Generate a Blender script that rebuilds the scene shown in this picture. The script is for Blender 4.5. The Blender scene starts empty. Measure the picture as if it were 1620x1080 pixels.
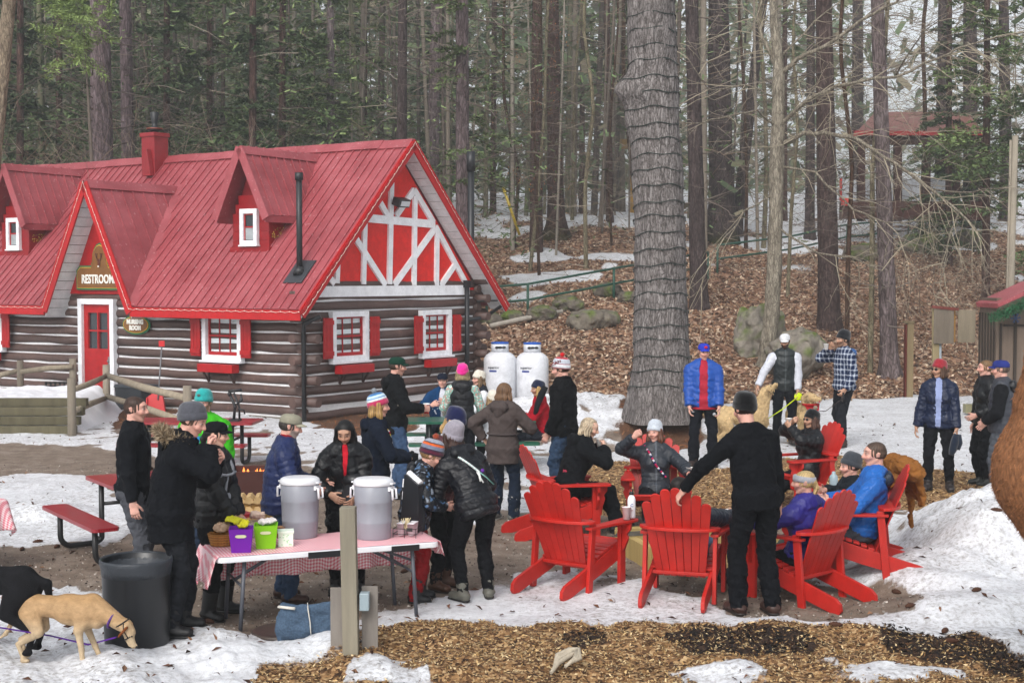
import bpy, math, random
import numpy as np
from mathutils import Vector, Matrix
random.seed(7); R = math.radians; PI = math.pi
SC = bpy.context.scene; COL = SC.collection
# ---------------------------------------------------------------- camera, sky, sun, exposure
F = 2250.0; PITCH = math.atan(100 / F); CH = 2.85
cam = bpy.data.objects.new('camera', bpy.data.cameras.new('camera')); COL.objects.link(cam)
cam.location = (0, 0, CH); cam.rotation_euler = (PI / 2 - PITCH, 0, 0)
cam.data.sensor_width = 36; cam.data.lens = 50; cam.data.clip_end = 2000; cam.data.clip_start = .1
SC.camera = cam
world = bpy.data.worlds.new('World'); SC.world = world; world.use_nodes = True
wn = world.node_tree.nodes; wl = world.node_tree.links
sky = wn.new('ShaderNodeTexSky'); sky.sky_type = 'NISHITA'; sky.sun_disc = False
sky.sun_elevation = R(42); sky.sun_rotation = R(200); sky.dust_density = 3; sky.air_density = 1.0
hs = wn.new('ShaderNodeHueSaturation'); hs.inputs['Saturation'].default_value = .22
bgn = wn['Background']; bgn.inputs[1].default_value = .15
wl.new(sky.outputs[0], hs.inputs['Color']); wl.new(hs.outputs[0], bgn.inputs[0])
sl = bpy.data.lights.new('sun', 'SUN'); sl.energy = 1.1; sl.angle = R(25); sl.color = (1, .97, .93)
sun = bpy.data.objects.new('sun', sl); COL.objects.link(sun)
_e, _r = R(42), R(200)
sun.rotation_euler = Vector((math.sin(_r) * math.cos(_e), math.cos(_r) * math.cos(_e), math.sin(_e))).to_track_quat('Z', 'Y').to_euler()
SC.view_settings.view_transform = 'Standard'; SC.view_settings.look = 'None'
SC.view_settings.gamma = 1; SC.view_settings.exposure = 0.70
SC.cycles.max_bounces = 5; SC.cycles.transparent_max_bounces = 8
# ---------------------------------------------------------------- small helpers
def hexc(h, k=1.0):
    if not isinstance(h, str): return tuple(h)
    h = h.lstrip('#'); o = []
    for i in (0, 2, 4):
        c = int(h[i:i + 2], 16) / 255
        o.append((c / 12.92 if c <= .04045 else ((c + .055) / 1.055) ** 2.4) * k)
    return tuple(o)
def ray(px, py):
    x = (px - 810) / F; y = (540 - py) / F
    return np.array([x, math.cos(PITCH) + y * math.sin(PITCH), -math.sin(PITCH) + y * math.cos(PITCH)])
CAM = np.array([0, 0, CH])
def at(px, py, Y):                      # point on the pixel's ray at world depth Y
    r = ray(px, py); return CAM + r * (Y / r[1])
def on(px, py, z=0.0):                  # point on the pixel's ray at height z
    r = ray(px, py); return CAM + r * ((z - CH) / r[2])
def tag(o, label=None, cat=None, group=None, kind=None):
    if label: o['label'] = label
    if cat: o['category'] = cat
    if group: o['group'] = group
    if kind: o['kind'] = kind
    return o
def empty(name, loc=(0, 0, 0), rz=0, label=None, cat=None, group=None):
    o = bpy.data.objects.new(name, None); COL.objects.link(o); o.empty_display_size = .2
    o.location = loc; o.rotation_euler = (0, 0, rz)
    return tag(o, label, cat, group)
def rotz(a): return np.array([[math.cos(a), -math.sin(a), 0], [math.sin(a), math.cos(a), 0], [0, 0, 1.]])
def rot(ax, a):
    return np.array(Matrix.Rotation(a, 3, Vector(ax)))
def nrm(v):
    v = np.asarray(v, float); return v / (np.linalg.norm(v) + 1e-12)
def pnoise(P, s, seed=0):               # cheap smooth noise on an (n,3) array, about -1..1
    P = np.asarray(P, np.float32) * s; r = np.random.RandomState(seed); o = np.zeros(len(P), np.float32)
    w = P
    for i in range(5):
        k = r.normal(size=3).astype(np.float32) * (1 + .55 * i); ph = r.rand() * 6.28
        k2 = r.normal(size=3).astype(np.float32) * (1.3 + .4 * i)
        o += np.sin(w @ k + ph + 1.7 * np.sin(w @ k2 + ph * 2)) / (1 + .35 * i)
    return o / 2.2
# ---------------------------------------------------------------- materials
MATS = {}
def newmat(name):
    m = bpy.data.materials.new(name); m.use_nodes = True
    return m, m.node_tree.nodes, m.node_tree.links, m.node_tree.nodes['Principled BSDF']
def noise_node(n, l, scale, detail=5, rough=.6, vec=None, dist=0):
    t = n.new('ShaderNodeTexNoise'); t.inputs['Scale'].default_value = scale; t.inputs['Detail'].default_value = detail
    t.inputs['Roughness'].default_value = rough; t.inputs['Distortion'].default_value = dist
    if vec is not None: l.new(vec, t.inputs['Vector'])
    return t
def ramp(n, l, src, stops):
    r = n.new('ShaderNodeValToRGB'); e = r.color_ramp.elements
    while len(e) < len(stops): e.new(.5)
    for el, (p, c) in zip(e, stops):
        el.position = p; el.color = (*(c if len(c) == 3 else c[:3]), 1)
    l.new(src, r.inputs[0]); return r
def mixc(n, l, fac, a, b, mode='MIX'):
    m = n.new('ShaderNodeMix'); m.data_type = 'RGBA'; m.blend_type = mode
    for s, v in ((0, fac), (6, a), (7, b)):
        if isinstance(v, (int, float)): m.inputs[s].default_value = v
        elif isinstance(v, tuple): m.inputs[s].default_value = (*v[:3], 1)
        else: l.new(v, m.inputs[s])
    return m.outputs[2]
def bump(n, l, b, height, strength=.3, dist=.01, prev=None):
    k = n.new('ShaderNodeBump'); k.inputs['Strength'].default_value = strength; k.inputs['Distance'].default_value = dist
    l.new(height, k.inputs['Height'])
    if prev is not None: l.new(prev, k.inputs['Normal'])
    l.new(k.outputs[0], b.inputs['Normal']); return k.outputs[0]
def objvec(n, l, scale=(1, 1, 1)):
    t = n.new('ShaderNodeTexCoord'); m = n.new('ShaderNodeMapping'); m.inputs['Scale'].default_value = scale
    l.new(t.outputs['Object'], m.inputs['Vector']); return m.outputs[0]
def vcmat(kind, rough=.7, var=.15, vs=12, bs=60, bstr=.2, bd=.004, spec=.3, sheen=0, metal=0, stretch=(1, 1, 1), sss=0, bs2=None, gain=1.0):
    """vertex-colour driven surface with albedo variation and bump"""
    if kind in MATS: return MATS[kind]
    m, n, l, b = newmat(kind); MATS[kind] = m
    a = n.new('ShaderNodeAttribute'); a.attribute_name = 'Col'
    v = objvec(n, l, stretch)
    t = noise_node(n, l, vs, 6, .65, v)
    r = ramp(n, l, t.outputs[0], [(.25, (gain * (1 - var),) * 3), (.75, (gain * (1 + var * .6),) * 3)])
    l.new(mixc(n, l, 1.0, a.outputs['Color'], r.outputs[0], 'MULTIPLY'), b.inputs['Base Color'])
    b.inputs['Roughness'].default_value = rough; b.inputs['Specular IOR Level'].default_value = spec
    b.inputs['Metallic'].default_value = metal
    if sheen: b.inputs['Sheen Weight'].default_value = sheen
    if sss: b.inputs['Subsurface Weight'].default_value = sss; b.inputs['Subsurface Radius'].default_value = (.02, .008, .004); b.inputs['Subsurface Scale'].default_value = .3
    p = None
    t2 = noise_node(n, l, bs, 4, .6, v); p = bump(n, l, b, t2.outputs[0], bstr, bd)
    if bs2: t3 = noise_node(n, l, bs2, 3, .5, v); bump(n, l, b, t3.outputs[0], .5, .02, p)
    return m
def CLOTH(): return vcmat('cloth', .88, .25, 9, 90, .25, .003, .12, 0, bs2=8, gain=.9)
def NYLON(): return vcmat('nylon', .45, .2, 10, 30, .35, .01, .3, bs2=14, gain=.85)
def KNIT(): return vcmat('knit', .95, .25, 40, 70, .5, .006, .1, .3)
def SKIN(): return vcmat('skin', .5, .1, 25, 120, .1, .002, .35, sss=.12)
def HAIR(): return vcmat('hair', .5, .45, 60, 120, .6, .006, .3, stretch=(1, 1, .15))
def FUR(): return vcmat('fur', .85, .3, 45, 150, .7, .01, .15, stretch=(1, .35, .6))
def LEATHER(): return vcmat('leather', .5, .25, 14, 60, .3, .004, .4)
def PAINT(): return vcmat('paint', .45, .24, 7, 25, .2, .004, .4)
def PLASTIC(): return vcmat('plastic', .35, .08, 5, 40, .06, .002, .45)
def METAL(): return vcmat('metal', .45, .15, 12, 60, .08, .002, .5)
def WOOD(): return vcmat('wood', .85, .35, 7, 26, .5, .008, .2, stretch=(1, 1, .12))
def PAPER(): return vcmat('paper', .8, .06, 6, 30, .05, .002, .2)
# ---------------------------------------------------------------- mesh builder
class MB:
    def __init__(s): s.v = []; s.f = []; s.c = []; s.sm = []; s.n = 0; s.col = (.5, .5, .5)
    def color(s, c): s.col = hexc(c); return s
    def add(s, V, Fs, smooth=False, cols=None):
        V = np.asarray(V, float).reshape(-1, 3); s.v.append(V)
        s.f += [[i + s.n for i in f] for f in Fs]; s.sm += [smooth] * len(Fs)
        s.c.append(np.tile(s.col, (len(V), 1)) if cols is None else np.asarray(cols, float)); s.n += len(V); return s
    def box(s, c, size, M=None, taper=1.0):
        x, y, z = [a / 2 for a in size]
        V = np.array([[-x, -y, -z], [x, -y, -z], [x, y, -z], [-x, y, -z], [-x * taper, -y * taper, z], [x * taper, -y * taper, z], [x * taper, y * taper, z], [-x * taper, y * taper, z]])
        if M is not None: V = V @ np.asarray(M).T
        return s.add(V + np.asarray(c, float), [(0, 3, 2, 1), (4, 5, 6, 7), (0, 1, 5, 4), (1, 2, 6, 5), (2, 3, 7, 6), (3, 0, 4, 7)])
    def beam(s, a, b, w, h, up=(0, 0, 1)):
        a = np.asarray(a, float); b = np.asarray(b, float); d = nrm(b - a); x = np.cross(d, up)
        if np.linalg.norm(x) < 1e-4: x = np.cross(d, (0, 1, 0))
        x = nrm(x); z = np.cross(x, d)
        M = np.stack([x, d, z], 1); return s.box((a + b) / 2, (w, np.linalg.norm(b - a), h), M)
    def tube(s, pts, rad, n=8, cap=True, ell=None):
        pts = [np.asarray(p, float) for p in pts]; k = len(pts)
        if not hasattr(rad, '__len__'): rad = [rad] * k
        T = [nrm(pts[min(i + 1, k - 1)] - pts[max(i - 1, 0)]) for i in range(k)]
        u = np.cross(T[0], (0, 0, 1)); u = np.cross(T[0], (1, 0, 0)) if np.linalg.norm(u) < .1 else u; u = nrm(u)
        V = []; A = np.arange(n) * 2 * PI / n
        for i in range(k):
            u = nrm(u - T[i] * (u @ T[i])); w = np.cross(T[i], u); e = 1 if ell is None else ell
            V.append(pts[i] + rad[i] * (np.cos(A)[:, None] * u + e * np.sin(A)[:, None] * w))
        Fs = [(i * n + j, i * n + (j + 1) % n, (i + 1) * n + (j + 1) % n, (i + 1) * n + j) for i in range(k - 1) for j in range(n)]
        s.add(np.concatenate(V), Fs, True)
        if cap:
            b0 = s.n - k * n
            s.f += [[b0 + j for j in range(n - 1, -1, -1)], [b0 + (k - 1) * n + j for j in range(n)]]; s.sm += [False, False]
        return s
    def lathe(s, prof, n=24, c=(0, 0, 0), M=None, sx=1, sy=1, cols=None, fn=None):
        A = np.arange(n) * 2 * PI / n; V = []; C = []
        for i, (r, z) in enumerate(prof):
            rr = r if fn is None else r * fn(A, z)
            V.append(np.stack([rr * np.cos(A) * sx, rr * np.sin(A) * sy, np.full(n, float(z))], 1))
            if cols is not None: C.append(np.tile(hexc(cols[i]), (n, 1)))
        V = np.concatenate(V)
        if M is not None: V = V @ np.asarray(M).T
        k = len(prof)
        Fs = [(i * n + j, i * n + (j + 1) % n, (i + 1) * n + (j + 1) % n, (i + 1) * n + j) for i in range(k - 1) for j in range(n)]
        if prof[0][0] > 1e-6 : Fs.append(tuple(range(n - 1, -1, -1)))
        if prof[-1][0] > 1e-6: Fs.append(tuple((k - 1) * n + j for j in range(n)))
        return s.add(V + np.asarray(c, float), Fs, True, None if cols is None else np.concatenate(C))
    def prism(s, poly, o, u, v, d):
        """2-D polygon in frame (o,u,v) extruded by vector d"""
        o = np.asarray(o, float); u = np.asarray(u, float); v = np.asarray(v, float); d = np.asarray(d, float); k = len(poly)
        A = np.array([o + p[0] * u + p[1] * v for p in poly]); V = np.concatenate([A, A + d])
        ar = sum(poly[i][0] * poly[(i + 1) % k][1] - poly[(i + 1) % k][0] * poly[i][1] for i in range(k))
        flip = (ar > 0) == (np.dot(np.cross(u, v), d) > 0)
        f0 = list(range(k)); f1 = [k + i for i in range(k)]; sd = [[i, (i + 1) % k, k + (i + 1) % k, k + i] for i in range(k)]
        if flip: f0.reverse()
        else: f1.reverse(); sd = [q[::-1] for q in sd]
        return s.add(V, [f0, f1] + sd)
    def ball(s, c, r, n=12, m=8, M=None, cols=None):
        if not hasattr(r, '__len__'): r = (r, r, r)
        prof = [(math.sin(PI * i / m), -math.cos(PI * i / m)) for i in range(m + 1)]; prof[0] = (1e-4, -1); prof[-1] = (1e-4, 1)
        S = np.diag(r); S = S if M is None else np.asarray(M) @ S
        return s.lathe(prof, n, c, S)
    def build(s, name, mat, parent=None, loc=None, rz=None, bevel=0):
        me = bpy.data.meshes.new(name); V = np.concatenate(s.v) if s.v else np.zeros((0, 3))
        me.from_pydata(V.tolist(), [], s.f)
        me.polygons.foreach_set('use_smooth', np.array(s.sm, bool))
        at_ = me.color_attributes.new('Col', 'FLOAT_COLOR', 'POINT')
        cc = np.ones((len(V), 4), np.float32); cc[:, :3] = np.concatenate(s.c); at_.data.foreach_set('color', cc.ravel())
        me.materials.append(mat); me.update()
        o = bpy.data.objects.new(name, me); COL.objects.link(o)
        if parent is not None: o.parent = parent
        if loc is not None: o.location = loc
        if rz is not None: o.rotation_euler = (0, 0, rz)
        if bevel:
            md = o.modifiers.new('bevel', 'BEVEL'); md.width = bevel; md.segments = 2; md.limit_method = 'ANGLE'
        return o
def rawmesh(name, V, Q, mat, cols=None, parent=None, smooth=True, nper=4):
    me = bpy.data.meshes.new(name); V = np.asarray(V, np.float32); Q = np.asarray(Q, np.int32)
    me.vertices.add(len(V)); me.vertices.foreach_set('co', V.ravel())
    me.loops.add(Q.size); me.loops.foreach_set('vertex_index', Q.ravel())
    me.polygons.add(len(Q)); me.polygons.foreach_set('loop_start', np.arange(0, Q.size, nper, dtype=np.int32))
    me.polygons.foreach_set('loop_total', np.full(len(Q), nper, np.int32))
    me.polygons.foreach_set('use_smooth', np.full(len(Q), smooth, bool))
    me.update(calc_edges=True)
    if cols is not None:
        a = me.color_attributes.new('Col', 'FLOAT_COLOR', 'POINT'); cc = np.ones((len(V), 4), np.float32); cc[:, :3] = cols
        a.data.foreach_set('color', cc.ravel())
    me.materials.append(mat)
    o = bpy.data.objects.new(name, me); COL.objects.link(o)
    if parent is not None: o.parent = parent
    return o
def copy_tree(o, parent=None):
    c = o.copy(); COL.objects.link(c)
    if parent is not None: c.parent = parent
    for ch in list(o.children): copy_tree(ch, c)
    return c
def text_mesh(body, size, depth=.01, bold=0.0):
    cu = bpy.data.curves.new('t', 'FONT'); cu.body = body; cu.size = size; cu.extrude = depth; cu.offset = bold
    cu.align_x = 'CENTER'; cu.align_y = 'CENTER'; cu.resolution_u = 3
    o = bpy.data.objects.new('t', cu); COL.objects.link(o)
    bpy.context.view_layer.update()
    me = bpy.data.meshes.new_from_object(o.evaluated_get(bpy.context.evaluated_depsgraph_get()))
    V = np.zeros(len(me.vertices) * 3); me.vertices.foreach_get('co', V); V = V.reshape(-1, 3)
    Fs = [tuple(p.vertices) for p in me.polygons]
    bpy.data.objects.remove(o); bpy.data.meshes.remove(me); bpy.data.curves.remove(cu)
    return V, Fs
# ================================================================ TERRAIN
def sstep(a, b, x): t = np.clip((x - a) / (b - a), 0, 1); return t * t * (3 - 2 * t)
PILES = []   # (cx, cy, rx, ry, h, angle)
def pile_px(px, py, rx, ry, h, a=0): p = on(px, py, h * .3); PILES.append((p[0], p[1], rx, ry, h, a))
pile_px(915, 664, 3.3, 2.6, .62)                   # snow bank behind the green table
pile_px(1625, 850, 1.5, 1.9, .75, .3); pile_px(1500, 905, 1.0, 1.0, .30); pile_px(1590, 960, 1.6, .7, .16)
pile_px(70, 812, .75, .7, .16); pile_px(1545, 640, 1.2, .8, .2)
pile_px(230, 655, 2.5, 1.0, .10)
def hill(x, y):
    x = np.asarray(x, float); y = np.asarray(y, float)
    y0 = 33.0 + 2.5 * sstep(2, 10, x) - 1.0 * np.sin(x * .21) + 6 * sstep(-3, -9, x)
    t = np.clip(y - y0, 0, None)
    s = .215 * (1 - .25 * sstep(6, 16, x) * 0)
    a = s * np.clip(t, 0, 26); a = a - .5 * s * 3 * (1 - np.exp(-t / 3))
    b = .068 * np.clip(t - 26, 0, 120)
    n = pnoise(np.stack([x.ravel(), y.ravel(), 0 * x.ravel()], 1), .33, 3).reshape(x.shape) * .16 + pnoise(np.stack([x.ravel(), y.ravel(), 0 * x.ravel()], 1), 1.1, 4).reshape(x.shape) * .06
    return a + b + n * sstep(0, 4, t)
# pixel outlines of the ground covers, moved onto the ground and kept there
def zone(*pts): return np.array([on(px, py)[:2] for px, py in pts])
Z = {
 'gravel': [zone((-60, 700), (150, 708), (235, 722), (330, 735), (420, 742), (560, 742), (640, 760), (660, 800), (700, 838), (800, 812), (900, 800), (985, 815), (1060, 880), (1130, 940), (1100, 945), (900, 900), (810, 900), (780, 930), (690, 945), (640, 960), (590, 985), (520, 1000), (440, 1012), (330, 1012), (280, 1012), (250, 985), (120, 925), (-60, 925), (-60, 872), (90, 862), (215, 855), (215, 800), (150, 752), (70, 748), (-60, 760)),
            zone((1130, 935), (1230, 925), (1330, 930), (1420, 938), (1465, 968), (1430, 980), (1300, 976), (1170, 972)),
            zone((985, 800), (1250, 800), (1350, 860), (1290, 925), (1120, 935), (1020, 900), (960, 850))],
 'chips': [zone((905, 742), (1000, 728), (1130, 745), (1300, 722), (1420, 722), (1480, 745), (1640, 752), (1640, 792), (1560, 795), (1480, 808), (1400, 812), (1250, 815), (1000, 820), (940, 812), (900, 790)),
           zone((425, 1085), (520, 1046), (555, 1030), (590, 1012), (640, 1000), (700, 993), (790, 990), (880, 984), (960, 988), (1080, 985), (1200, 990), (1330, 992), (1420, 1012), (1520, 1020), (1640, 1040), (1640, 1200), (900, 1260), (500, 1240))],
 'needles': [zone((430, 655), (480, 668), (560, 690), (650, 685), (740, 650), (780, 655), (740, 620), (600, 600), (440, 620)), zone((990, 672), (1105, 668), (1120, 704), (1050, 716), (985, 704)), zone((150, 660), (260, 650), (300, 680), (215, 700))],
 'dark': [zone((1060, 1003), (1200, 1000), (1300, 1018), (1330, 1040), (1180, 1058), (1110, 1040), (1020, 1015)), zone((1370, 1000), (1450, 1010), (1560, 1025), (1640, 1040), (1640, 1090), (1500, 1062), (1400, 1030)), zone((880, 1010), (960, 1000), (950, 1030), (880, 1040))],
 'rsnow': [zone((-80, 772), (40, 768), (110, 790), (200, 800), (205, 848), (90, 858), (-80, 866)), zone((540, 1062), (590, 1050), (650, 1062), (680, 1090), (560, 1090)), zone((1330, 1066), (1420, 1058), (1500, 1072), (1520, 1100), (1320, 1100)), zone((1085, 1072), (1150, 1064), (1200, 1078), (1180, 1100), (1080, 1095))],
}
def inpoly(P, x, y):
    r = np.zeros(x.shape, bool); j = len(P) - 1
    for i in range(len(P)):
        xi, yi = P[i]; xj, yj = P[j]
        if yi != yj:
            c = ((yi > y) != (yj > y)) & (x < (xj - xi) * (y - yi) / (yj - yi) + xi); r ^= c
        j = i
    return r
def zmask(key, x, y, warp=1.0):
    P3 = np.stack([x, y, 0 * x], 1); o = np.zeros(x.shape)
    w1 = pnoise(P3, 1.6, 11) * .14 * warp; w2 = pnoise(P3, 1.6, 12) * .22 * warp
    w3 = pnoise(P3, 6, 13) * .05; w4 = pnoise(P3, 6, 14) * .08
    for jx, jy in ((0, 0), (.07, .05), (-.07, .04), (.03, -.11), (-.04, .13)):
        m = np.zeros(x.shape, bool)
        for p in Z[key]:
            bx = (x > p[:, 0].min() - .6) & (x < p[:, 0].max() + .6) & (y > p[:, 1].min() - .8) & (y < p[:, 1].max() + .8)
            if bx.any():
                mm = inpoly(p, x[bx] + w1[bx] + w3[bx] + jx, y[bx] + w2[bx] + w4[bx] + jy); m[bx] |= mm
        o += m
    return o / 5
def covers(x, y):
    x = np.asarray(x, float).ravel(); y = np.asarray(y, float).ravel(); P3 = np.stack([x, y, 0 * x], 1)
    h = hill(x, y); y0 = 33.0 + 2.5 * sstep(2, 10, x) - np.sin(x * .21) + 6 * sstep(-3, -9, x)
    leaf = sstep(-1.6, .2, y - y0 + pnoise(P3, .8, 21) * .8)
    top = sstep(-2, 2.5, y - y0 - 22.5 + pnoise(P3, .25, 22) * 4 + 3 * sstep(4, 8, x))           # snow lies on the crest and beyond
    pat = sstep(.55, .9, pnoise(P3, .42, 23)) * sstep(8, 14, y - y0)
    gaps = sstep(.35, .8, pnoise(P3, .55, 24)) * .7
    leaf2 = leaf * (1 - np.maximum(top * (1 - gaps), pat))
    g = zmask('gravel', x, y); c = zmask('chips', x, y); n = zmask('needles', x, y, 2); d = zmask('dark', x, y, .6); rs = zmask('rsnow', x, y)
    pat2 = sstep(.30, .75, pnoise(P3, .9, 25) + .5 * pnoise(P3, 2.6, 26)) * sstep(34, 26, y) * sstep(12.2, 13.4, y) * np.clip(1.2 - (x > 5) * .8, 0, 1); g = np.maximum(g, pat2 * .66)
    near = 1 - leaf; chips = c * (1 - rs); gravel = np.clip(g - c - rs, 0, 1)
    soil = np.clip(chips + gravel + n, 0, 1) * near
    snow = np.clip(1 - soil - leaf2, 0, 1)
    # grey-brown road behind and thin-snow strips
    return dict(snow=snow, chips=chips * near, gravel=gravel * near, needles=np.clip(n * near, 0, 1), leaf=leaf2, dark=d, h=h)
def H(x, y, cv=None):
    x = np.asarray(x, float); sh = x.shape; x = x.ravel(); y = np.asarray(y, float).ravel()
    if cv is None: cv = covers(x, y)
    P3 = np.stack([x, y, 0 * x], 1)
    z = cv['h'] + cv['snow'] * (.028 + .012 * pnoise(P3, 2.2, 31) + .006 * pnoise(P3, 9, 32)) + cv['chips'] * (.02 + .016 * pnoise(P3, 3, 33))
    z += .012 * pnoise(P3, .9, 34) + .004 * pnoise(P3, 14, 35) * (1 - .6 * cv['snow'])
    for cx, cy, rx, ry, hh, a in PILES:
        dx = x - cx; dy = y - cy; X = (dx * math.cos(a) + dy * math.sin(a)) / rx; Y = (-dx * math.sin(a) + dy * math.cos(a)) / ry
        r = np.sqrt(X * X + Y * Y) * (1 + .12 * pnoise(P3, 1.3, 36)); z += hh * np.clip(1 - r * r, 0, 1) ** 1.2 * (1 + .12 * pnoise(P3, 4, 37))
    # the mulch bank in the foreground, and its clods
    fg = sstep(11.9, 10.9, y) ; z += fg * (.05 + .05 * pnoise(P3, 1.5, 38) + .02 * pnoise(P3, 5, 39))
    return z.reshape(sh)
def gz(x, y): return float(H(np.array([x]), np.array([y]))[0])
def G(px, py, lift=0.0):                # point of the real ground under a pixel
    z = 0.0
    r = ray(px, py)
    if py > 600:
        for _ in range(5): p = CAM + r * ((z + lift - CH) / r[2]); z = gz(p[0], p[1])
        return np.array([p[0], p[1], z + lift])
    t = np.arange(24, 200, .25); Pn = CAM + r * t[:, None]; d = Pn[:, 2] - H(Pn[:, 0], Pn[:, 1]); i = int(np.argmax(d < 0)) if (d < 0).any() else len(t) - 1
    p = Pn[i]; return np.array([p[0], p[1], gz(p[0], p[1])])
_a1 = np.linspace(-R(23.5), R(23.5), 760); _a = np.concatenate([np.linspace(-R(75), -R(24), 50), _a1, np.linspace(R(24), R(75), 50)])
_r = np.concatenate([np.linspace(2, 8.4, 40), 8.5 * 1.0052 ** np.arange(0, 560), np.geomspace(160, 900, 40)])
AA, RR = np.meshgrid(_a, _r); GX = (RR * np.tan(AA) * np.where(np.abs(AA) > R(60), 1, 1)); GY = RR * 1.0
cv = covers(GX, GY); GZ = H(GX, GY, cv).ravel()
_n, _m = AA.shape; ii = np.arange(_n * _m).reshape(_n, _m)
Q = np.stack([ii[:-1, :-1], ii[:-1, 1:], ii[1:, 1:], ii[1:, :-1]], -1).reshape(-1, 4)
def ground_mat():
    m, n, l, b = newmat('ground_cover')
    def att(nm): a = n.new('ShaderNodeAttribute'); a.attribute_name = nm; return a.outputs['Fac']
    v = objvec(n, l)
    n1 = noise_node(n, l, 3.2, 8, .7, v); n2 = noise_node(n, l, 22, 6, .7, v); n3 = noise_node(n, l, 90, 4, .7, v); n0 = noise_node(n, l, .7, 5, .6, v)
    def mth(op, a, bb):
        k = n.new('ShaderNodeMath'); k.operation = op
        for i, q in enumerate((a, bb)):
            if isinstance(q, (int, float)): k.inputs[i].default_value = q
            else: l.new(q, k.inputs[i])
        k.use_clamp = op == 'MULTIPLY_ADD'; return k.outputs[0]
    def edge(fac, amt=.55, sharp=5, nn=n2):
        s = mth('ADD', fac, mth('MULTIPLY', mth('SUBTRACT', nn.outputs[0], .5), amt)); k = n.new('ShaderNodeMapRange')
        k.inputs[1].default_value = .5 - .5 / sharp; k.inputs[2].default_value = .5 + .5 / sharp; l.new(s, k.inputs[0]); return k.outputs[0]
    # gravel / packed earth
    vo = n.new('ShaderNodeTexVoronoi'); vo.inputs['Scale'].default_value = 55; l.new(v, vo.inputs['Vector'])
    grav = ramp(n, l, n1.outputs[0], [(.25, hexc('#584b42')), (.5, hexc('#837467')), (.75, hexc('#a0948a'))]).outputs[0]
    grav = mixc(n, l, .35, grav, ramp(n, l, vo.outputs['Distance'], [(0, (1.2, 1.15, 1.1)), (.6, (.4, .37, .34))]).outputs[0], 'MULTIPLY')
    # wood chips
    vc = n.new('ShaderNodeTexVoronoi'); vc.inputs['Scale'].default_value = 38; l.new(v, vc.inputs['Vector'])
    sp = n.new('ShaderNodeSeparateColor'); l.new(vc.outputs['Color'], sp.inputs[0])
    chip = ramp(n, l, sp.outputs[0], [(0, hexc('#2a1b12')), (.35, hexc('#6b4c30')), (.7, hexc('#9c7850')), (1, hexc('#c4a67c'))]).outputs[0]
    chip = mixc(n, l, edge(att('dark'), .9, 3, n1), chip, ramp(n, l, sp.outputs[1], [(0, hexc('#15100d')), (1, hexc('#3b2a20'))]).outputs[0])
    need = mixc(n, l, .7, ramp(n, l, n3.outputs[0], [(.3, hexc('#3c2a1f')), (.6, hexc('#6b4a35')), (.8, hexc('#a88a70'))]).outputs[0], ramp(n, l, n2.outputs[0], [(.3, (.45, .45, .45)), (.7, (1.3, 1.3, 1.3))]).outputs[0], 'MULTIPLY')
    vl = n.new('ShaderNodeTexVoronoi'); vl.inputs['Scale'].default_value = 9; vl.inputs['Randomness'].default_value = 1; l.new(v, vl.inputs['Vector'])
    s2 = n.new('ShaderNodeSeparateColor'); l.new(vl.outputs['Color'], s2.inputs[0])
    leaf = ramp(n, l, s2.outputs[0], [(0, hexc('#33241c')), (.4, hexc('#785642')), (.75, hexc('#a37f66')), (1, hexc('#c0a893'))]).outputs[0]
    leaf = mixc(n, l, .6, leaf, ramp(n, l, n2.outputs[0], [(.3, (.35, .33, .32)), (.7, (1.1, 1.1, 1.1))]).outputs[0], 'MULTIPLY')
    snow = ramp(n, l, n1.outputs[0], [(.2, hexc('#b4b2b2')), (.42, hexc('#d3d4d8')), (.7, hexc('#eceef2'))]).outputs[0]
    dirt = ramp(n, l, n2.outputs[0], [(.46, (1, 1, 1)), (.70, hexc('#8f857b'))]).outputs[0]
    snow = mixc(n, l, ramp(n, l, n0.outputs[0], [(.32, (.2, .2, .2)), (.55, (1, 1, 1))]).outputs[0], snow, dirt, 'MULTIPLY')
    bits = ramp(n, l, n3.outputs[0], [(.66, (0, 0, 0)), (.72, (1, 1, 1))]).outputs[0]
    snow = mixc(n, l, mth('MULTIPLY', bits, ramp(n, l, n1.outputs[0], [(.45, (0, 0, 0)), (.65, (.7, .7, .7))]).outputs[0]), snow, hexc('#5d4433'))
    c = grav
    c = mixc(n, l, edge(att('needles')), c, need); c = mixc(n, l, edge(att('chips')), c, chip)
    c = mixc(n, l, edge(att('leaf'), .7), c, leaf); sn = edge(att('snow'), .8, 4); c = mixc(n, l, sn, c, snow)
    l.new(c, b.inputs['Base Color'])
    rg = n.new('ShaderNodeMapRange'); l.new(sn, rg.inputs[0]); rg.inputs[3].default_value = .85; rg.inputs[4].default_value = .5; l.new(rg.outputs[0], b.inputs['Roughness'])
    b.inputs['Specular IOR Level'].default_value = .3
    p = bump(n, l, b, n2.outputs[0], .5, .03); bump(n, l, b, n3.outputs[0], .5, .012, p)
    return m
gm = ground_mat()
ground = rawmesh('ground', np.stack([GX.ravel(), GY.ravel(), GZ], 1), Q, gm); ground['kind'] = 'structure'
for k_ in ('snow', 'chips', 'gravel', 'needles', 'leaf', 'dark'):
    a_ = ground.data.attributes.new(k_, 'FLOAT', 'POINT'); a_.data.foreach_set('value', cv[k_].astype(np.float32))
del AA, RR
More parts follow.
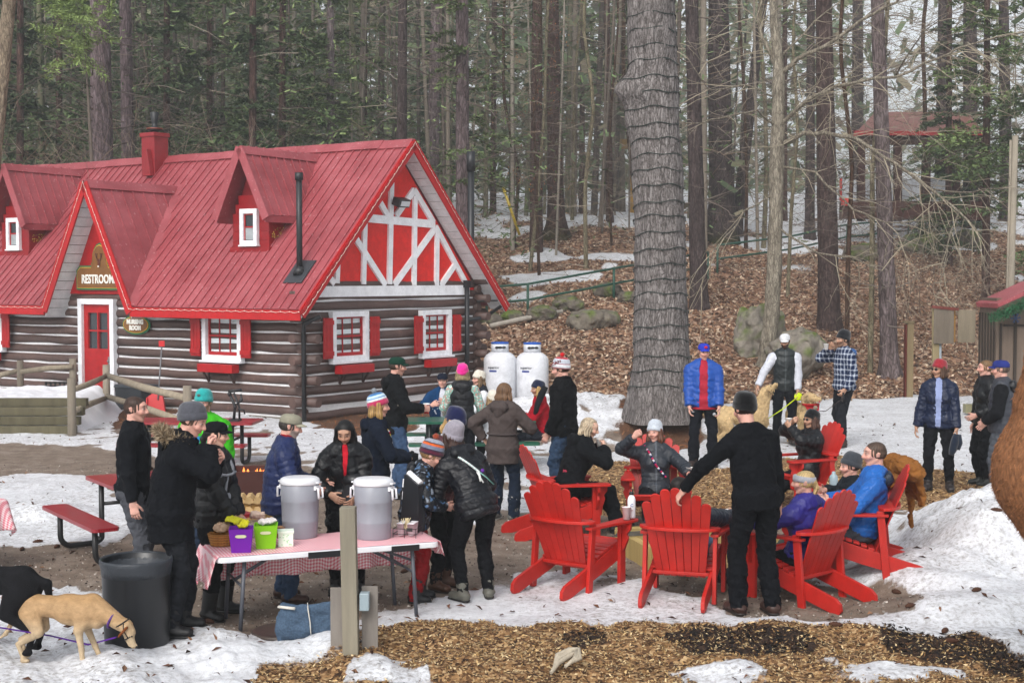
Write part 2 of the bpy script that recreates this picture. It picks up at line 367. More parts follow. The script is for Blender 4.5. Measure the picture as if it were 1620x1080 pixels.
# ================================================================ LOG CABIN
O = np.array([-4.166, 28.303, 0.0]); _u = nrm([-3235, 2250, 0]); _v = np.array([_u[1], -_u[0], 0])
CAB_A = math.atan2(_v[1], _v[0])        # local x runs along the gable wall, local y along the long wall
def cl(px, py, axis='x', off=0.0):      # pixel -> cabin-local point on the plane x=off or y=off
    r = ray(px, py); nrmv = _v if axis == 'x' else _u
    t = ((O + nrmv * off - CAM) @ nrmv) / (r @ nrmv); d = CAM + r * t - O
    return np.array([d @ _v, d @ _u, d[2]])
L_, W_ = 11.9, 5.75; RZ, RX = 5.78, 2.87; SL = (5.78 - 2.25) / 3.47
def roofz(x): return RZ - abs(RX - x) * SL
RED, RED2, WHT, LOG = '#b01116', '#8c1a20', '#dededf', '#55403a'
def log_mat():
    m, n, l, b = newmat('painted_log'); v = objvec(n, l, (1, 1, 1))
    a = n.new('ShaderNodeAttribute'); a.attribute_name = 'Col'
    t = noise_node(n, l, 5, 6, .7, v); r = ramp(n, l, t.outputs[0], [(.3, (.75, .75, .75)), (.6, (1.1, 1.1, 1.1)), (.75, (1.9, 1.8, 1.75))])
    l.new(mixc(n, l, 1., a.outputs['Color'], r.outputs[0], 'MULTIPLY'), b.inputs['Base Color']); b.inputs['Roughness'].default_value = .55
    t2 = noise_node(n, l, 16, 5, .6, v); bump(n, l, b, t2.outputs[0], .4, .02); return m
def roof_mat():
    m, n, l, b = newmat('red_sheet_roof'); v = objvec(n, l)
    t = noise_node(n, l, 1.1, 6, .65, v); t2 = noise_node(n, l, 16, 2, .5, v); st_ = noise_node(n, l, 3, 5, .7, objvec(n, l, (.35, 4, .35)))
    c = ramp(n, l, t.outputs[0], [(.3, hexc('#833238')), (.5, hexc('#96444a')), (.7, hexc('#a4545a'))]).outputs[0]
    c = mixc(n, l, .55, c, ramp(n, l, st_.outputs[0], [(.3, (.82, .80, .80)), (.7, (1.15, 1.15, 1.15))]).outputs[0], 'MULTIPLY'); s = ramp(n, l, t2.outputs[0], [(.66, (0, 0, 0)), (.70, (.6, .6, .6))]).outputs[0]
    l.new(mixc(n, l, s, c, hexc('#b98a8c')), b.inputs['Base Color']); b.inputs['Roughness'].default_value = .42
    b.inputs['Specular IOR Level'].default_value = .5
    bump(n, l, b, t.outputs[0], .25, .05); return m
LOGM = log_mat(); ROOFM = roof_mat(); PT = PAINT(); WD = WOOD()
def glass_mat():
    m, n, l, b = newmat('window_glass'); b.inputs['Base Color'].default_value = (.02, .025, .03, 1); b.inputs['Roughness'].default_value = .06; b.inputs['Specular IOR Level'].default_value = .8; return m
def frost_mat():
    m, n, l, b = newmat('frosted_pane'); v = objvec(n, l); t = noise_node(n, l, 5, 6, .7, v, 1.5)
    l.new(ramp(n, l, t.outputs[0], [(.30, hexc('#8d9a9e')), (.36, hexc('#cfdfe3')), (.7, hexc('#e2edf0'))]).outputs[0], b.inputs['Base Color']); b.inputs['Roughness'].default_value = .2; return m
GLS = glass_mat(); FRO = frost_mat()
cabin = empty('log_cabin', O, CAB_A, 'brown log cabin with white chinking, red metal roof with dormers and a half-timbered gable', 'cabin')
def wavy_log(mb, a, b, r, seed):
    rs = random.Random(seed); a = np.array(a, float); b = np.array(b, float); k = max(3, int(np.linalg.norm(b - a) / .6)); pts = []; rad = []
    for i in range(k + 1):
        t = i / k; p = a + (b - a) * t; p[2] += rs.uniform(-.012, .012); pts.append(p); rad.append(r * rs.uniform(.93, 1.05))
    e = nrm(b - a); pts = [pts[0] - e * .0] + pts[1:]; mb.tube(pts, rad, 10)
NL, LZ0, LH = 12, .17, .212
lw = MB(); rnd = random.Random(3)
door_y0, door_y1 = 5.50, 6.70
for i in range(NL):
    z = LZ0 + LH * (i + .0); ext = .42 if i % 2 else .06
    k = .8 + .35 * rnd.random(); lw.color(hexc(LOG, k))
    # long wall: broken by the door
    for y0, y1 in ((-ext, door_y0), (door_y1, L_ + .2)):
        if i == NL - 1: y0 = max(y0, -.1)
        if z > 2.2 and False: continue
        wavy_log(lw, (0, y0, z), (0, y1, z), .098, 100 + i)
lw.build('long_wall_logs', LOGM, cabin)
gw = MB()
for i in range(NL + 1):
    z = LZ0 + .106 + LH * (i - .5); ext = .40 if i % 2 else .12; gw.color(hexc(LOG, .8 + .35 * rnd.random()))
    if i == 0: z = .08
    wavy_log(gw, (-ext * .8, 0, z), (W_ + ext, 0, z), .098, 300 + i)
    # ends of the rear wall's logs at the far corner
    wavy_log(gw, (W_, -(.42 if i % 2 == 0 else .15), z + .1), (W_, .4, z + .1), .098, 400 + i)
gw.build('gable_wall_logs', LOGM, cabin)
ch = MB().color(WHT)                    # chinking core behind the logs
ch.box((.0, (door_y0 + .02) / 2, 1.3), (.07, door_y0 - .02, 2.55)); ch.box((.0, (door_y1 + L_) / 2, 1.3), (.07, L_ - door_y1, 2.55))
ch.box((W_ / 2, .0, 1.3), (W_ - .1, .07, 2.6)); ch.box((W_, L_ / 2, 1.3), (.1, L_ - .1, 2.6)); ch.box((W_ / 2, L_, 1.3), (W_, .1, 2.6))
ch.build('chinking', vcmat('chink', .8, .12, 8, 40, .4, .01), cabin)
fd = MB().color('#6d675f'); fd.box((W_ / 2, L_ / 2, -.2), (W_ + .1, L_ + .1, .5)); fd.build('foundation', vcmat('concrete', .9, .25, 3, 30, .4, .01), cabin)
# ---- roof slabs
rf = MB().color(RED); th = .07; e0 = -.6; yg = -.52; yl = L_ + .5
def slab(mb, pts, t):                   # planar polygon given by 3-D points, thickened downwards
    pts = [np.array(p, float) for p in pts]; n = nrm(np.cross(pts[1] - pts[0], pts[2] - pts[0])); n = n if n[2] > 0 else -n
    u = nrm(pts[1] - pts[0]); w = np.cross(n, u); poly = [((p - pts[0]) @ u, (p - pts[0]) @ w) for p in pts]
    mb.prism(poly, pts[0], u, w, -n * t)
ea = 5.85; EZ, EH = 5.0, 1.45           # entry gable: centre, apex height, half width
# front slope has a notch for the entry gable (which covers it), so it is two panels beside a rear panel
def R3(x, y): return (x, y, roofz(x))
slab(rf, [R3(e0, yg), R3(e0, ea - EH + .02), R3(e0 + (EZ - 2.25) / SL, ea), R3(RX, ea), R3(RX, yg)], th)
slab(rf, [R3(e0, ea + EH - .02), R3(e0, yl), R3(RX, yl), R3(RX, ea), R3(e0 + (EZ - 2.25) / SL, ea)], th)
slab(rf, [R3(RX, yg), R3(2 * RX - e0, yg), R3(2 * RX - e0, yl), R3(RX, yl)], th)
roof = rf.build('roof', ROOFM, cabin)
rb = MB().color(RED2)
nrmR = nrm([-SL, 0, 1]) if True else 0
def rib(a, b, up, w=.03, h=.03): rb.beam(np.array(a) + np.array(up) * h * .35, np.array(b) + np.array(up) * h * .35, w, h, up)
y = yg + .12
while y < yl:
    xs = e0 + .01
    d = abs(y - ea)
    if d < EH: xs = e0 + max(0, (EZ - d * (EZ - 2.2) / EH - 2.25)) / SL + .05
    rib(R3(xs, y), R3(RX - .05, y), nrmR); y += .232
rb.build('roof_seams', ROOFM, cabin)
rc = MB().color('#93303a')
for s_ in (0,):
    for i in range(16):                 # slightly uneven ridge cap
        ya = yg - .02 + i * (yl - yg) / 16; yb = ya + (yl - yg) / 16 + .02; dz = rnd.uniform(-.008, .012)
        rc.beam((RX - .11, ya, RZ - .07 + dz), (RX - .11, yb, RZ - .07 + dz), .26, .025, nrm([-SL, 0, 1])); rc.beam((RX + .11, ya, RZ - .07 + dz), (RX + .11, yb, RZ - .07 + dz), .26, .025, nrm([SL, 0, 1]))
rc.build('ridge_cap', ROOFM, cabin)
# ---- fascias
fa = MB().color(RED)
fa.beam((e0 - .02, yg, 2.13), (e0 - .02, ea - EH, 2.13), .035, .20); fa.beam((e0 - .02, ea + EH, 2.13), (e0 - .02, yl, 2.13), .035, .20)
for s_ in (-1, 1):
    xe = RX + s_ * (RX - e0); fa.beam((xe - s_ * .0, yg - .02, roofz(xe) - .10), (RX, yg - .02, RZ - .10), .035, .21, (s_ * SL, 0, 1))
    fa.beam((xe, yg - .045, roofz(xe) - .02), (RX, yg - .045, RZ - .02), .02, .05, (s_ * SL, 0, 1))
    fa.beam((e0 - .035, ea + s_ * EH, 2.12), (e0 - .035, ea, EZ - .09), .035, .22, (0, s_ * (EZ - 2.2) / EH, 1))
fa.build('fascia', PT, cabin)
wf = MB().color(WHT)                    # white soffit boards under the gable overhang
for s_ in (-1, 1):
    for i in range(22):
        t0 = i / 22; t1 = (i + .92) / 22; xe = RX + s_ * (RX - e0) ; xa = xe + (RX - xe) * t0; xb = xe + (RX - xe) * t1
        wf.beam((xa, yg / 2 - .02, roofz(xa) - .115), (xb, yg / 2 - .02, roofz(xb) - .115), abs(yg) - .06, .02, (s_ * SL, 0, 1))
    wf.beam((RX + s_ * (RX - e0), yg + .035, roofz(e0) - .16), (RX, yg + .035, RZ - .18), .03, .07, (s_ * SL, 0, 1))
wf.build('soffit', vcmat('whiteboard', .7, .2, 5, 30, .3, .006), cabin)
wf = MB().color(WHT)
for s_ in (-1, 1):
    for i in range(14):
        t0 = i / 14; t1 = (i + .93) / 14; k = (EZ - 2.2) / EH
        ya = ea + s_ * EH * (1 - t0); yb = ea + s_ * EH * (1 - t1)
        wf.beam((e0 / 2 - .02, ya, EZ - EH * (1 - t0) * k - .2), (e0 / 2 - .02, yb, EZ - EH * (1 - t1) * k - .2), .54, .02, (0, s_ * k, 1))
wf.build('entry_soffit', vcmat('whiteboard', .7, .2, 5, 30, .3, .006), cabin)
lc = MB().color('#e6e2d6')              # thin light string along the eaves
def lstr(a, b, n=14, sag=.02):
    a = np.array(a); b = np.array(b); P = [a + (b - a) * i / n - np.array([0, 0, sag * (i % 2)]) for i in range(n + 1)]; lc.tube(P, .004, 4)
    for p in P[::2]: lc.ball(p, .011, 5, 4)
lstr((e0 - .06, yg, 2.2), (e0 - .06, ea - EH, 2.2), 40); lstr((e0 - .07, ea - EH, 2.2), (e0 - .07, ea, EZ - .05), 30); lstr((e0 - .07, ea + EH, 2.2), (e0 - .07, ea, EZ - .05), 30); lstr((e0 - .06, ea + EH, 2.2), (e0 - .06, yl, 2.2), 40)
lstr((e0, yg - .06, 2.15), (RX, yg - .06, RZ - .05), 50); lstr((2 * RX - e0, yg - .06, 2.15), (RX, yg - .06, RZ - .05), 50)
lc.build('eave_lights', PLASTIC(), cabin)
# ---- gable triangle: red boards and white timbers
gt = MB().color('#dc1c12'); gz0 = 2.58
gt.prism([(.05, gz0), (W_ - .05, gz0), (W_ - .15, roofz(0) - .12), (RX, RZ - .2), (.15, roofz(0) - .12)], (0, -.06, 0), (1, 0, 0), (0, 0, 1), (0, .1, 0)); gt.build('gable_panel', PT, cabin)
tb = MB().color('#eff0f3')
def gp(px, py): p = cl(px, py, 'y', -.09); return (p[0], -.09, p[2])
def timber(a, b, w=.15): A = gp(*a); B = gp(*b); tb.beam(A, B, .05 + rnd.random() * .008, w, nrm(np.cross(np.array(B) - np.array(A), (0, 1, 0))))
tb.box((W_ / 2 - .02, -.085, 2.58), (W_ - .6, .06, .22))
c3 = lambda x, y: (300 + x * .324, 200 + y * .324)
for a, b, w in [((985, 270), (975, 770), .14), ((870, 448), (1195, 478), .17), ((855, 470), (848, 770), .13), ((1100, 340), (1095, 775), .13), ((1208, 500), (1205, 775), .13), ((722, 655), (718, 765), .13),
                ((805, 540), (955, 775), .14), ((1195, 500), (998, 775), .14), ((925, 365), (968, 440), .13), ((1095, 310), (1008, 435), .14), ((1095, 310), (1190, 470), .14), ((1200, 490), (1345, 760), .13), ((1292, 680), (1225, 778), .13), ((675, 728), (705, 768), .13)]:
    timber(c3(*a), c3(*b), w)
tb.build('timber_frame', vcmat('whiteboard', .7, .2, 5, 30, .3, .006), cabin)
fl = MB().color('#2a2c2e'); p = gp(*c3(1000, 372)); fl.box((p[0], -.28, p[2]), (.36, .2, .17), rot((1, 0, 0), .35)); fl.beam((p[0], -.1, p[2] + .05), (p[0], -.25, p[2]), .04, .04)
fo = fl.build('floodlight', METAL(), cabin); MB().color('#c8ccd0').box((p[0] + .02, -.375, p[2] - .035), (.28, .02, .11), rot((1, 0, 0), .35)).build('lamp_glass', PLASTIC(), fo)
# ---- windows
def window(name, c, axis, w, h, frost=True, rows=2, cols=3, shut=(1, 1), box=True, parent=cabin, sash='#a5141a', cw=.11):
    """c centre of the opening; axis 'x': wall faces -x, 'y': wall faces -y"""
    hold = bpy.data.objects.new(name, None)
    M = np.array([[0, 1, 0], [-1, 0, 0], [0, 0, 1.]]).T if axis == 'x' else np.eye(3)
    M = np.array([[0, 1, 0], [-1, 0, 0], [0, 0, 1.]]) if axis == 'x' else np.eye(3)
    c = np.array(c, float)
    def B(mb, ctr, size): mb.box(c + M @ np.array(ctr), size, M)
    f = MB().color('#e4e5e9')
    B(f, (-w / 2 - cw / 2, -.05, 0), (cw, .12, h + 2 * cw)); B(f, (w / 2 + cw / 2, -.05, 0), (cw, .12, h + 2 * cw))
    B(f, (0, -.045, h / 2 + cw / 2), (w, .11, cw)); B(f, (0, -.045, -h / 2 - cw / 2), (w, .11, cw)); B(f, (0, -.09, -h / 2 - cw - .02), (w + 2 * cw + .06, .16, .04))
    fr = f.build(name, PT, parent)
    s = MB().color(sash); t = .034
    for z0 in (0, -h / 2 + .0):
        pass
    B(s, (-w / 2 + t / 2, .0, 0), (t, .05, h)); B(s, (w / 2 - t / 2, .0, 0), (t, .05, h)); B(s, (0, .0, h / 2 - t / 2), (w - 2 * t, .05, t)); B(s, (0, 0, -h / 2 + t), (w - 2 * t, .05, 2 * t)); B(s, (0, -.01, 0), (w - 2 * t, .06, t))
    for k in range(1, cols): B(s, (-w / 2 + k * w / cols, .005, h / 4), (.015, .03, h / 2 - t)); B(s, (-w / 2 + k * w / cols, .005, -h / 4 + t / 2), (.015, .03, h / 2 - 2 * t))
    s.build('sash', PT, fr)
    g = MB(); B(g, (0, .03, 0), (w - .02, .01, h - .02)); g.build('pane', FRO if frost else GLS, fr)
    for sd, on_ in zip((-1, 1), shut):
        if not on_: continue
        q = MB().color('#a51015'); sw = .29; x0 = sd * (w / 2 + cw + sw / 2 + .02); hh = h + .02
        for k in range(3): B(q, (x0 + (k - 1) * sw / 3, -.125, -.02), (sw / 3 - .008, .025, hh))
        for zz in (hh * .36, -hh * .40): B(q, (x0, -.15, zz), (sw, .025, .09))
        q.build('shutter', PT, parent)
    if box:
        q = MB().color('#a51015'); B(q, (0, -.2, -h / 2 - cw - .15), (w + .1, .2, .17)); fb = q.build('flower_box', PT, parent)
        for sd in (-1, 1):
            k = MB().color('#3f2a26'); a = c + M @ np.array((sd * w * .4, -.1, -h / 2 - cw - .45)); b = c + M @ np.array((sd * w * .4, -.26, -h / 2 - cw - .24)); k.beam(a, b, .03, .04); k.beam(a, a + np.array((0, 0, .2)), .03, .04); k.build('bracket', PT, fb)
    return fr
window('window', (1.22, -.10, 1.66), 'y', .90, .80); window('window', (4.10, -.10, 1.64), 'y', .84, .80)
window('window', (-.10, 2.10, 1.66), 'x', .92, .80); window('window', (-.10, 10.0, 1.66), 'x', .92, .80)
# ---- entrance
d = MB().color('#e4e5e9')
for y in (door_y0 + .06, door_y1 - .06): d.box((-.12, y, 1.22), (.12, .13, 2.2))
d.box((-.12, (door_y0 + door_y1) / 2, 2.33), (.122, door_y1 - door_y0 + .02, .12)); d.build('door_frame', PT, cabin)
dm = (door_y0 + door_y1) / 2; d = MB().color('#a80e14'); dw = .94
d.box((-.08, dm, .66), (.06, dw, 1.08)); d.box((-.08, dm - .40, 1.74), (.06, .14, 1.08)); d.box((-.08, dm + .40, 1.74), (.06, .14, 1.08)); d.box((-.08, dm, 2.18), (.06, .66, .20)); d.box((-.08, dm, 1.24), (.06, .66, .08))
d.box((-.085, dm, 1.68), (.05, .04, .80)); d.box((-.086, dm, 1.68), (.05, .62, .04)); door = d.build('door', PT, cabin)
MB().box((-.06, dm, 1.68), (.01, .66, .80)).build('door_pane', GLS, door)
MB().color('#777777').box((-.13, dm - .40, 1.0), (.04, .05, .22)).ball((-.16, dm - .40, 1.02), .03).build('handle', METAL(), door)
st = MB().color('#77726a'); st.box((-.45, dm, .02), (.9, 1.9, .14)); st.build('doorstep', vcmat('concrete', .9, .25, 3, 30, .4, .01), cabin)
# ---- entry gable roof
k = (EZ - 2.2) / EH; ed = MB()
xr = RX - (RZ - (EZ - .0)) / SL          # where the entry ridge meets the main slope
for s_ in (-1, 1):
    slab(ed, [(e0, ea + s_ * EH, 2.22), (e0, ea, EZ), (xr, ea, EZ - .1)], .05) if False else None
    A = (e0, ea + s_ * (EH + .03), 2.2); Bp = (e0, ea, EZ); Cp = (xr + .02, ea, EZ - .0)
    slab(ed, [A, Bp, Cp], .05)
eg = ed.color(RED).build('entry_gable_roof', ROOFM, cabin)
es = MB().color(RED2)
for s_ in (-1, 1):
    up = nrm([0, s_ * k, 1]); n_ = 9
    for i in range(1, n_):
        t = i / n_; a = np.array([e0 + (xr - e0) * t, ea, EZ - .0]); hh = (1 - t); b = np.array([e0 + (xr - e0) * t, ea + s_ * EH * hh, EZ - EH * k * hh])
        es.beam(a + up * .012, b + up * .012, .03, .03, up)
es.beam((e0 - .02, ea - .09, EZ - .10), (xr + .12, ea - .09, EZ - .12), .2, .025, nrm([0, -k, 1])); es.beam((e0 - .02, ea + .09, EZ - .10), (xr + .12, ea + .09, EZ - .12), .2, .025, nrm([0, k, 1]))
a_ = np.array([e0 - .02, ea - EH, 2.24]); b_ = np.array([xr, ea, EZ + .0]); es.beam(a_ + [0, -.06, .03], b_ + [0, -.06, .03], .22, .02, nrm([-.6, -.55, 1]))
es.build('gable_seams', ROOFM, eg)
ep = MB().color('#a51015'); ep.prism([(ea - EH + .18, 2.5), (ea + EH - .18, 2.5), (ea, EZ - .3)], (-.12, 0, 0), (0, 1, 0), (0, 0, 1), (.1, 0, 0)); ep.build('entry_gable_panel', PT, cabin)
MB().color('#e4e5e9').box((-.15, ea - .05, 3.6), (.05, .13, 1.5)).build('centre_timber', PT, cabin)
for z_ in (2.44, 2.6): g_ = MB().color(hexc(LOG)); wavy_log(g_, (0, door_y0 - .3, z_), (0, door_y1 + .3, z_), .10, 7); g_.build('lintel_log', LOGM, cabin)
for s_ in (-1, 1): g_ = MB().color(hexc(LOG)); g_.tube([(0, ea + s_ * .55, 2.42), (0, ea + s_ * 1.3, 2.42)], .10, 8); g_.build('lintel_log', LOGM, cabin)
# ---- dormers (thing > dormer > its pieces)
def dormer(yc):
    xf, xo = .6, .28; ez, az, hw = 4.15, 5.60, .72; kk = (az - ez) / hw
    zb = roofz(xf)
    w = MB().color('#8c1119')
    for i in range(6):                   # lapped boards of the front wall
        z0 = zb - .02 + i * .19; hwi = .53 if z0 + .1 < ez + .05 else max(.05, .53 - (z0 + .1 - ez) / kk)
        w.box((xf, yc, z0 + .095), (.05, 2 * hwi, .185), rot((0, 1, 0), -.06))
    w.box((xf - .03, yc, zb - .02), (.09, 1.14, .1))
    for s_ in (-1, 1):
        xe = RX - (RZ - ez) / SL; w.prism([(xf, zb), (xe + .1, ez + .02), (xf, ez + .02)], (0, yc + s_ * .52, 0), (1, 0, 0), (0, 0, 1), (0, s_ * -.04, 0))
    dr = w.build('dormer', PT, cabin)
    p = MB().color('#6e1219'); p.prism([(yc - .5, ez), (yc + .5, ez), (yc, az - .25)], (xf + .03, 0, 0), (0, 1, 0), (0, 0, 1), (.03, 0, 0)); p.build('dormer_gable', PT, dr)
    r = MB()
    xa = RX - (RZ - az) / SL; xe = RX - (RZ - ez) / SL
    for s_ in (-1, 1): slab(r.color(RED), [(xo, yc + s_ * hw, ez), (xo, yc, az), (xa + .05, yc, az - .02), (xe + .05, yc + s_ * hw, ez)], .05)
    r.build('dormer_roof', ROOFM, dr)
    q = MB().color(RED2)
    for s_ in (-1, 1):
        up = nrm([0, s_ * kk, 1])
        for i in range(1, 9):
            x = xo + i * .235; f = 1.0 if x < xe else max(0, 1 - (x - xe) / (xa - xe))
            if f > .05: q.beam(np.array((x, yc, az)) + up * .012, np.array((x, yc + s_ * hw * f, az - hw * kk * f)) + up * .012, .025, .028, up)
        q.beam((xo - .02, yc + s_ * .08, az - .1), (xa + .15, yc + s_ * .08, az - .13), .17, .022, nrm([0, s_ * kk, 1]))
        q.color('#a51015'); q.beam((xo - .02, yc + s_ * (hw + .03), ez - .07), (xo - .02, yc, az - .05), .035, .19, (0, s_ * kk, 1)); q.beam((xo, yc + s_ * (hw - .02), ez - .08), (xe + .1, yc + s_ * (hw - .02), ez - .08), .03, .14); q.color(RED2)
    q.build('dormer_trim', ROOFM, dr)
    fr = MB().color('#e4e5e9'); cz = zb + .45; wn_, hn = .30, .56
    for s_ in (-1, 1): fr.box((xf - .07, yc + s_ * (wn_ / 2 + .05), cz), (.08, .1, hn + .2))
    fr.box((xf - .07, yc, cz + hn / 2 + .05), (.079, wn_, .1)); fr.box((xf - .07, yc, cz - hn / 2 - .05), (.079, wn_, .1)); fr.box((xf - .08, yc, cz - hn / 2 - .11), (.11, wn_ + .24, .03)); fr.build('dormer_window_frame', PT, dr)
    MB().box((xf - .045, yc, cz), (.01, wn_, hn)).build('dormer_pane', GLS, dr)
    sh = MB().color('#a51015'); sh.box((xf - .055, yc, cz), (.03, wn_, .03)); sh.box((xf - .055, yc, cz + hn / 2 - .015), (.03, wn_, .03))
    for s_ in (-1, 1): sh.box((xf - .055, yc + s_ * (wn_ / 2 - .012), cz), (.03, .024, hn))
    sh.color('#9aa0a2').box((xf - .052, yc, cz - hn / 4), (.01, wn_ - .04, hn / 2 - .03)); sh.build('dormer_sash', PT, dr)
    gl = MB()
    for i in range(60): gl.color(random.choice(['#b98c3c', '#d8b45a', '#7c5a22'])).ball((xf + .05 + random.random() * .45, yc - .545 - random.random() * .02, zb + .12 + random.random() * .22 + .1), (.018, .008, .014), 5, 4)
    gl.build('garland', CLOTH(), dr)
dormer(2.0); dormer(9.95)
# ---- chimney, roof pipe, downpipes
cn = MB().color('#8c1f26'); cx_, cy_ = 2.62, 7.28
cn.prism([(-.23, 5.2), (.23, 5.2), (.23, 6.26), (-.23, 6.26)], (cx_ - .22, cy_, 0), (0, 1, 0), (0, 0, 1), (.44, 0, 0)); cn.box((cx_, cy_, 6.30), (.50, .52, .1)); cn.prism([(-.23, 5.3), (.05, 5.3), (-.1, 5.95)], (cx_ - .222, cy_, 0), (0, 1, 0), (0, 0, 1), (-.13, 0, 0))
chim = cn.build('chimney', PT, cabin, bevel=.012)
MB().color('#17181b').lathe([(.10, 6.34), (.10, 6.40), (.19, 6.42), (.19, 6.46), (.07, 6.50), (.07, 6.60), (.11, 6.84), (.09, 6.86)], 20, (cx_, cy_, 0)).color('#7c3b28').lathe([(.195, 6.44), (.2, 6.47), (.08, 6.48)], 20, (cx_, cy_, 0)).build('chimney_cap', METAL(), chim)
def roof_hit(px, py):
    r = ray(px, py); n = nrm([-SL, 0, 1]); o = CAM - O; cd = np.array([r @ _v, r @ _u, r[2]]); co = np.array([o @ _v, o @ _u, o[2]]); t = ((np.array([RX, 0, RZ]) - co) @ n) / (cd @ n); return co + cd * t
p = roof_hit(474, 432); v_ = MB().color('#1c1d20'); v_.tube([p - [0, 0, .2], p + [0, 0, 1.95]], .062, 12); v_.tube([p + [0, 0, 1.85], p + [0, 0, 2.0]], .085, 12); v_.lathe([(.15, 0), (.07, .15)], 12, p - [0, 0, .02]); vent = v_.build('vent_pipe', METAL(), cabin)
MB().color('#33353a').beam(p + np.array([-.22, 0, roofz(p[0] - .22) - p[2] + .03]), p + np.array([.22, 0, roofz(p[0] + .22) - p[2] + .03]), .5, .015, nrmR).build('pipe_flashing', METAL(), vent)
dp = MB().color('#1a1b1e'); dp.tube([(-.02, -.5, 2.1), (-.18, -.2, 1.95), (-.16, -.17, 1.8), (-.16, -.17, .02)], .045, 10); dp.build('downpipe', METAL(), cabin)
q = cl(740, 455, 'y', -.2); dp = MB().color('#1a1b1e'); dp.tube([(q[0], -.18, 2.75), (q[0], -.18, .1)], .055, 10); dp.box((q[0], -.18, 2.72), (.13, .12, .16)); dp.tube([(W_ + .45, -.45, 2.2), (W_ + .1, -.25, 1.95), (q[0], -.2, 1.9)], .04, 8); dp.tube([(W_ + .5, -.45, 2.33), (W_ - .3, -.3, 2.33)], .02, 6); dp.build('downpipe', METAL(), cabin)
# ---- signs on the wall
def board(mb, poly, x, t, col): mb.color(col).prism(poly, (x, 0, 0), (0, -1, 0), (0, 0, 1), (-t, 0, 0))
def rsign(w, h, k):                      # stepped board with arched top
    P = [(-w, -h), (w, -h), (w, h * .62), (w * .86, h), (.36 * w * 1.05, h), (.36 * w, h + .05)]
    for i in range(9): a_ = PI * i / 8; P.append((.33 * w * math.cos(a_), h + .08 + .42 * math.sin(a_) * k))
    P += [(-.36 * w, h + .05), (-.378 * w, h), (-.86 * w, h), (-w, h * .62)]; return P
ys, zs = ea + .06, 2.86
sg = empty('restroom_sign', O, CAB_A, 'brown wooden sign reading RESTROOMS with green rim and deer head, above the red door', 'sign')
def off(P, a_, b_): return [(-(a_) + p[0], b_ + p[1]) for p in P]
b1 = MB(); board(b1, off(rsign(.80, .27, 1.0), ys, zs), -.16, .03, '#1f6b45'); b1.build('rim', PT, sg)
b1 = MB(); board(b1, off(rsign(.765, .235, 1.0), ys, zs), -.192, .006, '#c79a2a'); b1.build('yellow_line', PT, sg)
b1 = MB(); board(b1, off(rsign(.75, .22, .98), ys, zs), -.199, .006, '#7a5126'); b1.build('panel', PT, sg)
def wall_text(txt, size, y, z, x, par, name='lettering', col='#e6e4dc', bold=.008, sx=1):
    V, Fs = text_mesh(txt, size, .006, bold); V[:, 0] *= sx
    W = np.stack([x - V[:, 2], y - V[:, 0], z + V[:, 1]], 1); m = MB().color(col); m.add(W, Fs); return m.build(name, PT, par)
wall_text('RESTROOMS', .27, ys, zs - .04, -.213, sg, sx=.78)
dh = MB().color('#5a2a16'); dh.ball((-.215, ys + .0, zs + .32), (.012, .045, .09), 8, 6); dh.ball((-.215, ys, zs + .39), (.012, .075, .03), 8, 6)
for s_ in (-1, 1): dh.tube([(-.215, ys + s_ * .03, zs + .4), (-.215, ys + s_ * .09, zs + .45), (-.215, ys + s_ * .11, zs + .54)], .01, 5); dh.tube([(-.215, ys + s_ * .075, zs + .44), (-.215, ys + s_ * .05, zs + .54)], .008, 5)
dh.color('#e6e4dc').box((-.23, ys, zs + .25), (.006, .05, .03)); dh.build('deer_head', PT, sg)
ns = empty('nursing_room_sign', O, CAB_A, 'small oval green rimmed sign reading NURSING ROOM beside the cabin door', 'sign'); yn, zn = 4.78, 1.84
for a_, b_, x_, c_, nm in ((.45, .215, -.13, '#1f6b45', 'rim'), (.405, .18, -.152, '#c79a2a', 'yellow_line'), (.385, .165, -.158, '#7a5126', 'panel')):
    m = MB(); board(m, [(-yn + a_ * math.cos(t * PI / 20), zn + b_ * math.sin(t * PI / 20)) for t in range(40)], x_, .012, c_); m.build(nm, PT, ns)
wall_text('NURSING', .135, yn, zn + .06, -.178, ns, sx=.92); wall_text('ROOM', .135, yn, zn - .07, -.178, ns, sx=.92)
# ================================================================ TREES AND WOODS
def bark_mat(name, c0, c1, c2, sc=1.0, bstr=.9):
    m, n, l, b = newmat(name); v = objvec(n, l, (1, 1, .22)); v2 = objvec(n, l, (1, 1, .5))
    t = noise_node(n, l, 9 * sc, 8, .7, v, .8); vo = n.new('ShaderNodeTexVoronoi'); vo.feature = 'DISTANCE_TO_EDGE'; vo.inputs['Scale'].default_value = 13 * sc
    nz = noise_node(n, l, 6 * sc, 4, .6, v2); l.new(mixc(n, l, .12, v, nz.outputs['Color'], 'ADD'), vo.inputs['Vector'])
    c = ramp(n, l, t.outputs[0], [(.3, hexc(c0)), (.52, hexc(c1)), (.74, hexc(c2))]).outputs[0]
    cr = ramp(n, l, vo.outputs['Distance'], [(.0, (.38, .36, .35)), (.16, (1, 1, 1))]).outputs[0]
    a = n.new('ShaderNodeAttribute'); a.attribute_name = 'Col'
    c = mixc(n, l, 1., c, cr, 'MULTIPLY'); c = mixc(n, l, 1., c, a.outputs['Color'], 'MULTIPLY')
    l.new(c, b.inputs['Base Color']); b.inputs['Roughness'].default_value = .9; b.inputs['Specular IOR Level'].default_value = .15
    p = bump(n, l, b, vo.outputs['Distance'], bstr, .04); bump(n, l, b, t.outputs[0], .6, .03, p); return m
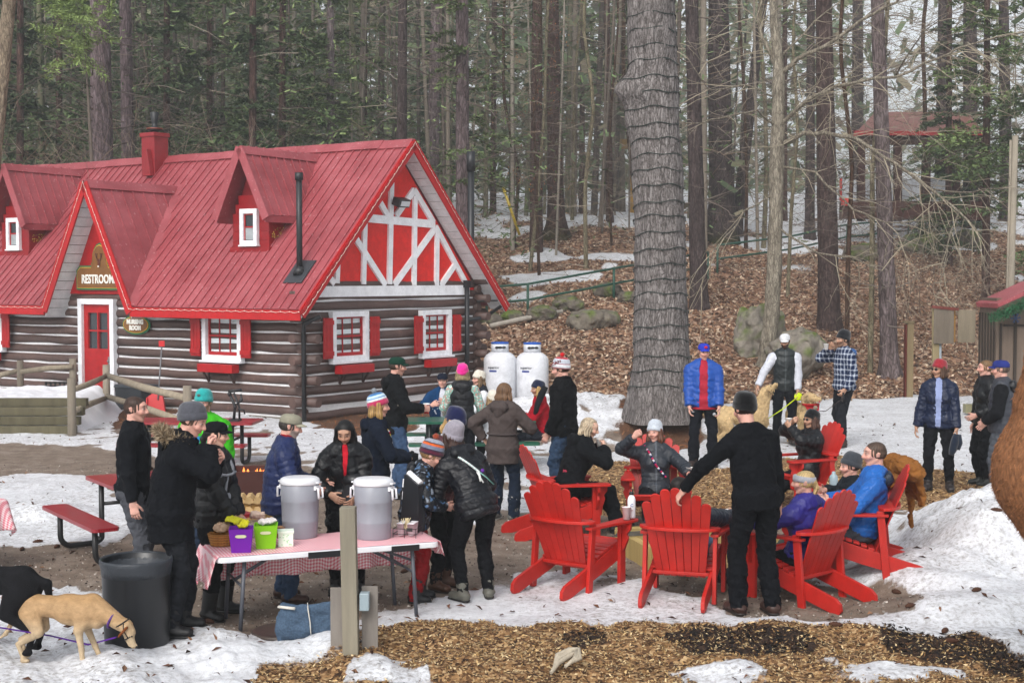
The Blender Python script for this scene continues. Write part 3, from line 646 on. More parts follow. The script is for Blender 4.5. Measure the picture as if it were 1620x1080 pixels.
B_GREY = bark_mat('grey_plated_bark', '#4a403f', '#75696a', '#a3989c'); B_DARK = bark_mat('dark_bark', '#2c2421', '#4c4140', '#6f6361', 1.2); B_PALE = bark_mat('pale_mottled_bark', '#665e54', '#8f877a', '#bab2a4', 1.4, .5); B_BRN = bark_mat('brown_bark', '#31231f', '#56413b', '#7a635b', 1.3)
TWIG = vcmat('twig', .9, .25, 3, 20, .2, .005)
def leaf_mat(name):
    m, n, l, b = newmat(name); a = n.new('ShaderNodeAttribute'); a.attribute_name = 'Col'
    oi = n.new('ShaderNodeObjectInfo'); r = ramp(n, l, oi.outputs['Random'], [(0, (.75, .75, .72)), (1, (1.25, 1.25, 1.15))])
    l.new(mixc(n, l, 1., a.outputs['Color'], r.outputs[0], 'MULTIPLY'), b.inputs['Base Color']); b.inputs['Roughness'].default_value = .7; b.inputs['Specular IOR Level'].default_value = .2
    return m
NEEDLE = leaf_mat('foliage')
def trunk_mesh(name, pts, rad, mat, parent, n=20, step=.35, flare=1.5, rough=.05, seed=0, tint=(1, 1, 1), moss=0, extra=None):
    pts = [np.array(p, float) for p in pts]; rs = np.random.RandomState(seed)
    L = [0]; 
    for a, b in zip(pts, pts[1:]): L.append(L[-1] + np.linalg.norm(b - a))
    k = max(4, int(L[-1] / step)); S = np.linspace(0, 1, k) ** 1.25 * L[-1]
    C = np.stack([np.interp(S, L, [p[i] for p in pts]) for i in range(3)], 1); r = np.interp(S, L, rad)
    r = r * (1 + (flare - 1) * np.exp(-S / (rad[0] * 1.6)))
    A = np.arange(n) * 2 * PI / n; X = C[:, None, 0] + r[:, None] * np.cos(A); Y = C[:, None, 1] + r[:, None] * np.sin(A); Zz = np.repeat(C[:, 2:3], n, 1)
    P = np.stack([X, Y, Zz], -1).reshape(-1, 3)
    rootf = np.exp(-S / (rad[0] * 1.3))[:, None] * (.22 * np.sin(A * 5 + rs.rand() * 6)[None] + .12 * np.sin(A * 3 + 1)[None]) * (flare - 1) * 1.2
    d = (1 + rough * pnoise(P * [1, 1, .35], 2.2 / max(rad[0], .1) ** .5, seed).reshape(k, n) + rough * .7 * pnoise(P * [1, 1, .25], 9, seed + 1).reshape(k, n) + rootf)
    if extra is not None: d = d + extra(S, A)
    X = C[:, None, 0] + r[:, None] * d * np.cos(A); Y = C[:, None, 1] + r[:, None] * d * np.sin(A)
    P = np.stack([X, Y, Zz], -1).reshape(-1, 3); ii = np.arange(k * n).reshape(k, n)
    Qd = np.stack([ii[:-1], np.roll(ii[:-1], -1, 1), np.roll(ii[1:], -1, 1), ii[1:]], -1).reshape(-1, 4)
    cols = np.tile(np.array(tint, float), (len(P), 1))
    if moss:
        w = np.clip(pnoise(P, 2.5, seed + 5) * .8 + 1.1 - (P[:, 2] - P[:, 2].min()) / moss, 0, 1)[:, None]; cols = cols * (1 - w) + np.array([.55, .75, .22]) * w
    return rawmesh(name, P, Qd, mat, cols, parent)
def branch_geo(mb, p, d, L, r, depth, rs, droop=.0, n=5, twist=.35):
    """recursive crooked branch"""
    k = max(3, int(L / .35)); pts = [np.array(p, float)]; rad = [r]; d = nrm(d)
    for i in range(k):
        d = nrm(d + rs.normal(size=3) * twist * .33 + np.array([0, 0, -droop * (i / k)])); pts.append(pts[-1] + d * L / k); rad.append(r * (1 - .85 * (i + 1) / k) + .002)
        if depth > 0 and i >= 1 and rs.rand() < .8:
            a = nrm(d + rs.normal(size=3) * .75); branch_geo(mb, pts[-1], a, L * rs.uniform(.3, .6), max(rad[-1] * .6, .004), depth - 1, rs, droop, max(3, n - 1), twist)
    mb.tube(pts, rad, n, cap=False); return pts
def sprays(rs, P0, D, L, n_side, wid, colr, q=(.13, .045), dens=5, droop=.35):
    """needle sprays along a bough: many leaf-sized quads"""
    V = []; C = []; D = nrm(D); side = nrm(np.cross(D, (0, 0, 1))); 
    for i in range(n_side):
        t = (i + rs.rand()) / n_side; b = P0 + D * L * t + np.array([0, 0, -droop * L * t * t]); w = wid * (1 - t * .75) * rs.uniform(.6, 1.1)
        for s in (-1, 1):
            dirn = nrm(side * s + D * rs.uniform(.3, .9) + np.array([0, 0, rs.uniform(-.35, .1)]))
            for j in range(dens):
                u = (j + rs.rand()) / dens; c = b + dirn * w * u + rs.normal(size=3) * .035 + np.array([0, 0, -.12 * u * w]); a = nrm(dirn + rs.normal(size=3) * .45); up = nrm(rs.normal(size=3) * .5 + (0, 0, 1)); x = nrm(np.cross(a, up))
                l_ = q[0] * rs.uniform(.6, 1.3); ww = q[1] * rs.uniform(.6, 1.2)
                V += [c - x * ww, c + x * ww, c + a * l_ + x * ww * .3, c + a * l_ - x * ww * .3]; k = rs.uniform(.6, 1.35); C += [np.array(colr) * k] * 4
    return V, C
def conifer_crown(seed, z0, z1, rmax, nb, colr, dens=5, nside=13, wid=.8, q=(.13, .045)):
    rs = np.random.RandomState(seed); V = []; C = []; tw = MB().color('#4a4038')
    for i in range(nb):
        t = rs.rand(); z = z0 + (z1 - z0) * t; L = rmax * (1.05 - .75 * t) * rs.uniform(.55, 1.1); a = rs.rand() * 2 * PI; el = rs.uniform(-.15, .3)
        D = np.array([math.cos(a) * math.cos(el), math.sin(a) * math.cos(el), math.sin(el)]); P0 = np.array([0, 0, z]) + D * L * .18
        v, c = sprays(rs, P0, D, L * .82, nside, wid * L / 2.4, np.array(colr) * rs.uniform(.7, 1.3), q, dens); V += v; C += c
        tw.tube([np.array([0, 0, z]) + D * L * f + np.array([0, 0, -.35 * L * max(0, f - .18) ** 2]) for f in (0, .35, .7, 1)], [.03, .022, .014, .005], 4, cap=False)
    m = rawmesh('crown', V, np.arange(len(V)).reshape(-1, 4), NEEDLE, np.array(C)); t_ = tw.build('branches', TWIG, None)
    return m, t_
GR1, GR2, GR3, GRL = (.080, .118, .050), (.115, .160, .062), (.060, .088, .044), (.20, .27, .09)
CROWNS = [conifer_crown(1, 2.5, 14, 3.2, 62, GR1), conifer_crown(2, 4, 15, 2.8, 52, GR2), conifer_crown(3, 1.0, 12, 2.6, 75, GR3, 6), conifer_crown(4, 5, 14, 2.6, 26, GR2, 4)]
def dead_branches(seed, z0, z1, nb, rmax, colr='#6b6058'):
    rs = np.random.RandomState(seed); tw = MB().color(colr)
    for i in range(nb):
        z = rs.uniform(z0, z1); a = rs.rand() * 2 * PI; branch_geo(tw, (0, 0, z), (math.cos(a), math.sin(a), rs.uniform(-.25, .35)), rmax * rs.uniform(.4, 1), .022, 2, rs, .12, 4, .5)
    return tw.build('branches', TWIG, None)
DEAD = [dead_branches(11, 1.5, 11, 26, 2.4), dead_branches(12, 1.2, 11, 34, 2.0, '#7d746a'), dead_branches(13, 3, 12, 20, 3.2, '#5b504a')]
def beech_leaves(seed):
    rs = np.random.RandomState(seed); tw = MB().color('#6b6058'); V = []; C = []
    for i in range(30):
        z = rs.uniform(2, 9.5); a = rs.rand() * 2 * PI; pts = branch_geo(tw, (0, 0, z), (math.cos(a), math.sin(a), .1), rs.uniform(1, 2.4), .014, 1, rs, .1, 3, .4)
        for p in pts[2:]:
            for j in range(5):
                c = p + rs.normal(size=3) * .14; x = nrm(rs.normal(size=3)) * .022; y = nrm(rs.normal(size=3) + (0, 0, -1.5)) * .055; V += [c - x, c + x, c + x * .3 + y, c - x * .3 + y]; C += [np.array((.30, .12, .045)) * rs.uniform(.6, 1.4)] * 4
    return rawmesh('brown_leaves', V, np.arange(len(V)).reshape(-1, 4), NEEDLE, np.array(C)), tw.build('branches', TWIG, None)
BEECH = beech_leaves(5)
def attach(proto, parent, loc, rz=0, sc=1):
    first = proto.get('used') is None
    o = proto if first else proto.copy()
    if first: proto['used'] = 1
    else: COL.objects.link(o)
    o.parent = parent; o.location = loc; o.rotation_euler = (0, 0, rz); o.scale = (sc, sc, sc); return o
rt = random.Random(5)
def tree(name, base, top_px, w, mat, label, cat, group=None, Y=None, parts=(), flare=1.35, tint=(1, 1, 1), moss=0, Ht=17, kink=.0, seed=0, n=18):
    if Y is None: b = G(*base)
    else: q = at(base[0], 440, Y); b = np.array([q[0], q[1], gz(q[0], q[1])])
    t = at(top_px, 0, b[1]); d = (t - b) / max(t[2] - b[2], .5); r0 = w / 2 / F * b[1]; r0 = r0 / 1.05
    root = empty(name, b - [0, 0, .08], 0, label, cat, group)
    rs = np.random.RandomState(abs(seed + int(base[0]))); pts = [np.zeros(3)]
    for i in range(1, 7):
        h = Ht * i / 6; pts.append(np.array([d[0] * h + rs.normal() * kink * min(h, 4) * .3, d[1] * h * 0 + rs.normal() * kink * .3, h]))
    trunk_mesh('trunk', pts, [r0 * (1.06 - .5 * i / 6) for i in range(7)], mat, root, n, seed=abs(int(base[0])), flare=flare, tint=tint, moss=moss, step=.4 if r0 > .1 else .8)
    for pr, sc in parts:
        a = rt.random() * 6.28
        for o in (pr if isinstance(pr, tuple) else (pr,)): attach(o, root, (d[0] * 4, 0, 0), a, sc)
    return root
PG, MG, SG = 'pine trunks standing in the wood', 'slim young trees on the leafy slope', 'evergreens among the pines'
C0, C1, C2, C3 = CROWNS; D0, D1, D2 = DEAD
# ---- the great pine with its burl and wrapped light string
bb = G(1043, 690); K = bb[1] / F
big = empty('pine_tree', bb - [0, 0, .05], 0, 'massive grey barked pine with a knobbly burl, wrapped in dark light strings', 'tree')
def burl(S, A):
    o = np.zeros((len(S), len(A)))
    for s0, a0, h, ws, wa in ((5.85, PI + .2, .66, .22, .40), (5.75, PI + 1.0, .30, .14, .24), (5.35, PI + .15, .26, .34, .5), (7.55, PI, .14, .12, .25), (7.3, PI + .3, .05, .1, .2), (2.9, -1.7, .05, .1, .12), (2.95, -1.2, .05, .1, .12)):
        da = (A - a0 + PI) % (2 * PI) - PI; o += h * np.exp(-((S - s0) / ws) ** 2)[:, None] * np.exp(-(da / wa) ** 2)[None]
    return o
bx = lambda px, py: at(px, py, bb[1]) - bb
ptsb = [np.zeros(3), bx(1047, 560), bx(1043, 350), bx(1036, 170), bx(1029, 0), bx(1020, -220), bx(1012, -500)]
radb = [46 * K, 42.5 * K, 40 * K, 38.5 * K, 37.5 * K, 35 * K, 32 * K]
trunk_mesh('trunk', ptsb, radb, bark_mat('great_pine_bark', '#4f4a48', '#7d7775', '#aaa5a3', 1.5, 1.0), big, 96, .05, 1.27, .03, 9, (1.0, 1.0, 1.0), extra=burl)
ls = empty('string_lights', bb, 0, 'dark green light string wound in many loops round the massive pine', 'string lights')
rs_ = np.random.RandomState(4)
zl = .35; i = 0
Sb = np.cumsum([0] + [np.linalg.norm(b - a) for a, b in zip(ptsb, ptsb[1:])])
wire = MB().color('#17231d')
while zl < 8.6:
    P = []; tilt = rs_.uniform(.06, .2); ph = rs_.rand() * 6
    for j in range(41):
        a = j * 2 * PI / 40; z = zl + tilt * .5 * math.cos(a + 2.2) + .02 * math.sin(a * 5 + ph) + .34 * j / 40 * .8
        c = np.array([np.interp(z, Sb, [p[q] for p in ptsb]) for q in range(2)]); r = np.interp(z, Sb, radb) * (1 + .27 * math.exp(-z / (radb[0] * 1.6))) * 1.01 + .008
        r *= 1 + burl(np.array([z]), np.array([a % (2 * PI)]))[0, 0] * .9
        P.append((c[0] + r * math.cos(a), c[1] + r * math.sin(a), z))
    wire.tube(P, .009, 5, cap=False)
    for p in P[::3]: wire.ball(np.array(p) + (0, 0, -.02), (.010, .010, .02), 5, 4)
    zl += .27; i += 1
wire.build('wound_cable', PLASTIC(), ls)
# ---- named trunks (base pixel, pixel of the axis at the top edge, width)
lab = lambda s: s
tree('pine_tree', (1106, 488), 1094, 27, B_DARK, 'dark pine trunk immediately right of the massive wrapped pine', 'tree', PG, parts=((D0, 1),))
tree('pine_tree', (1143, 385), 1136, 42, B_DARK, 'thickest dark pine trunk on the crest, mossy foot, right of the wrapped pine', 'tree', PG, parts=((D1, 1),), moss=.7)
tree('pine_tree', (1163, 372), 1207, 19, B_DARK, 'dark pine leaning to the right beside the thickest trunk on the crest', 'tree', PG)
tree('pine_tree', (1312, 522), 1303, 34, B_DARK, 'tall dark brown pine behind the two men with golden retrievers', 'tree', PG, parts=((D2, 1),), tint=(1.1, .98, .92))
tree('pine_tree', (1408, 612), 1388, 28, B_GREY, 'grey brown pine at the foot of the slope behind the plaid shirt', 'tree', PG, parts=((D1, .9),), flare=1.6, tint=(.85, .82, .79))
tree('pine_tree', (1356, 345), 1357, 22, B_DARK, 'dark pine trunk left of the far red roofed pavilion', 'tree', PG, parts=((D0, 1.),))
tree('pine_tree', (1281, 378), 1283, 16, B_DARK, 'slender dark pine between the pale tree and the tall brown pine', 'tree', PG, parts=((D2, .8),))
tree('pine_tree', (880, 380), 874, 26, B_BRN, 'brown pine with a wide mossy foot on the crest above the gas tanks', 'tree', PG, parts=((D0, 1),), flare=2.1, moss=.5)
tree('pine_tree', (848, 398), 850, 21, B_BRN, 'reddish brown pine just left of the wide footed one on the crest', 'tree', PG, parts=((BEECH, 1.),), flare=1.1)
tree('pine_tree', (733, 0), 731, 25, B_GREY, 'grey pine trunk rising behind the right slope of the cabin roof', 'tree', PG, Y=41, parts=((D2, 1.), (C3, .8)), tint=(.75, .7, .7))
tree('pine_tree', (634, 0), 637, 19, B_DARK, 'dark pine trunk rising behind the roof ridge left of the gable peak', 'tree', PG, Y=43, parts=((D1, 1),))
tree('pine_tree', (682, 0), 690, 21, B_GREY, 'pale grey pine trunk seen behind the gable peak', 'tree', PG, Y=56, tint=(1.15, 1.1, 1.1))
tree('pine_tree', (524, 0), 523, 14, B_GREY, 'thin grey pine behind the middle of the roof ridge', 'tree', PG, Y=47, parts=((C1, .9),))
tree('pine_tree', (163, 0), 158, 42, B_GREY, 'broad mauve grey pine trunk behind the chimney', 'tree', PG, Y=41, tint=(.84, .78, .79), parts=((D2, 1),))
tree('pine_tree', (207, 0), 198, 25, B_GREY, 'forked grey pine squeezed behind the broad mauve trunk', 'tree', PG, Y=44, tint=(.7, .64, .66), parts=((D0, .8),))
tree('pine_tree', (-52, 0), 14, 26, B_PALE, 'pale leaning trunk cut by the top left corner', 'tree', PG, Y=30, tint=(.9, .8, .7))
tree('pine_tree', (1488, 352), 1492, 20, B_DARK, 'dark trunk among hemlocks right of the pavilion roof', 'tree', PG, parts=((D0, 1),))
tree('pine_tree', (1537, 360), 1534, 26, B_DARK, 'stout dark trunk behind the grey pole at right', 'tree', PG, parts=((C2, .8),))
tree('pine_tree', (1592, 350), 1588, 20, B_DARK, 'dark trunk near the top right corner', 'tree', PG, parts=((D2, 1),))
tree('pine_tree', (965, 352), 960, 12, B_BRN, 'slim brown trunk seen beyond the crest left of the wrapped pine', 'tree', PG, parts=((D1, .8),), flare=1.1)
tree('pine_tree', (768, 345), 772, 8, B_PALE, 'thin pale trunk right of the black stove pipe', 'tree', PG, tint=(.8, .8, .7))
for i, (bx_, by_, tx, w_, nm) in enumerate([(812, 395, 806, 6, 'slim bare sapling right of the cabin roof edge'), (838, 430, 872, 6, 'slim sapling crossing the brown pine on the slope'), (853, 437, 846, 5, 'thin sapling leaning left beside the railing'),
        (927, 426, 936, 7, 'smooth sapling standing above the handrail, left of the wrapped pine'), (968, 392, 975, 4, 'thread thin sapling on the crest'), (1246, 470, 1262, 6, 'young tree left of the slender dark pine'),
        (1340, 600, 1336, 8, 'greenish sapling right of the tall brown pine'), (1376, 610, 1395, 9, 'crooked sapling leaning against the grey brown pine'), (1455, 395, 1470, 8, 'sapling in front of the pavilion'), (1208, 392, 1212, 8, 'straight young tree left of the pale mottled tree'), (1180, 395, 1168, 6, 'sapling between the leaning pine and the pale tree'), (905, 350, 912, 6, 'thin young tree beyond the crest'), (1010, 350, 985, 8, 'thin brown tree hidden half behind the wrapped pine')]):
    tree('young_tree', (bx_, by_), tx, w_, B_PALE if i % 2 else B_BRN, nm, 'tree', MG, parts=((random.choice(DEAD), .55),), flare=1.15, kink=.12, n=8, tint=(.8, .78, .62))
hem = [(92, 50, C0, 1.1, 'dark hemlock filling the top left corner'), (445, 47, C0, 1.25, 'large dark hemlock behind the middle of the roof'), (330, 52, C1, 1.2, 'olive green pine left of the large hemlock'), (262, 46, C2, 1.1, 'dense hemlock right of the chimney'), (398, 43, C2, .85, 'dark drooping hemlock directly behind the right dormer'), (575, 55, C1, 1.1, 'thin crowned evergreen left of the gable peak'),
       (30, 44, C2, 1.1, 'low dark evergreen at the left edge'), (780, 62, C3, 1.2, 'sparse evergreen beyond the crest'), (1010, 70, C1, 1.2, 'evergreen behind the burl of the wrapped pine'), (920, 66, C0, 1.1, 'dim evergreen deep in the wood'), (1560, 47, C1, 1.0, 'hemlock with sweeping boughs at the right edge'), (1650, 43, C0, 1.0, 'dark hemlock cut by the right edge'), (1500, 53, C2, .75, 'low hemlock beside the pavilion'), (1240, 64, C3, .8, 'small evergreen behind the pale tree'), (700, 66, C2, 1.1, 'evergreen deep behind the black stove pipe')]
for px, Y, cr, sc, nm in hem: tree('evergreen_tree', (px, 0), px + 2, 14 * 45 / Y, B_BRN, nm, 'tree', SG, Y=Y, parts=((cr, sc),), n=10)
# light green pine spray in front of the mauve trunk
rs_ = np.random.RandomState(8); V = []; C = []; lb = at(150, 440, 38); lb[2] = gz(lb[0], lb[1]); yt = empty('young_pine', lb, 0, 'bright yellow green pine spray in front of the broad mauve trunk', 'tree')
for i in range(46):
    c = at(rs_.uniform(68, 170), rs_.uniform(0, 100), 38 + rs_.uniform(-.8, .8)) - lb; v, k_ = sprays(rs_, c, nrm(rs_.normal(size=3) + (0, 0, .2)), .7, 9, .3, GRL, (.12, .02), 5, .1); V += v; C += k_
rawmesh('needles', V, np.arange(len(V)).reshape(-1, 4), NEEDLE, np.array(C), yt)
tw = MB().color('#5a5048'); tw.tube([(0, 0, -.1), (.05, 0, 4), (-.2, 0, 9.5)], [.09, .07, .02], 8)
for i in range(14): z = 5.5 + i * .3; tw.tube([(0, 0, z), (rs_.uniform(-1.4, .3), rs_.uniform(-.5, .5), z + .5)], [.02, .006], 4)
tw.build('trunk', TWIG, yt)
# ---- the pale mottled tree with long arching limbs
pb = G(1213, 612); PY = pb[1]; pt = empty('maple_tree', pb - [0, 0, .05], 0, 'pale mottled bare tree with long thin arching limbs reaching right', 'tree')
q_ = lambda px, py, dy=0: at(px, py, PY + dy) - pb; k_ = PY / F
trunk_mesh('trunk', [np.zeros(3), q_(1222, 480), q_(1228, 330), q_(1229, 240), q_(1231, 180), q_(1232, 100), q_(1225, 40), q_(1222, -60)], [13 * k_, 12 * k_, 11 * k_, 12 * k_, 10 * k_, 8.5 * k_, 7 * k_, 6 * k_], B_PALE, pt, 16, .18, 1.5, .09, 21, (.95, .95, .92))
rs_ = np.random.RandomState(17)
limbs = [([(1232, 118), (1262, 92), (1305, 70), (1363, 29), (1417, 0), (1470, -50)], 4.2, -1.5), ([(1234, 196), (1256, 172), (1281, 153), (1322, 132), (1417, 116), (1487, 87), (1529, 68), (1640, 45)], 3.6, -2.5), ([(1233, 228), (1272, 207), (1322, 209), (1360, 219), (1417, 256), (1475, 298), (1516, 331), (1545, 362)], 4.0, -3),
         ([(1232, 112), (1220, 84), (1206, 56), (1198, 25), (1210, -20)], 4.5, .5), ([(1229, 200), (1200, 172), (1153, 180), (1110, 192), (1074, 190)], 1.8, -2), ([(1226, 300), (1180, 330), (1130, 395), (1110, 450)], 1.6, -1), ([(1228, 260), (1290, 270), (1350, 330), (1400, 350), (1470, 345)], 2.2, -2), ([(1225, 350), (1290, 400), (1340, 400), (1395, 425)], 2.0, -2), ([(1228, 150), (1180, 130), (1120, 140), (1075, 66)], 1.6, -1.5), ([(1232, 90), (1290, 30), (1340, -10)], 2, 1), ([(1516, 331), (1500, 380), (1492, 430), (1480, 465)], 1.4, -3), ([(1475, 298), (1540, 300), (1600, 290)], 1.6, -3), ([(1529, 68), (1570, 95), (1605, 130), (1640, 150)], 1.8, -2.5), ([(1417, 116), (1450, 60), (1500, 20)], 1.5, -2.5)]
lm = MB(); tw = MB()
for pp, w_, dy in limbs:
    P = []; n_ = len(pp)
    for a in range(n_): P.append(q_(pp[a][0], pp[a][1], dy * a / (n_ - 1)))
    D_ = []                              # smooth the polyline
    for a in range(n_ - 1):
        for t in (0, .33, .66): D_.append(P[a] * (1 - t) + P[a + 1] * t + rs_.normal(size=3) * .02)
    D_.append(P[-1]); lm.color((.85, .84, .80)); lm.tube(D_, [w_ * k_ * (1 - .72 * i / len(D_)) for i in range(len(D_))], 7)
    tw.color(random.choice(['#8d8373', '#7a6f62', '#a09682']))
    for i in range(2, len(D_)):
        for j in range(2 if w_ > 3 else 1):
            branch_geo(tw, D_[i], nrm(D_[i] - D_[i - 1]) + rs_.normal(size=3) * .7 + np.array([.1, 0, -.25]), rs_.uniform(.6, 2.0), .011, 2, rs_, .22, 4, .55)
lm.build('limbs', B_PALE, pt); tw.build('twigs', TWIG, pt)
# ---- undergrowth twigs (bare brush behind the cabin and on the slope)
for px, Y, n_, h_, nm in ((60, 38.5, 26, 3.6, 'tangle of bare brown brush behind the left dormer'), (115, 40, 20, 3.0, 'bare brush beside the broad mauve trunk'), (330, 41, 16, 3.4, 'bare brush behind the roof between chimney and right dormer'), (1440, 44, 18, 3.0, 'bare brush right of the grey brown pine'), (1560, 41, 16, 2.6, 'bare brush above the red roofed booth'), (905, 60, 14, 3, 'bare brush on the crest beyond the railing')):
    p = at(px, 440, Y); p[2] = gz(p[0], p[1]); r_ = empty('shrub', p, 0, nm, 'shrub', 'bare brush in the wood'); tw = MB(); z0 = 2.2 if px < 400 else 0
    for i in range(n_): tw.color(random.choice(['#8a7664', '#6f5d50', '#9b8a78'])); branch_geo(tw, (rs_.normal() * .8, rs_.normal() * .5, z0 * .3), (rs_.normal() * .4, rs_.normal() * .3, 1), h_ * rs_.uniform(.5, 1.1) + z0, .014, 2, rs_, .05, 4, .4)
    tw.build('stems', TWIG, r_)
# ---- far woods: trunks, twigs and foliage nobody could count
rs_ = np.random.RandomState(99); V = []; Qf = []; C = []; base = 0
def quadstrip(x, y, z, h, w, c, lean):
    global base
    A = rs_.rand() * PI; 
    for s in (0, PI / 2):
        dx = math.cos(A + s) * w / 2; dy = math.sin(A + s) * w / 2
        V.extend([(x - dx, y - dy, z), (x + dx, y + dy, z), (x + lean + dx * .5, y + dy * .5, z + h), (x + lean - dx * .5, y - dy * .5, z + h)]); C.extend([c] * 4)
TR = []
for i in range(300):
    Y = rs_.uniform(56, 150) if i > 300 else rs_.uniform(50, 75); X = Y * rs_.uniform(-.62, .62)
    if X / Y > .08 and rs_.rand() < .45 or .2 < X / Y < .35 and Y < 75: continue
    TR.append((X, Y))
TX = np.array(TR); TZ = H(TX[:, 0], TX[:, 1])
far = MB()
for (X, Y), z in zip(TR, TZ):
    w = rs_.choice([.08, .10, .14, .2, .32]) * .5; c0 = np.array(hexc(random.choice(['#4d453f', '#5c524a', '#6f655b', '#82786c', '#66644f', '#8f877b']))) ; far.color(tuple(c0))
    ln = rs_.normal() * .5; far.tube([(X, Y, z - .1), (X + ln * .5, Y, z + 8), (X + ln, Y, z + 20)], [w, w * .8, w * .5], 5, cap=False)
far.build('far_trunks', vcmat('fartrunk', .9, .3, .8, 4, .2, .02), None); tag(bpy.data.objects['far_trunks'], 'hazy mass of distant tree trunks filling the wood behind', 'woods', kind='stuff')
N = 130000; Y = rs_.uniform(54, 150, N); X = Y * rs_.uniform(-.6, .6, N); zz = rs_.uniform(.5, 1, N) * 0 + rs_.uniform(1, 24, N)
g_ = H(X, Y); P = np.stack([X, Y, zz], 1); dn = pnoise(P, .16, 51) + .5 * pnoise(P, .5, 52) + np.clip(-X / Y, -.1, .4) * 2.0 - .05
px_ = X / Y; keep = ~((px_ > .22) & (px_ < .35) & (Y < 68)) & (dn > rs_.uniform(-.4, .7, N) + np.clip((px_ - .12) * 3.0, 0, 1.0)); X, Y, zz, g_ = X[keep], Y[keep], zz[keep], g_[keep]; n_ = len(X)
s = rs_.uniform(.22, .6, n_) * (Y / 80); ctr = np.stack([X, Y, g_ + zz], 1); a = rs_.normal(size=(n_, 3)); a /= np.linalg.norm(a, axis=1)[:, None]; b_ = np.cross(a, rs_.normal(size=(n_, 3))); b_ /= np.linalg.norm(b_, axis=1)[:, None]
VV = np.stack([ctr - a * s[:, None] - b_ * s[:, None] * .3, ctr + a * s[:, None] - b_ * s[:, None] * .3, ctr + a * s[:, None] * .8 + b_ * s[:, None] * .3, ctr - a * s[:, None] * .8 + b_ * s[:, None] * .3], 1).reshape(-1, 3)
kk_ = rs_.uniform(.6, 1.4, (n_, 1)); pal = np.array([hexc('#5a6a4e'), hexc('#687858'), hexc('#777b62'), hexc('#88806e'), hexc('#697864')])[rs_.randint(0, 5, n_)] * kk_
fo_ = rawmesh('far_foliage', VV, np.arange(len(VV)).reshape(-1, 4), NEEDLE, np.repeat(pal, 4, 0)); tag(fo_, 'dim grey green foliage of the distant wood', 'woods', kind='stuff')
N = 330000; Y = rs_.uniform(43, 72, N); pf = np.where(rs_.rand(N) < .74, rs_.uniform(-.46, .02, N), rs_.uniform(.02, .46, N)); X = Y * pf; zz = rs_.uniform(1.2, 16, N); P = np.stack([X, Y, zz * 1.0], 1)
dn = pnoise(P * [1, 1, .55], .42, 71) + .8 * pnoise(P * [1, 1, 3.2], .9, 72) + np.clip(-pf * 1.6, -.7, .5); keep = (dn > rs_.uniform(.2, .9, N)) & ~((pf > .245) & (pf < .325) & (Y < 58)); X, Y, zz = X[keep], Y[keep], zz[keep]; g_ = H(X, Y); n_ = len(X)
s = rs_.uniform(.05, .13, n_)[:, None]; ctr = np.stack([X, Y, g_ + zz], 1); a = rs_.normal(size=(n_, 3)) * (1, 1, .35); a /= np.linalg.norm(a, axis=1)[:, None]; b_ = np.cross(a, rs_.normal(size=(n_, 3)) * .4 + (0, 0, 1)); b_ /= np.linalg.norm(b_, axis=1)[:, None]
VV = np.stack([ctr - a * s - b_ * s * .25, ctr + a * s - b_ * s * .25, ctr + a * s * .8 + b_ * s * .25, ctr - a * s * .8 + b_ * s * .25], 1).reshape(-1, 3); hue = pnoise(ctr, .12, 75)[:, None]
pal = (np.array([.085, .125, .055]) * (1 + .35 * hue) + np.array([.03, .02, .005]) * np.clip(hue, 0, 1)) * rs_.uniform(.6, 1.8, (n_, 1))
tag(rawmesh('evergreen_boughs', VV, np.arange(len(VV)).reshape(-1, 4), NEEDLE, np.repeat(pal, 4, 0), smooth=False), 'layered green hemlock boughs massed behind the cabin and deeper in the wood', 'woods', kind='stuff')
# fine twig haze of the far wood
N = 26000; Y = rs_.uniform(42, 110, N); X = Y * rs_.uniform(-.5, .5, N); g_ = H(X, Y); zz = rs_.uniform(.8, 13, N); L = rs_.uniform(.4, 1.6, N); a = rs_.normal(size=(N, 3)) * (1, 1, .45); a /= np.linalg.norm(a, axis=1)[:, None]; w = Y[:, None] / 2250 * .5 * np.array([[0, 0, 1.]])
ctr = np.stack([X, Y, g_ + zz], 1); o2 = ctr + a * L[:, None]; mid = ctr + a * L[:, None] * .5 + rs_.normal(size=(N, 3)) * .08
VV = np.stack([ctr - w, ctr + w, mid + w * .8, mid - w * .8, mid - w * .8, mid + w * .8, o2 + w * .3, o2 - w * .3], 1).reshape(-1, 3)
pal = np.array([hexc('#6f6358'), hexc('#85796b'), hexc('#5a4f45'), hexc('#9a8f80'), hexc('#7a6a58')])[rs_.randint(0, 5, N)]
tag(rawmesh('far_twigs', VV, np.arange(len(VV)).reshape(-1, 4), TWIG, np.repeat(pal, 8, 0)), 'fine bare twigs hazing the wood', 'woods', kind='stuff')

for g_ in CROWNS + DEAD + [BEECH]:
    for o_ in (g_ if isinstance(g_, tuple) else (g_,)):
        if o_.get('used') is None: bpy.data.objects.remove(o_)
        
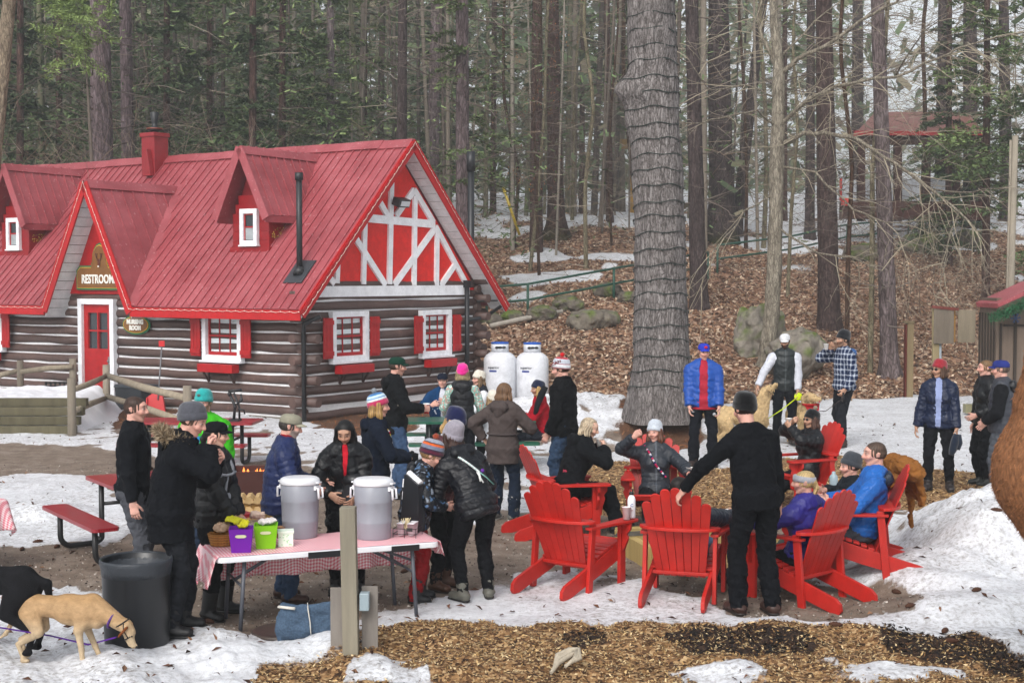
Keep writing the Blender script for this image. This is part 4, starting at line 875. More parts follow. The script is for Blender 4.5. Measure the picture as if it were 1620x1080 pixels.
# ================================================================ IMPLICIT SURFACES (bodies, clothes, animals)
def seg(a, b, ra, rb=None, side=(1, 0, 0), k=.02, q=None, cap=None, op='u', head=0):
    rb = ra if rb is None else rb
    ra = ra if hasattr(ra, '__len__') else (ra, ra); rb = rb if hasattr(rb, '__len__') else (rb, rb)
    return [op, np.asarray(a, float), np.asarray(b, float), ra, rb, np.asarray(side, float), k, q, cap]
def infl(prims, off, k=None, q=None):
    o = []
    for p in prims:
        n = list(p); n[3] = (p[3][0] + off, p[3][1] + off); n[4] = (p[4][0] + off, p[4][1] + off)
        if k is not None: n[6] = k
        if q is not None: n[7] = q
        o.append(n)
    return o
def smin(a, b, k):
    h = np.clip(.5 + .5 * (b - a) / k, 0, 1); return b + (a - b) * h - k * h * (1 - h)
def sdf_mesh(prims, v):
    U = [p for p in prims if p[0] == 'u']
    lo = np.min([np.minimum(p[1], p[2]) - max(p[3] + p[4]) - (p[8] or 0) for p in U], 0) - 2 * v; hi = np.max([np.maximum(p[1], p[2]) + max(p[3] + p[4]) + (p[8] or 0) for p in U], 0) + 2 * v
    n = np.ceil((hi - lo) / v).astype(int) + 1; f = np.full(n, 1.0, np.float32)
    ax = [lo[i] + v * np.arange(n[i]) for i in range(3)]
    for p in prims:
        op, a, b, ra, rb, side, k, q, cap = p
        if op == 'p':                     # keep the half space below plane (point a, normal b); optional blend k
            X, Y, Zz = np.meshgrid(*ax, indexing='ij', sparse=True); d = ((X - a[0]) * b[0] + (Y - a[1]) * b[1] + (Zz - a[2]) * b[2]).astype(np.float32); np.maximum(f, d, out=f); continue
        R_ = max(ra + rb) + 2.2 * k + v + (cap or 0) + .01
        i0 = np.maximum(0, np.floor((np.minimum(a, b) - R_ - lo) / v).astype(int)); i1 = np.minimum(n, np.ceil((np.maximum(a, b) + R_ - lo) / v).astype(int) + 1)
        if (i1 <= i0).any(): continue
        X = (ax[0][i0[0]:i1[0]] - a[0])[:, None, None]; Y = (ax[1][i0[1]:i1[1]] - a[1])[None, :, None]; Zz = (ax[2][i0[2]:i1[2]] - a[2])[None, None, :]
        d = b - a; L = np.linalg.norm(d); d = d / L if L > 1e-9 else np.array([0, 0, 1.]); s = side - d * (side @ d)
        if np.linalg.norm(s) < .05: s = np.cross(d, (0, 1, .1))
        s = nrm(s); w = np.cross(d, s)
        h = X * d[0] + Y * d[1] + Zz * d[2]; t = np.clip(h, 0, L); e = h - t; tt = t / L if L > 1e-9 else t * 0
        rx = ra[0] + (rb[0] - ra[0]) * tt; ry = ra[1] + (rb[1] - ra[1]) * tt
        if q is not None: m = q[1] * (np.abs(np.sin(PI * (t + q[2]) / q[0])) ** .6 - .6); rx = rx + m; ry = ry + m
        rm = np.minimum(rx, ry); rz = rm if cap is None else cap
        x_ = X * s[0] + Y * s[1] + Zz * s[2]; y_ = X * w[0] + Y * w[1] + Zz * w[2]
        kk = np.sqrt((x_ / rx) ** 2 + (y_ / ry) ** 2 + (e / rz) ** 2); g = ((kk - 1) * np.minimum(rm, rz if cap is not None else rm)).astype(np.float32)
        sl = tuple(slice(i0[i], i1[i]) for i in range(3)); o = f[sl]
        f[sl] = smin(o, g, max(k, 1e-4)) if op == 'u' else -smin(-o, g, max(k, 1e-4))
    return nets(f, lo, v)
def nets(f, lo, v):
    s = f < 0; c = np.zeros(tuple(np.array(f.shape) - 1), np.int8)
    for i in (0, 1):
        for j in (0, 1):
            for k in (0, 1): c += s[i:i - 1 or None, j:j - 1 or None, k:k - 1 or None] if True else 0
    I = np.argwhere((c > 0) & (c < 8)); idx = np.full(c.shape, -1, np.int32); idx[tuple(I.T)] = np.arange(len(I))
    P = np.zeros((len(I), 3), np.float32); cnt = np.zeros(len(I), np.float32)
    for a in range(3):
        o = [b for b in range(3) if b != a]
        for i in (0, 1):
            for j in (0, 1):
                A = I.copy(); A[:, o[0]] += i; A[:, o[1]] += j; B = A.copy(); B[:, a] += 1
                fa = f[tuple(A.T)]; fb = f[tuple(B.T)]; m = (fa < 0) != (fb < 0); t = fa[m] / (fa[m] - fb[m])
                q = A[m].astype(np.float32); q[:, a] += t; P[m] += q; cnt[m] += 1
    P /= cnt[:, None]; Qs = []
    for a in range(3):
        b, c_ = (a + 1) % 3, (a + 2) % 3
        sl0 = [slice(1, -1)] * 3; sl0[a] = slice(0, -1); sl1 = [slice(1, -1)] * 3; sl1[a] = slice(1, None)
        s0 = s[tuple(sl0)]; s1 = s[tuple(sl1)]; E = np.argwhere(s0 != s1)
        if not len(E): continue
        fl = s0[tuple(E.T)]; E = E + np.array([1 if i != a else 0 for i in range(3)])
        def g(db, dc): T = E.copy(); T[:, b] += db; T[:, c_] += dc; return idx[tuple(T.T)]
        q = np.stack([g(-1, -1), g(0, -1), g(0, 0), g(-1, 0)], 1); q[~fl] = q[~fl][:, ::-1]; Qs.append(q)
    Qd = np.concatenate(Qs); Qd = Qd[(Qd >= 0).all(1)]
    return P * v + lo, Qd
def wrinkle(V, amp, sc, seed, w=None):
    c = np.stack([pnoise(V, sc, seed + i) for i in range(3)], 1) * amp
    return V + (c if w is None else c * w[:, None])
def ik(a, t, l1, l2, hint):
    a = np.asarray(a, float); t = np.asarray(t, float); d = t - a; D = np.linalg.norm(d); D2 = min(max(D, abs(l1 - l2) + .01), l1 + l2 - .002); u = d / max(D, 1e-6)
    t2 = a + u * D2; x = (l1 * l1 - l2 * l2 + D2 * D2) / (2 * D2); h = math.sqrt(max(0, l1 * l1 - x * x)); n = np.asarray(hint, float); n = n - u * (n @ u); n = nrm(n)
    return a + u * x + n * h, t2
# ---------------------------------------------------------------- hand
def hand_prims(w, d, row, nrm_, curl=.45, k=.006, spread=.0, s=1.0):
    """palm and five fingers: w wrist, d direction, row knuckle-row towards the index side, nrm_ palm normal"""
    d = nrm(d); row = nrm(row - d * (row @ d)); pn = nrm(nrm_ - d * (nrm_ @ d) - row * (nrm_ @ row)); P = []
    kn = w + d * .088 * s
    P.append(seg(w - d * .01, w + d * .02 * s, (.027 * s, .020 * s), (.033 * s, .017 * s), row, .012)); P.append(seg(w + d * .02 * s, kn, (.034 * s, .017 * s), (.041 * s, .0135 * s), row, .012))
    for i, (o, L) in enumerate(((.031, .070), (.0105, .078), (-.0105, .073), (-.030, .058))):
        b = kn + row * o * s; dd = nrm(d + row * (o * 3.0 + spread * o * 20)); L *= s; r = (.0092 if i < 3 else .0080) * s; p = b - dd * .01; c = curl * (1 + .12 * i); ang = c * .7
        for j, f in enumerate((.46, .30, .26)):
            dn = nrm(dd * math.cos(ang) + pn * math.sin(ang)); e = p + dn * (L + .01 * s) * f * (1.0 if j else 1.12); P.append(seg(p, e, r * (1 - .06 * j), r * (.94 - .08 * j), (0, 0, 1), .002 if j else .004)); p = e; ang += c * 1.05
    tb = w + d * .022 * s + row * .028 * s; td = nrm(d * .75 + row * .62 + pn * (.35 + .3 * curl)); m = tb + td * .042 * s; e = m + nrm(td * .8 + d * .35 + pn * curl * .7 - row * .3 * curl) * .034 * s
    P.append(seg(tb, m, .0135 * s, .0110 * s, (0, 0, 1), .008)); P.append(seg(m, e, .0108 * s, .0088 * s, (0, 0, 1), .004)); return P
# ---------------------------------------------------------------- head (local: +y face, +z up, origin at head centre)
def head_prims(s=1.0, fem=False, child=False):
    j = .9 if fem else 1.0
    P = [seg((0, -.012, 0), (0, -.008, .045), (.073, .092), (.070, .086), cap=.058, k=.02), seg((0, .020, .02), (0, .030, -.064), (.058, .062), (.036 * j, .045), k=.022),
         seg((0, .056, -.092), (0, .060, -.093), .0165 * j, k=.014), seg((-.048 * j, .0, -.048), (-.014, .048, -.090), .016, .014, k=.016), seg((.048 * j, .0, -.048), (.014, .048, -.090), .016, .014, k=.016),
         seg((-.036, .070, .034), (.036, .070, .034), .014, k=.016), seg((0, .083, .022), (0, .106, -.020), .0085, .0125, k=.010), seg((-.012, .096, -.026), (.012, .096, -.026), .009, k=.006),
         seg((-.040, .066, -.022), (-.030, .072, -.030), .019, k=.02), seg((.040, .066, -.022), (.030, .072, -.030), .019, k=.02),
         seg((-.033, .104, .014), (-.031, .104, .014), .016, k=.010, op='s'), seg((.033, .104, .014), (.031, .104, .014), .016, k=.010, op='s'),
         seg((-.032, .0765, .013), (-.0315, .0765, .013), .0135, k=.003), seg((.032, .0765, .013), (.0315, .0765, .013), .0135, k=.003),
         seg((-.018, .078, -.050), (.018, .078, -.050), .0090, k=.006), seg((-.015, .077, -.060), (.015, .077, -.060), .0095, k=.006)]
    for x in (-1, 1): P.append(seg((x * .073, -.012, -.014), (x * .082, -.020, .020), (.014, .006), (.018, .006), (0, 1, .1), k=.006))
    return P
def xf(prims, M, o, s=1.0):
    out = []
    for p in prims:
        n = list(p); n[1] = M @ (p[1] * s) + o; n[2] = M @ (p[2] * s) + o; n[3] = tuple(r * s for r in p[3]); n[4] = tuple(r * s for r in p[4]); n[5] = M @ p[5]; n[6] = p[6] * s; n[8] = None if p[8] is None else p[8] * s; out.append(n)
    return out
SKINS = {'light': (.60, .36, .27), 'mid': (.50, .29, .20), 'pink': (.62, .34, .27), 'tan': (.42, .24, .16)}
def face_cols(L, base, hair, beard=None, stub=0, lips=None, glasses=None):
    """skin albedo over head-local points: lips, brows, eyes, beard"""
    n = len(L); C = np.tile(np.array(base), (n, 1)); x, y, z = L[:, 0], L[:, 1], L[:, 2]; front = y > .03
    def blend(m, c): nonlocal C; m = np.clip(m, 0, 1)[:, None]; C = C * (1 - m) + np.array(c) * m
    blend(np.exp(-(((np.abs(x) - .042) / .02) ** 2 + ((z + .022) / .02) ** 2)) * .35 * front, (base[0], base[1] * .62, base[2] * .6)); blend(np.exp(-((x / .014) ** 2 + ((z + .02) / .014) ** 2)) * .3 * (y > .09), (base[0], base[1] * .6, base[2] * .55))
    if beard is not None:
        m = np.clip((-.012 - z) / .012, 0, 1) * np.clip((y + .0) / .02, 0, 1) * (z > -.125); m *= 1 - np.exp(-(((np.abs(x) - .0) / .024) ** 4 + ((z + .028) / .012) ** 4)) * .75; m *= np.clip((np.abs(x) - .02) / .01, 0, 1) * (z > -.035) + (z <= -.035); blend(m * (1 - .0), beard) if not stub else blend(m * stub, beard)
    blend(np.exp(-((x / .021) ** 4 + ((z + .055) / .008) ** 2)) * (y > .06) * .85, lips or (base[0] * .72, base[1] * .42, base[2] * .42)); blend(np.exp(-((x / .02) ** 4 + ((z + .0555) / .0028) ** 2)) * (y > .06) * .6, (.12, .04, .035))
    e = np.exp(-(((np.abs(x) - .0325) / .0135) ** 4 + ((z - .0135) / .006) ** 2)) * (y > .05); blend(e * .9, (.62, .60, .58)); blend(np.exp(-(((np.abs(x) - .0325) / .0085) ** 4 + ((z - .013) / .0075) ** 4)) * (y > .05), (.02, .014, .012)); blend(np.exp(-(((np.abs(x) - .033) / .022) ** 2 + ((z - .012) / .016) ** 2)) * (y > .05) * .35, (base[0] * .45, base[1] * .35, base[2] * .35))
    blend(np.exp(-(((np.abs(x) - .033) / .016) ** 4 + ((z - .0205) / .003) ** 2)) * (y > .05) * .6, (.05, .03, .025)); blend(np.exp(-(((np.abs(x) - .034) / .019) ** 4 + ((z - .036 + .1 * np.clip(np.abs(x) - .04, 0, 1)) / .0062) ** 2)) * (y > .05) * .95, hair)
    return C
# ---------------------------------------------------------------- hats and hair in head space
def hat_geo(mb, kind, col, s, M, o, stripes=None, pom=None, tilt=-14, knit=True, slouch=.0, cuff=True, brimcol=None, back=False):
    T = rot((1, 0, 0), R(-tilt * 1.25)); 
    if kind == 'beanie':
        zb = -.034; prof = []; cols = []
        cu = .05 if cuff else .012; hh = .122 + slouch
        pts = [(1.02, 0), (1.115, .002), (1.13, cu * .5), (1.115, cu), (1.06, cu + .004)] + [(1.065 * math.cos(t) ** .55, cu + (hh - cu + .02) * math.sin(t)) for t in np.linspace(.08, PI / 2 - .03, 13)]
        for r, z in pts:
            prof.append((r, zb + z)); f = z / (hh + .02); c = col
            if stripes: c = stripes(f)
            cols.append(c)
        geo = MB(); geo.lathe(prof, 40, (0, 0, 0), None, .081, .102, cols, fn=(lambda A, z: 1 + .012 * np.cos(A * 20)) if knit else None)
        V = np.concatenate(geo.v); lean = np.clip(V[:, 2] - .06, 0, 1); V[:, 1] -= lean * slouch * 8 * 1.0; V = V + pnoise(V, 30, 3)[:, None] * .002; V = (V + (0, -.004, .044)) @ T.T
        mb.add((V * s) @ M.T + o, geo.f, True, np.concatenate(geo.c))
        if pom:
            top = (T @ np.array([0, -.004 - slouch * .6, .044 + zb + hh + .045])) * s; rs = np.random.RandomState(2); mb.color(pom[0]); c = M @ top + o
            for i in range(170):
                d = nrm(rs.normal(size=3)); t1 = nrm(np.cross(d, rs.normal(size=3))) * .006; t2 = np.cross(d, t1); e = c + d * .036 * s * rs.uniform(.85, 1.1); mb.color(pom[i % len(pom)]); mb.add([c + t1 - t2 * .5, c - t1 - t2 * .5, c + t2, e], [(0, 1, 3), (1, 2, 3), (2, 0, 3)])
            mb.color(pom[0]).ball(c, .029 * s, 10, 8)
    elif kind == 'cap':
        prof = [(1.05, .0), (1.07, .012), (1.06, .030)] + [(1.05 * math.cos(t) ** .6, .030 + .058 * math.sin(t)) for t in np.linspace(.15, PI / 2 - .03, 8)]
        geo = MB(); geo.color(col).lathe(prof, 32, (0, -.006, .034), None, .079, .099); V = np.concatenate(geo.v); T2 = rot((1, 0, 0), R(5)); mb.add(((V @ T2.T) * s) @ M.T + o, geo.f, True, np.concatenate(geo.c))
        bc = hexc(brimcol or col); sg = -1 if back else 1; rows = []; 
        for i in range(6):
            t = i / 5; row = []
            for j in range(13):
                a = R(-62 + 124 * j / 12); rr = .082 + .068 * t * (math.cos(a * .9) ** .5); x = math.sin(a) * .080 * (1 - .05 * t); y = math.cos(a) * .082 + .068 * t * max(0, math.cos(a * 1.15)); z = .050 - 1.6 * x * x * (1 + t) - .016 * t; row.append((x, sg * y, z))
            rows.append(row)
        Vt = np.array(rows).reshape(-1, 3); V = np.concatenate([Vt, Vt - (0, 0, .005)]) @ rot((1, 0, 0), R(3 * sg)).T; Fs = []
        for i in range(5):
            for j in range(12): a = i * 13 + j; Fs += [(a, a + 1, a + 14, a + 13), (a + 78, a + 91, a + 92, a + 79)]
        for j in range(12): a = 65 + j; Fs.append((a, a + 1, a + 79, a + 78))
        for i in range(5):
            a = i * 13; Fs += [(a, a + 13, a + 91, a + 78), (a + 12, a + 90, a + 103, a + 25)]
        mb.add((V * s) @ M.T + o, Fs, True, np.tile(bc, (len(V), 1))); mb.color(brimcol or col); mb.ball(M @ (np.array([0, -.006, .124]) * s) + o, .006 * s, 6, 4)
    elif kind == 'band':
        geo = MB(); geo.color(col).lathe([(1.0, -.022), (1.06, -.02), (1.07, 0), (1.06, .03), (1.0, .034)], 32, (0, -.004, .03), None, .079, .1); V = np.concatenate(geo.v) @ rot((1, 0, 0), R(8)).T; mb.add((V * s) @ M.T + o, geo.f, True, np.concatenate(geo.c))
def hair_prims(style, L=.0):
    P = []; cran = seg((0, -.018, .004), (0, -.014, .046), (.078, .096), (.077, .092), cap=.066, k=.01)
    if style == 'short': P = [cran, seg((0, .135, -.09), (0, .138, .028), (.082, .072), op='s', k=.006), ['p', np.array([0, 0, -.03]), np.array([0, .35, -.95]), (0, 0), (0, 0), None, 0, None, None]]
    elif style == 'thin': P = [seg((0, -.026, .0), (0, -.024, .044), (.078, .088), (.072, .082), cap=.058, k=.01), seg((0, .135, -.09), (0, .128, .05), (.085, .078), op='s', k=.006), ['p', np.array([0, 0, -.03]), np.array([0, .35, -.95]), (0, 0), (0, 0), None, 0, None, None]]
    else:
        P = [cran]
        if style in ('long', 'bob', 'wavy'):
            for x in (-1, 1): P += [seg((x * .066, -.002, .03), (x * .078, .012, -.09), (.030, .034), (.028, .03), (0, 1, 0), k=.02), seg((x * .075, .008, -.08), (x * .085, .01 + (.02 if style == 'long' else 0), -.09 - L), (.03, .034), (.018, .024), (0, 1, 0), k=.03)]
            P += [seg((0, -.055, .02), (0, -.07, -.09), (.075, .045), (.085, .035), k=.03), seg((0, -.07, -.08), (0, -.085, -.10 - L), (.086, .038), (.06, .022), k=.03)]
        if style == 'tail': P += [seg((0, -.09, -.0), (0, -.115, -.05), .03, .024, k=.02), seg((0, -.115, -.05), (0, -.095, -.09 - L), .024, .012, k=.01), ['p', np.array([0, 0, -.05]), np.array([0, .6, -.8]), (0, 0), (0, 0), None, 0, None, None]]; P = P[:1] + P[3:4] + P[1:3]
        P += [seg((0, .115, -.06), (0, .120, .012), (.056, .062), (.053, .056), op='s', k=.008)]
    return P
# ================================================================ PEOPLE
def rig(s=1.0, lean=0, leanx=0, fem=False, pelvis=None, seated=False, feet=None, knee=None, handL=None, handR=None, head=(0, 0, 0), elbL=None, elbR=None, shw=None, neckf=0.0, twist=0, hunch=0):
    J = {}; pz = .945 if pelvis is None else pelvis[2]; J['pel'] = np.array([0, 0, .945]) if pelvis is None else np.array(pelvis, float)
    u = rot((1, 0, 0), -R(lean)) @ rot((0, 1, 0), R(leanx)) @ np.array([0, 0, 1.]); u2 = rot((1, 0, 0), -R(lean + hunch)) @ rot((0, 1, 0), R(leanx)) @ np.array([0, 0, 1.])
    J['u'] = u; J['u2'] = u2; J['mid'] = J['pel'] + u * .24; J['chest'] = J['mid'] + u2 * .23; fwd = nrm(np.cross(u2, rotz(R(twist)) @ np.array([1, 0, 0]))); side = np.cross(fwd, u2); J['side'] = side; J['fwd'] = fwd
    w = shw or (.165 if fem else .185); J['shL'] = J['chest'] - side * w - u2 * .028; J['shR'] = J['chest'] + side * w - u2 * .028; J['nk'] = J['chest'] + u2 * .055 - fwd * .01
    hy, hp, hr = head; HM = rotz(R(-hy)) @ rot((1, 0, 0), R(-hp)) @ rot((0, 1, 0), R(hr)); J['HM'] = HM; nd = nrm(u2 * .8 + np.array([0, 0, .35]) + fwd * (.12 + neckf)); J['hd'] = J['nk'] + nd * .165 + HM @ np.array([0, .015, .012]); J['nd'] = nd
    for S, h, e, x in (('L', handL, elbL, -1), ('R', handR, elbR, 1)):
        h = (x * (w + .085), .05, .80) if h is None else h; e = np.array((x * .5, -1, -.1)) if e is None else np.array(e, float); J['el' + S], J['wr' + S] = ik(J['sh' + S], h, .285, .255, e)
    hw = .095 if fem else .09
    feet = feet or [(-.11, .0, 0, -8), (.11, 0, 0, 8)]; J['feet'] = feet
    for S, f, x in (('L', feet[0], -1), ('R', feet[1], 1)):
        J['hp' + S] = J['pel'] + np.array([x * hw, 0, -.02]); an = np.array([f[0], f[1], f[2] + .085]); kh = np.array([x * .12, 1, 0.]) if knee is None else np.array([x * .15 + knee[0] * 1, knee[1], knee[2]]); J['kn' + S], J['an' + S] = ik(J['hp' + S], an, .435, .425, kh)
    return J
def torso_prims(J, fem, hem=.06, fat=1.0):
    p, u, u2, sd = J['pel'], J['u'], J['u2'], J['side']; m = J['mid']; c = J['chest']; sx = np.array([1, 0, 0]); W = (.128, .10) if fem else (.148, .112); W = (W[0] * fat, W[1] * fat)
    P = [seg(p - u * hem, p + u * .04, (.160 * fat, .118 * fat), (.158 * fat, .115 * fat), sx, .03, cap=.045), seg(p + u * .04, m - u * .03, (.155 * fat, .112 * fat), W, sx, .04), seg(m - u * .03, c - u2 * .10, W, (.158 * (1 + (fat - 1) * .5), .115 * (1 + (fat - 1) * .6)), sd, .04), seg(c - u2 * .12, c - u2 * .01, (.158, .114), (.140 if fem else .158, .082), sd, .04),
         seg(J['shL'] * .9 + J['shR'] * .1, J['shR'] * .9 + J['shL'] * .1, .054, .054, u2, .04), seg(c + sd * .09 + u2 * .035, J['nk'] + u2 * .02, (.045, .05), .05, sd, .03), seg(c - sd * .09 + u2 * .035, J['nk'] + u2 * .02, (.045, .05), .05, sd, .03)]
    if fem:
        for x in (-1, 1): b = c - u2 * .15 + J['fwd'] * .075 + sd * x * .068; P.append(seg(b, b + J['fwd'] * .01, .055, k=.03))
    return P
def arm_prims(J, S, r=1.0, cut=.0):
    e, w, s_ = J['el' + S], J['wr' + S], J['sh' + S]; d = nrm(w - e); w2 = w - d * cut
    return [seg(s_, s_ * .8 + e * .2, .058 * r, .055 * r, k=.035), seg(s_, e, .055 * r, .043 * r, k=.010), seg(e, w2, .043 * r, .029 * r + .006 * cut * 10, k=.012)]
def leg_prims(J, S, r=1.0, top=True):
    return [seg(J['hp' + S], J['kn' + S], (.092 * r, .092 * r), (.058 * r, .058 * r), k=.03), seg(J['kn' + S], J['kn' + S] * .55 + J['an' + S] * .45, .056 * r, .055 * r, k=.02), seg(J['kn' + S] * .55 + J['an' + S] * .45, J['an' + S], .055 * r, .038 * r, k=.02)]
def foot_dir(f): return np.array([math.sin(R(f[3])), math.cos(R(f[3])), 0])
def person(loc, h, yaw, label, J, v=.009, fem=False, fat=1.0, skin='light', hair=('short', '#3a2a20', 0), hat=None, top=None, inner=None, legs=None, boots=None, beard=None, stub=0, glasses=None, gloves=None, curl=(.45, .45), handrow=(None, None), group=None, seed=0, extras=None, scarf=None, palm=(None, None), children=()):
    """loc ground point; yaw 0 faces away from the camera, 90 faces right; J from rig() in 1.75 m units"""
    s = h / 1.75; yaw_deg = yaw; root = empty('person', loc, -R(yaw), label, 'person', group); root['unit'] = s
    def put(name, prims, vv, mat, col, wr=None, parent=root, post=None):
        V, Qd = sdf_mesh(prims, vv)
        if wr: V = wrinkle(V, wr[0], wr[1], seed + len(name)); V = wrinkle(V, wr[0] * .35, wr[1] * 3.1, seed + 5) if wr[0] > .004 else V
        C = col(V) if callable(col) else np.tile(hexc(col), (len(V), 1))
        if post is not None: V = post(V)
        return rawmesh(name, V * s, Qd, mat, C, parent)
    HM, hd = J['HM'], J['hd']; hs = 1.0 if h > 1.5 else 1.75 / h * .98; hs = min(hs, 1.25)
    hc = np.array(hexc(hair[1])); sk = np.array(SKINS[skin])
    # ---- the body, one continuous surface
    B = infl(torso_prims(J, fem, .04, fat), -.012)
    for S in 'LR': B += infl(arm_prims(J, S)[:2], -.007) + arm_prims(J, S)[2:] + infl(leg_prims(J, S), -.015)
    for i, S in enumerate('LR'):
        f = J['feet'][i]; fd = foot_dir(f); a = J['an' + S]; B.append(seg(a - fd * .03 - (0, 0, .045), a + fd * .13 - (0, 0, .055), (.036, .032), (.036, .02), np.cross(fd, (0, 0, 1)), .03))
    B.append(seg(J['nk'] - J['u2'] * .02, hd + HM @ np.array([0, -.022, -.06]), (.058, .058) if not fem else (.05, .05), (.052, .055) if not fem else (.046, .05), k=.025)); B += xf(head_prims(fem=fem), HM, hd, hs)
    for i, S in enumerate('LR'):
        w = J['wr' + S]; d = nrm(w - J['el' + S]); x = -1 if S == 'L' else 1; row = handrow[i]
        row = (np.array([0, 1, 0.]) if abs(d[2]) > .75 else np.array([0, 0, 1.])) if row is None else np.array(row, float); pn = np.cross(d, row)
        tgt = np.array([-x, 0, 0]) if palm[i] is None else np.array(palm[i], float)
        if pn @ tgt < 0: pn = -pn
        B += hand_prims(w, d, row, pn, curl[i])
    def bodycol(V): L = ((V - hd) @ HM) / hs; C = np.tile(sk, (len(V), 1)); m = np.linalg.norm(L, axis=1) < .17; C[m] = face_cols(L[m], sk, hc * .8, None if beard is None else np.array(hexc(beard)), stub); return C
    body = put('body', B, .0066 if v < .009 else .008, SKIN(), bodycol)
    # ---- trousers
    lg = dict(col='#16171b', off=.013, end=.0, mat=CLOTH()); lg.update(legs or {})
    Lp = infl(torso_prims(J, fem, .04, fat)[:2], .005)
    for S in 'LR':
        q = leg_prims(J, S); q = infl(q, lg['off'], q=(.07, .004, .1) if lg.get('loose') else None)
        if lg.get('loose'): q[2][3] = (q[2][3][0] + .012,) * 2; q[2][4] = (.068, .068); q[1][4] = (.076, .076)
        Lp += q
    put('trousers', Lp, v, lg['mat'], lg['col'], (.010, 17))
    # ---- boots
    bt = dict(col='#141416', h=.16, r=.052, sole='#1a1a1b', mat=LEATHER()); bt.update(boots or {})
    for i, S in enumerate('LR'):
        f = J['feet'][i]; fd = foot_dir(f); a = J['an' + S]; sd = np.cross(fd, (0, 0, 1)); ld = nrm(J['kn' + S] - a); z0 = -.083
        Bp = [seg(a - fd * .035 + (0, 0, z0 + .04), a + fd * .145 + (0, 0, z0 + .042), (.043, .040), (.045, .036), sd, .02), seg(a - (0, 0, .03), a + ld * (bt['h'] - .085), bt['r'], bt['r'] + .004, k=.03, cap=.01)]
        Bp.append(['p', a + np.array([0, 0, z0 + .012]), np.array([0, 0, -1.]), (0, 0), (0, 0), None, 0, None, None])
        so = [seg(a - fd * .035 + (0, 0, z0 + .016), a + fd * .15 + (0, 0, z0 + .016), (.047, .02), (.049, .02), sd, .01, cap=.045), ['p', a + np.array([0, 0, z0]), np.array([0, 0, -1.]), (0, 0), (0, 0), None, 0, None, None], ['p', a + np.array([0, 0, z0 + .024]), np.array([0, 0, 1.]), (0, 0), (0, 0), None, 0, None, None]]
        bo = put('boot', Bp, v, bt['mat'], bt['col'], (.002, 30)); put('sole', so, v, bt['mat'], bt['sole'], parent=bo)
        if bt.get('fur'):
            put('fur_cuff', [seg(a + ld * (bt['h'] - .10), a + ld * (bt['h'] - .07), bt['r'] + .016, k=.01, cap=.02)], .008, FUR(), bt['fur'], (.007, 70), bo)
    # ---- upper clothing
    tp = dict(col='#15161a', off=.026, hem=.06, kind='coat', open=None, collar=.05, sleeve=None, hood=None, fur=None, mat=None, vest=False, q=None); tp.update(top or {})
    mat = tp['mat'] or {'puffer': NYLON(), 'shell': NYLON(), 'coat': CLOTH(), 'fleece': CLOTH(), 'knit': KNIT()}[tp['kind']]
    per = {'puffer': (.085, .014, .0)}.get(tp['kind']) if tp['q'] is None else tp['q']
    off = tp['off'] * .82; tp['hem'] = -.01 if tp.get('skirt') else tp['hem']; T = infl(torso_prims(J, fem, tp['hem'], fat), off, q=None)
    if per:
        T[0][7] = T[1][7] = T[2][7] = T[3][7] = per
    T[0][8] = .02 if not tp.get('skirt') else None
    if tp.get('skirt'):                   # long coats hang below the pelvis
        T.insert(0, seg(J['pel'] - np.array([0, 0, tp['skirt']]), J['pel'], (.168 * fat + off, .125 * fat + off), (.152 * fat + off, .112 * fat + off), (1, 0, 0), .04, q=per, cap=.012))
    A = []
    for S in 'LR': A += infl(arm_prims(J, S, 1.0, .02), off * .95 + (.004 if per else 0), q=(per[0] * .9, per[1] * .8, .0) if per else None)
    for a in A: a[8] = None
    A[2][8] = A[5][8] = .012
    nk = []
    if tp['collar']: nk = [seg(J['nk'] - J['u2'] * .03, J['nk'] + J['nd'] * tp['collar'], (.075 + off * .5, .072 + off * .5), (.070 + off * .3, .07 + off * .3), J['side'], .03, cap=.008)]
    cuts = []
    if tp['open'] is not None:            # unzipped front shows the layer beneath
        c, p, fw = J['chest'], J['pel'], J['fwd']; w0, w1 = [max(q_, .003) for q_ in tp['open']]
        cuts = [seg(p - J['u'] * (tp['hem'] + tp.get('skirt', 0) + .1) + np.array([0, .16, 0]), p + J['u'] * .2 + np.array([0, .15, 0]), (w1, .085), (w1, .085), (1, 0, 0), .006, op='s'), seg(p + J['u'] * .2 + np.array([0, .15, 0]), J['nk'] + fw * .13 + J['u2'] * .06, (w1, .085), (w0, .085), J['side'], .006, op='s')]
        if inner is None: inner = dict(col='#c9c9cc')
    tc = tp['col']
    if not callable(tc):
        def tc(V, base=np.array(hexc(tp['col']))):
            C = np.tile(base, (len(V), 1)); q = V - J['mid']; x = np.abs(q @ J['side']); y = q @ J['fwd']; z = V[:, 2]
            C[(x < .0075) & (y > .06)] = base * 2.2 + .03; k = np.abs((z - J['pel'][2] - .05) - (x - .11) * .9); C[(x > .075) & (x < .135) & (k < .006) & (y > .05)] = base * .35; k2 = np.abs(V - J['chest']) ; return C
    if tp['vest']:
        vs = [seg(J['sh' + S] + (J['sh' + S] - J['chest']) * .12, J['el' + S] * .6 + J['sh' + S] * .4, .08, k=.006, op='s') for S in 'LR']; vs = []
        Tt = [t for i, t in enumerate(T) if i != (4 + (1 if tp.get('skirt') else 0))]
        put('vest', Tt + infl([seg(J['shL'] * .80 + J['shR'] * .20, J['shR'] * .80 + J['shL'] * .20, .060)], off) + nk + cuts, v, mat, tc, (.004, 16))
        sl = infl(torso_prims(J, fem, tp['hem'] - .03, fat)[2:], .008) + [b for b in A]
        if not per: pass
        for b in sl[-6:]: b[7] = None; 
        put('sleeves', sl, v, CLOTH(), tp['sleeve'], (.005, 16))
    else:
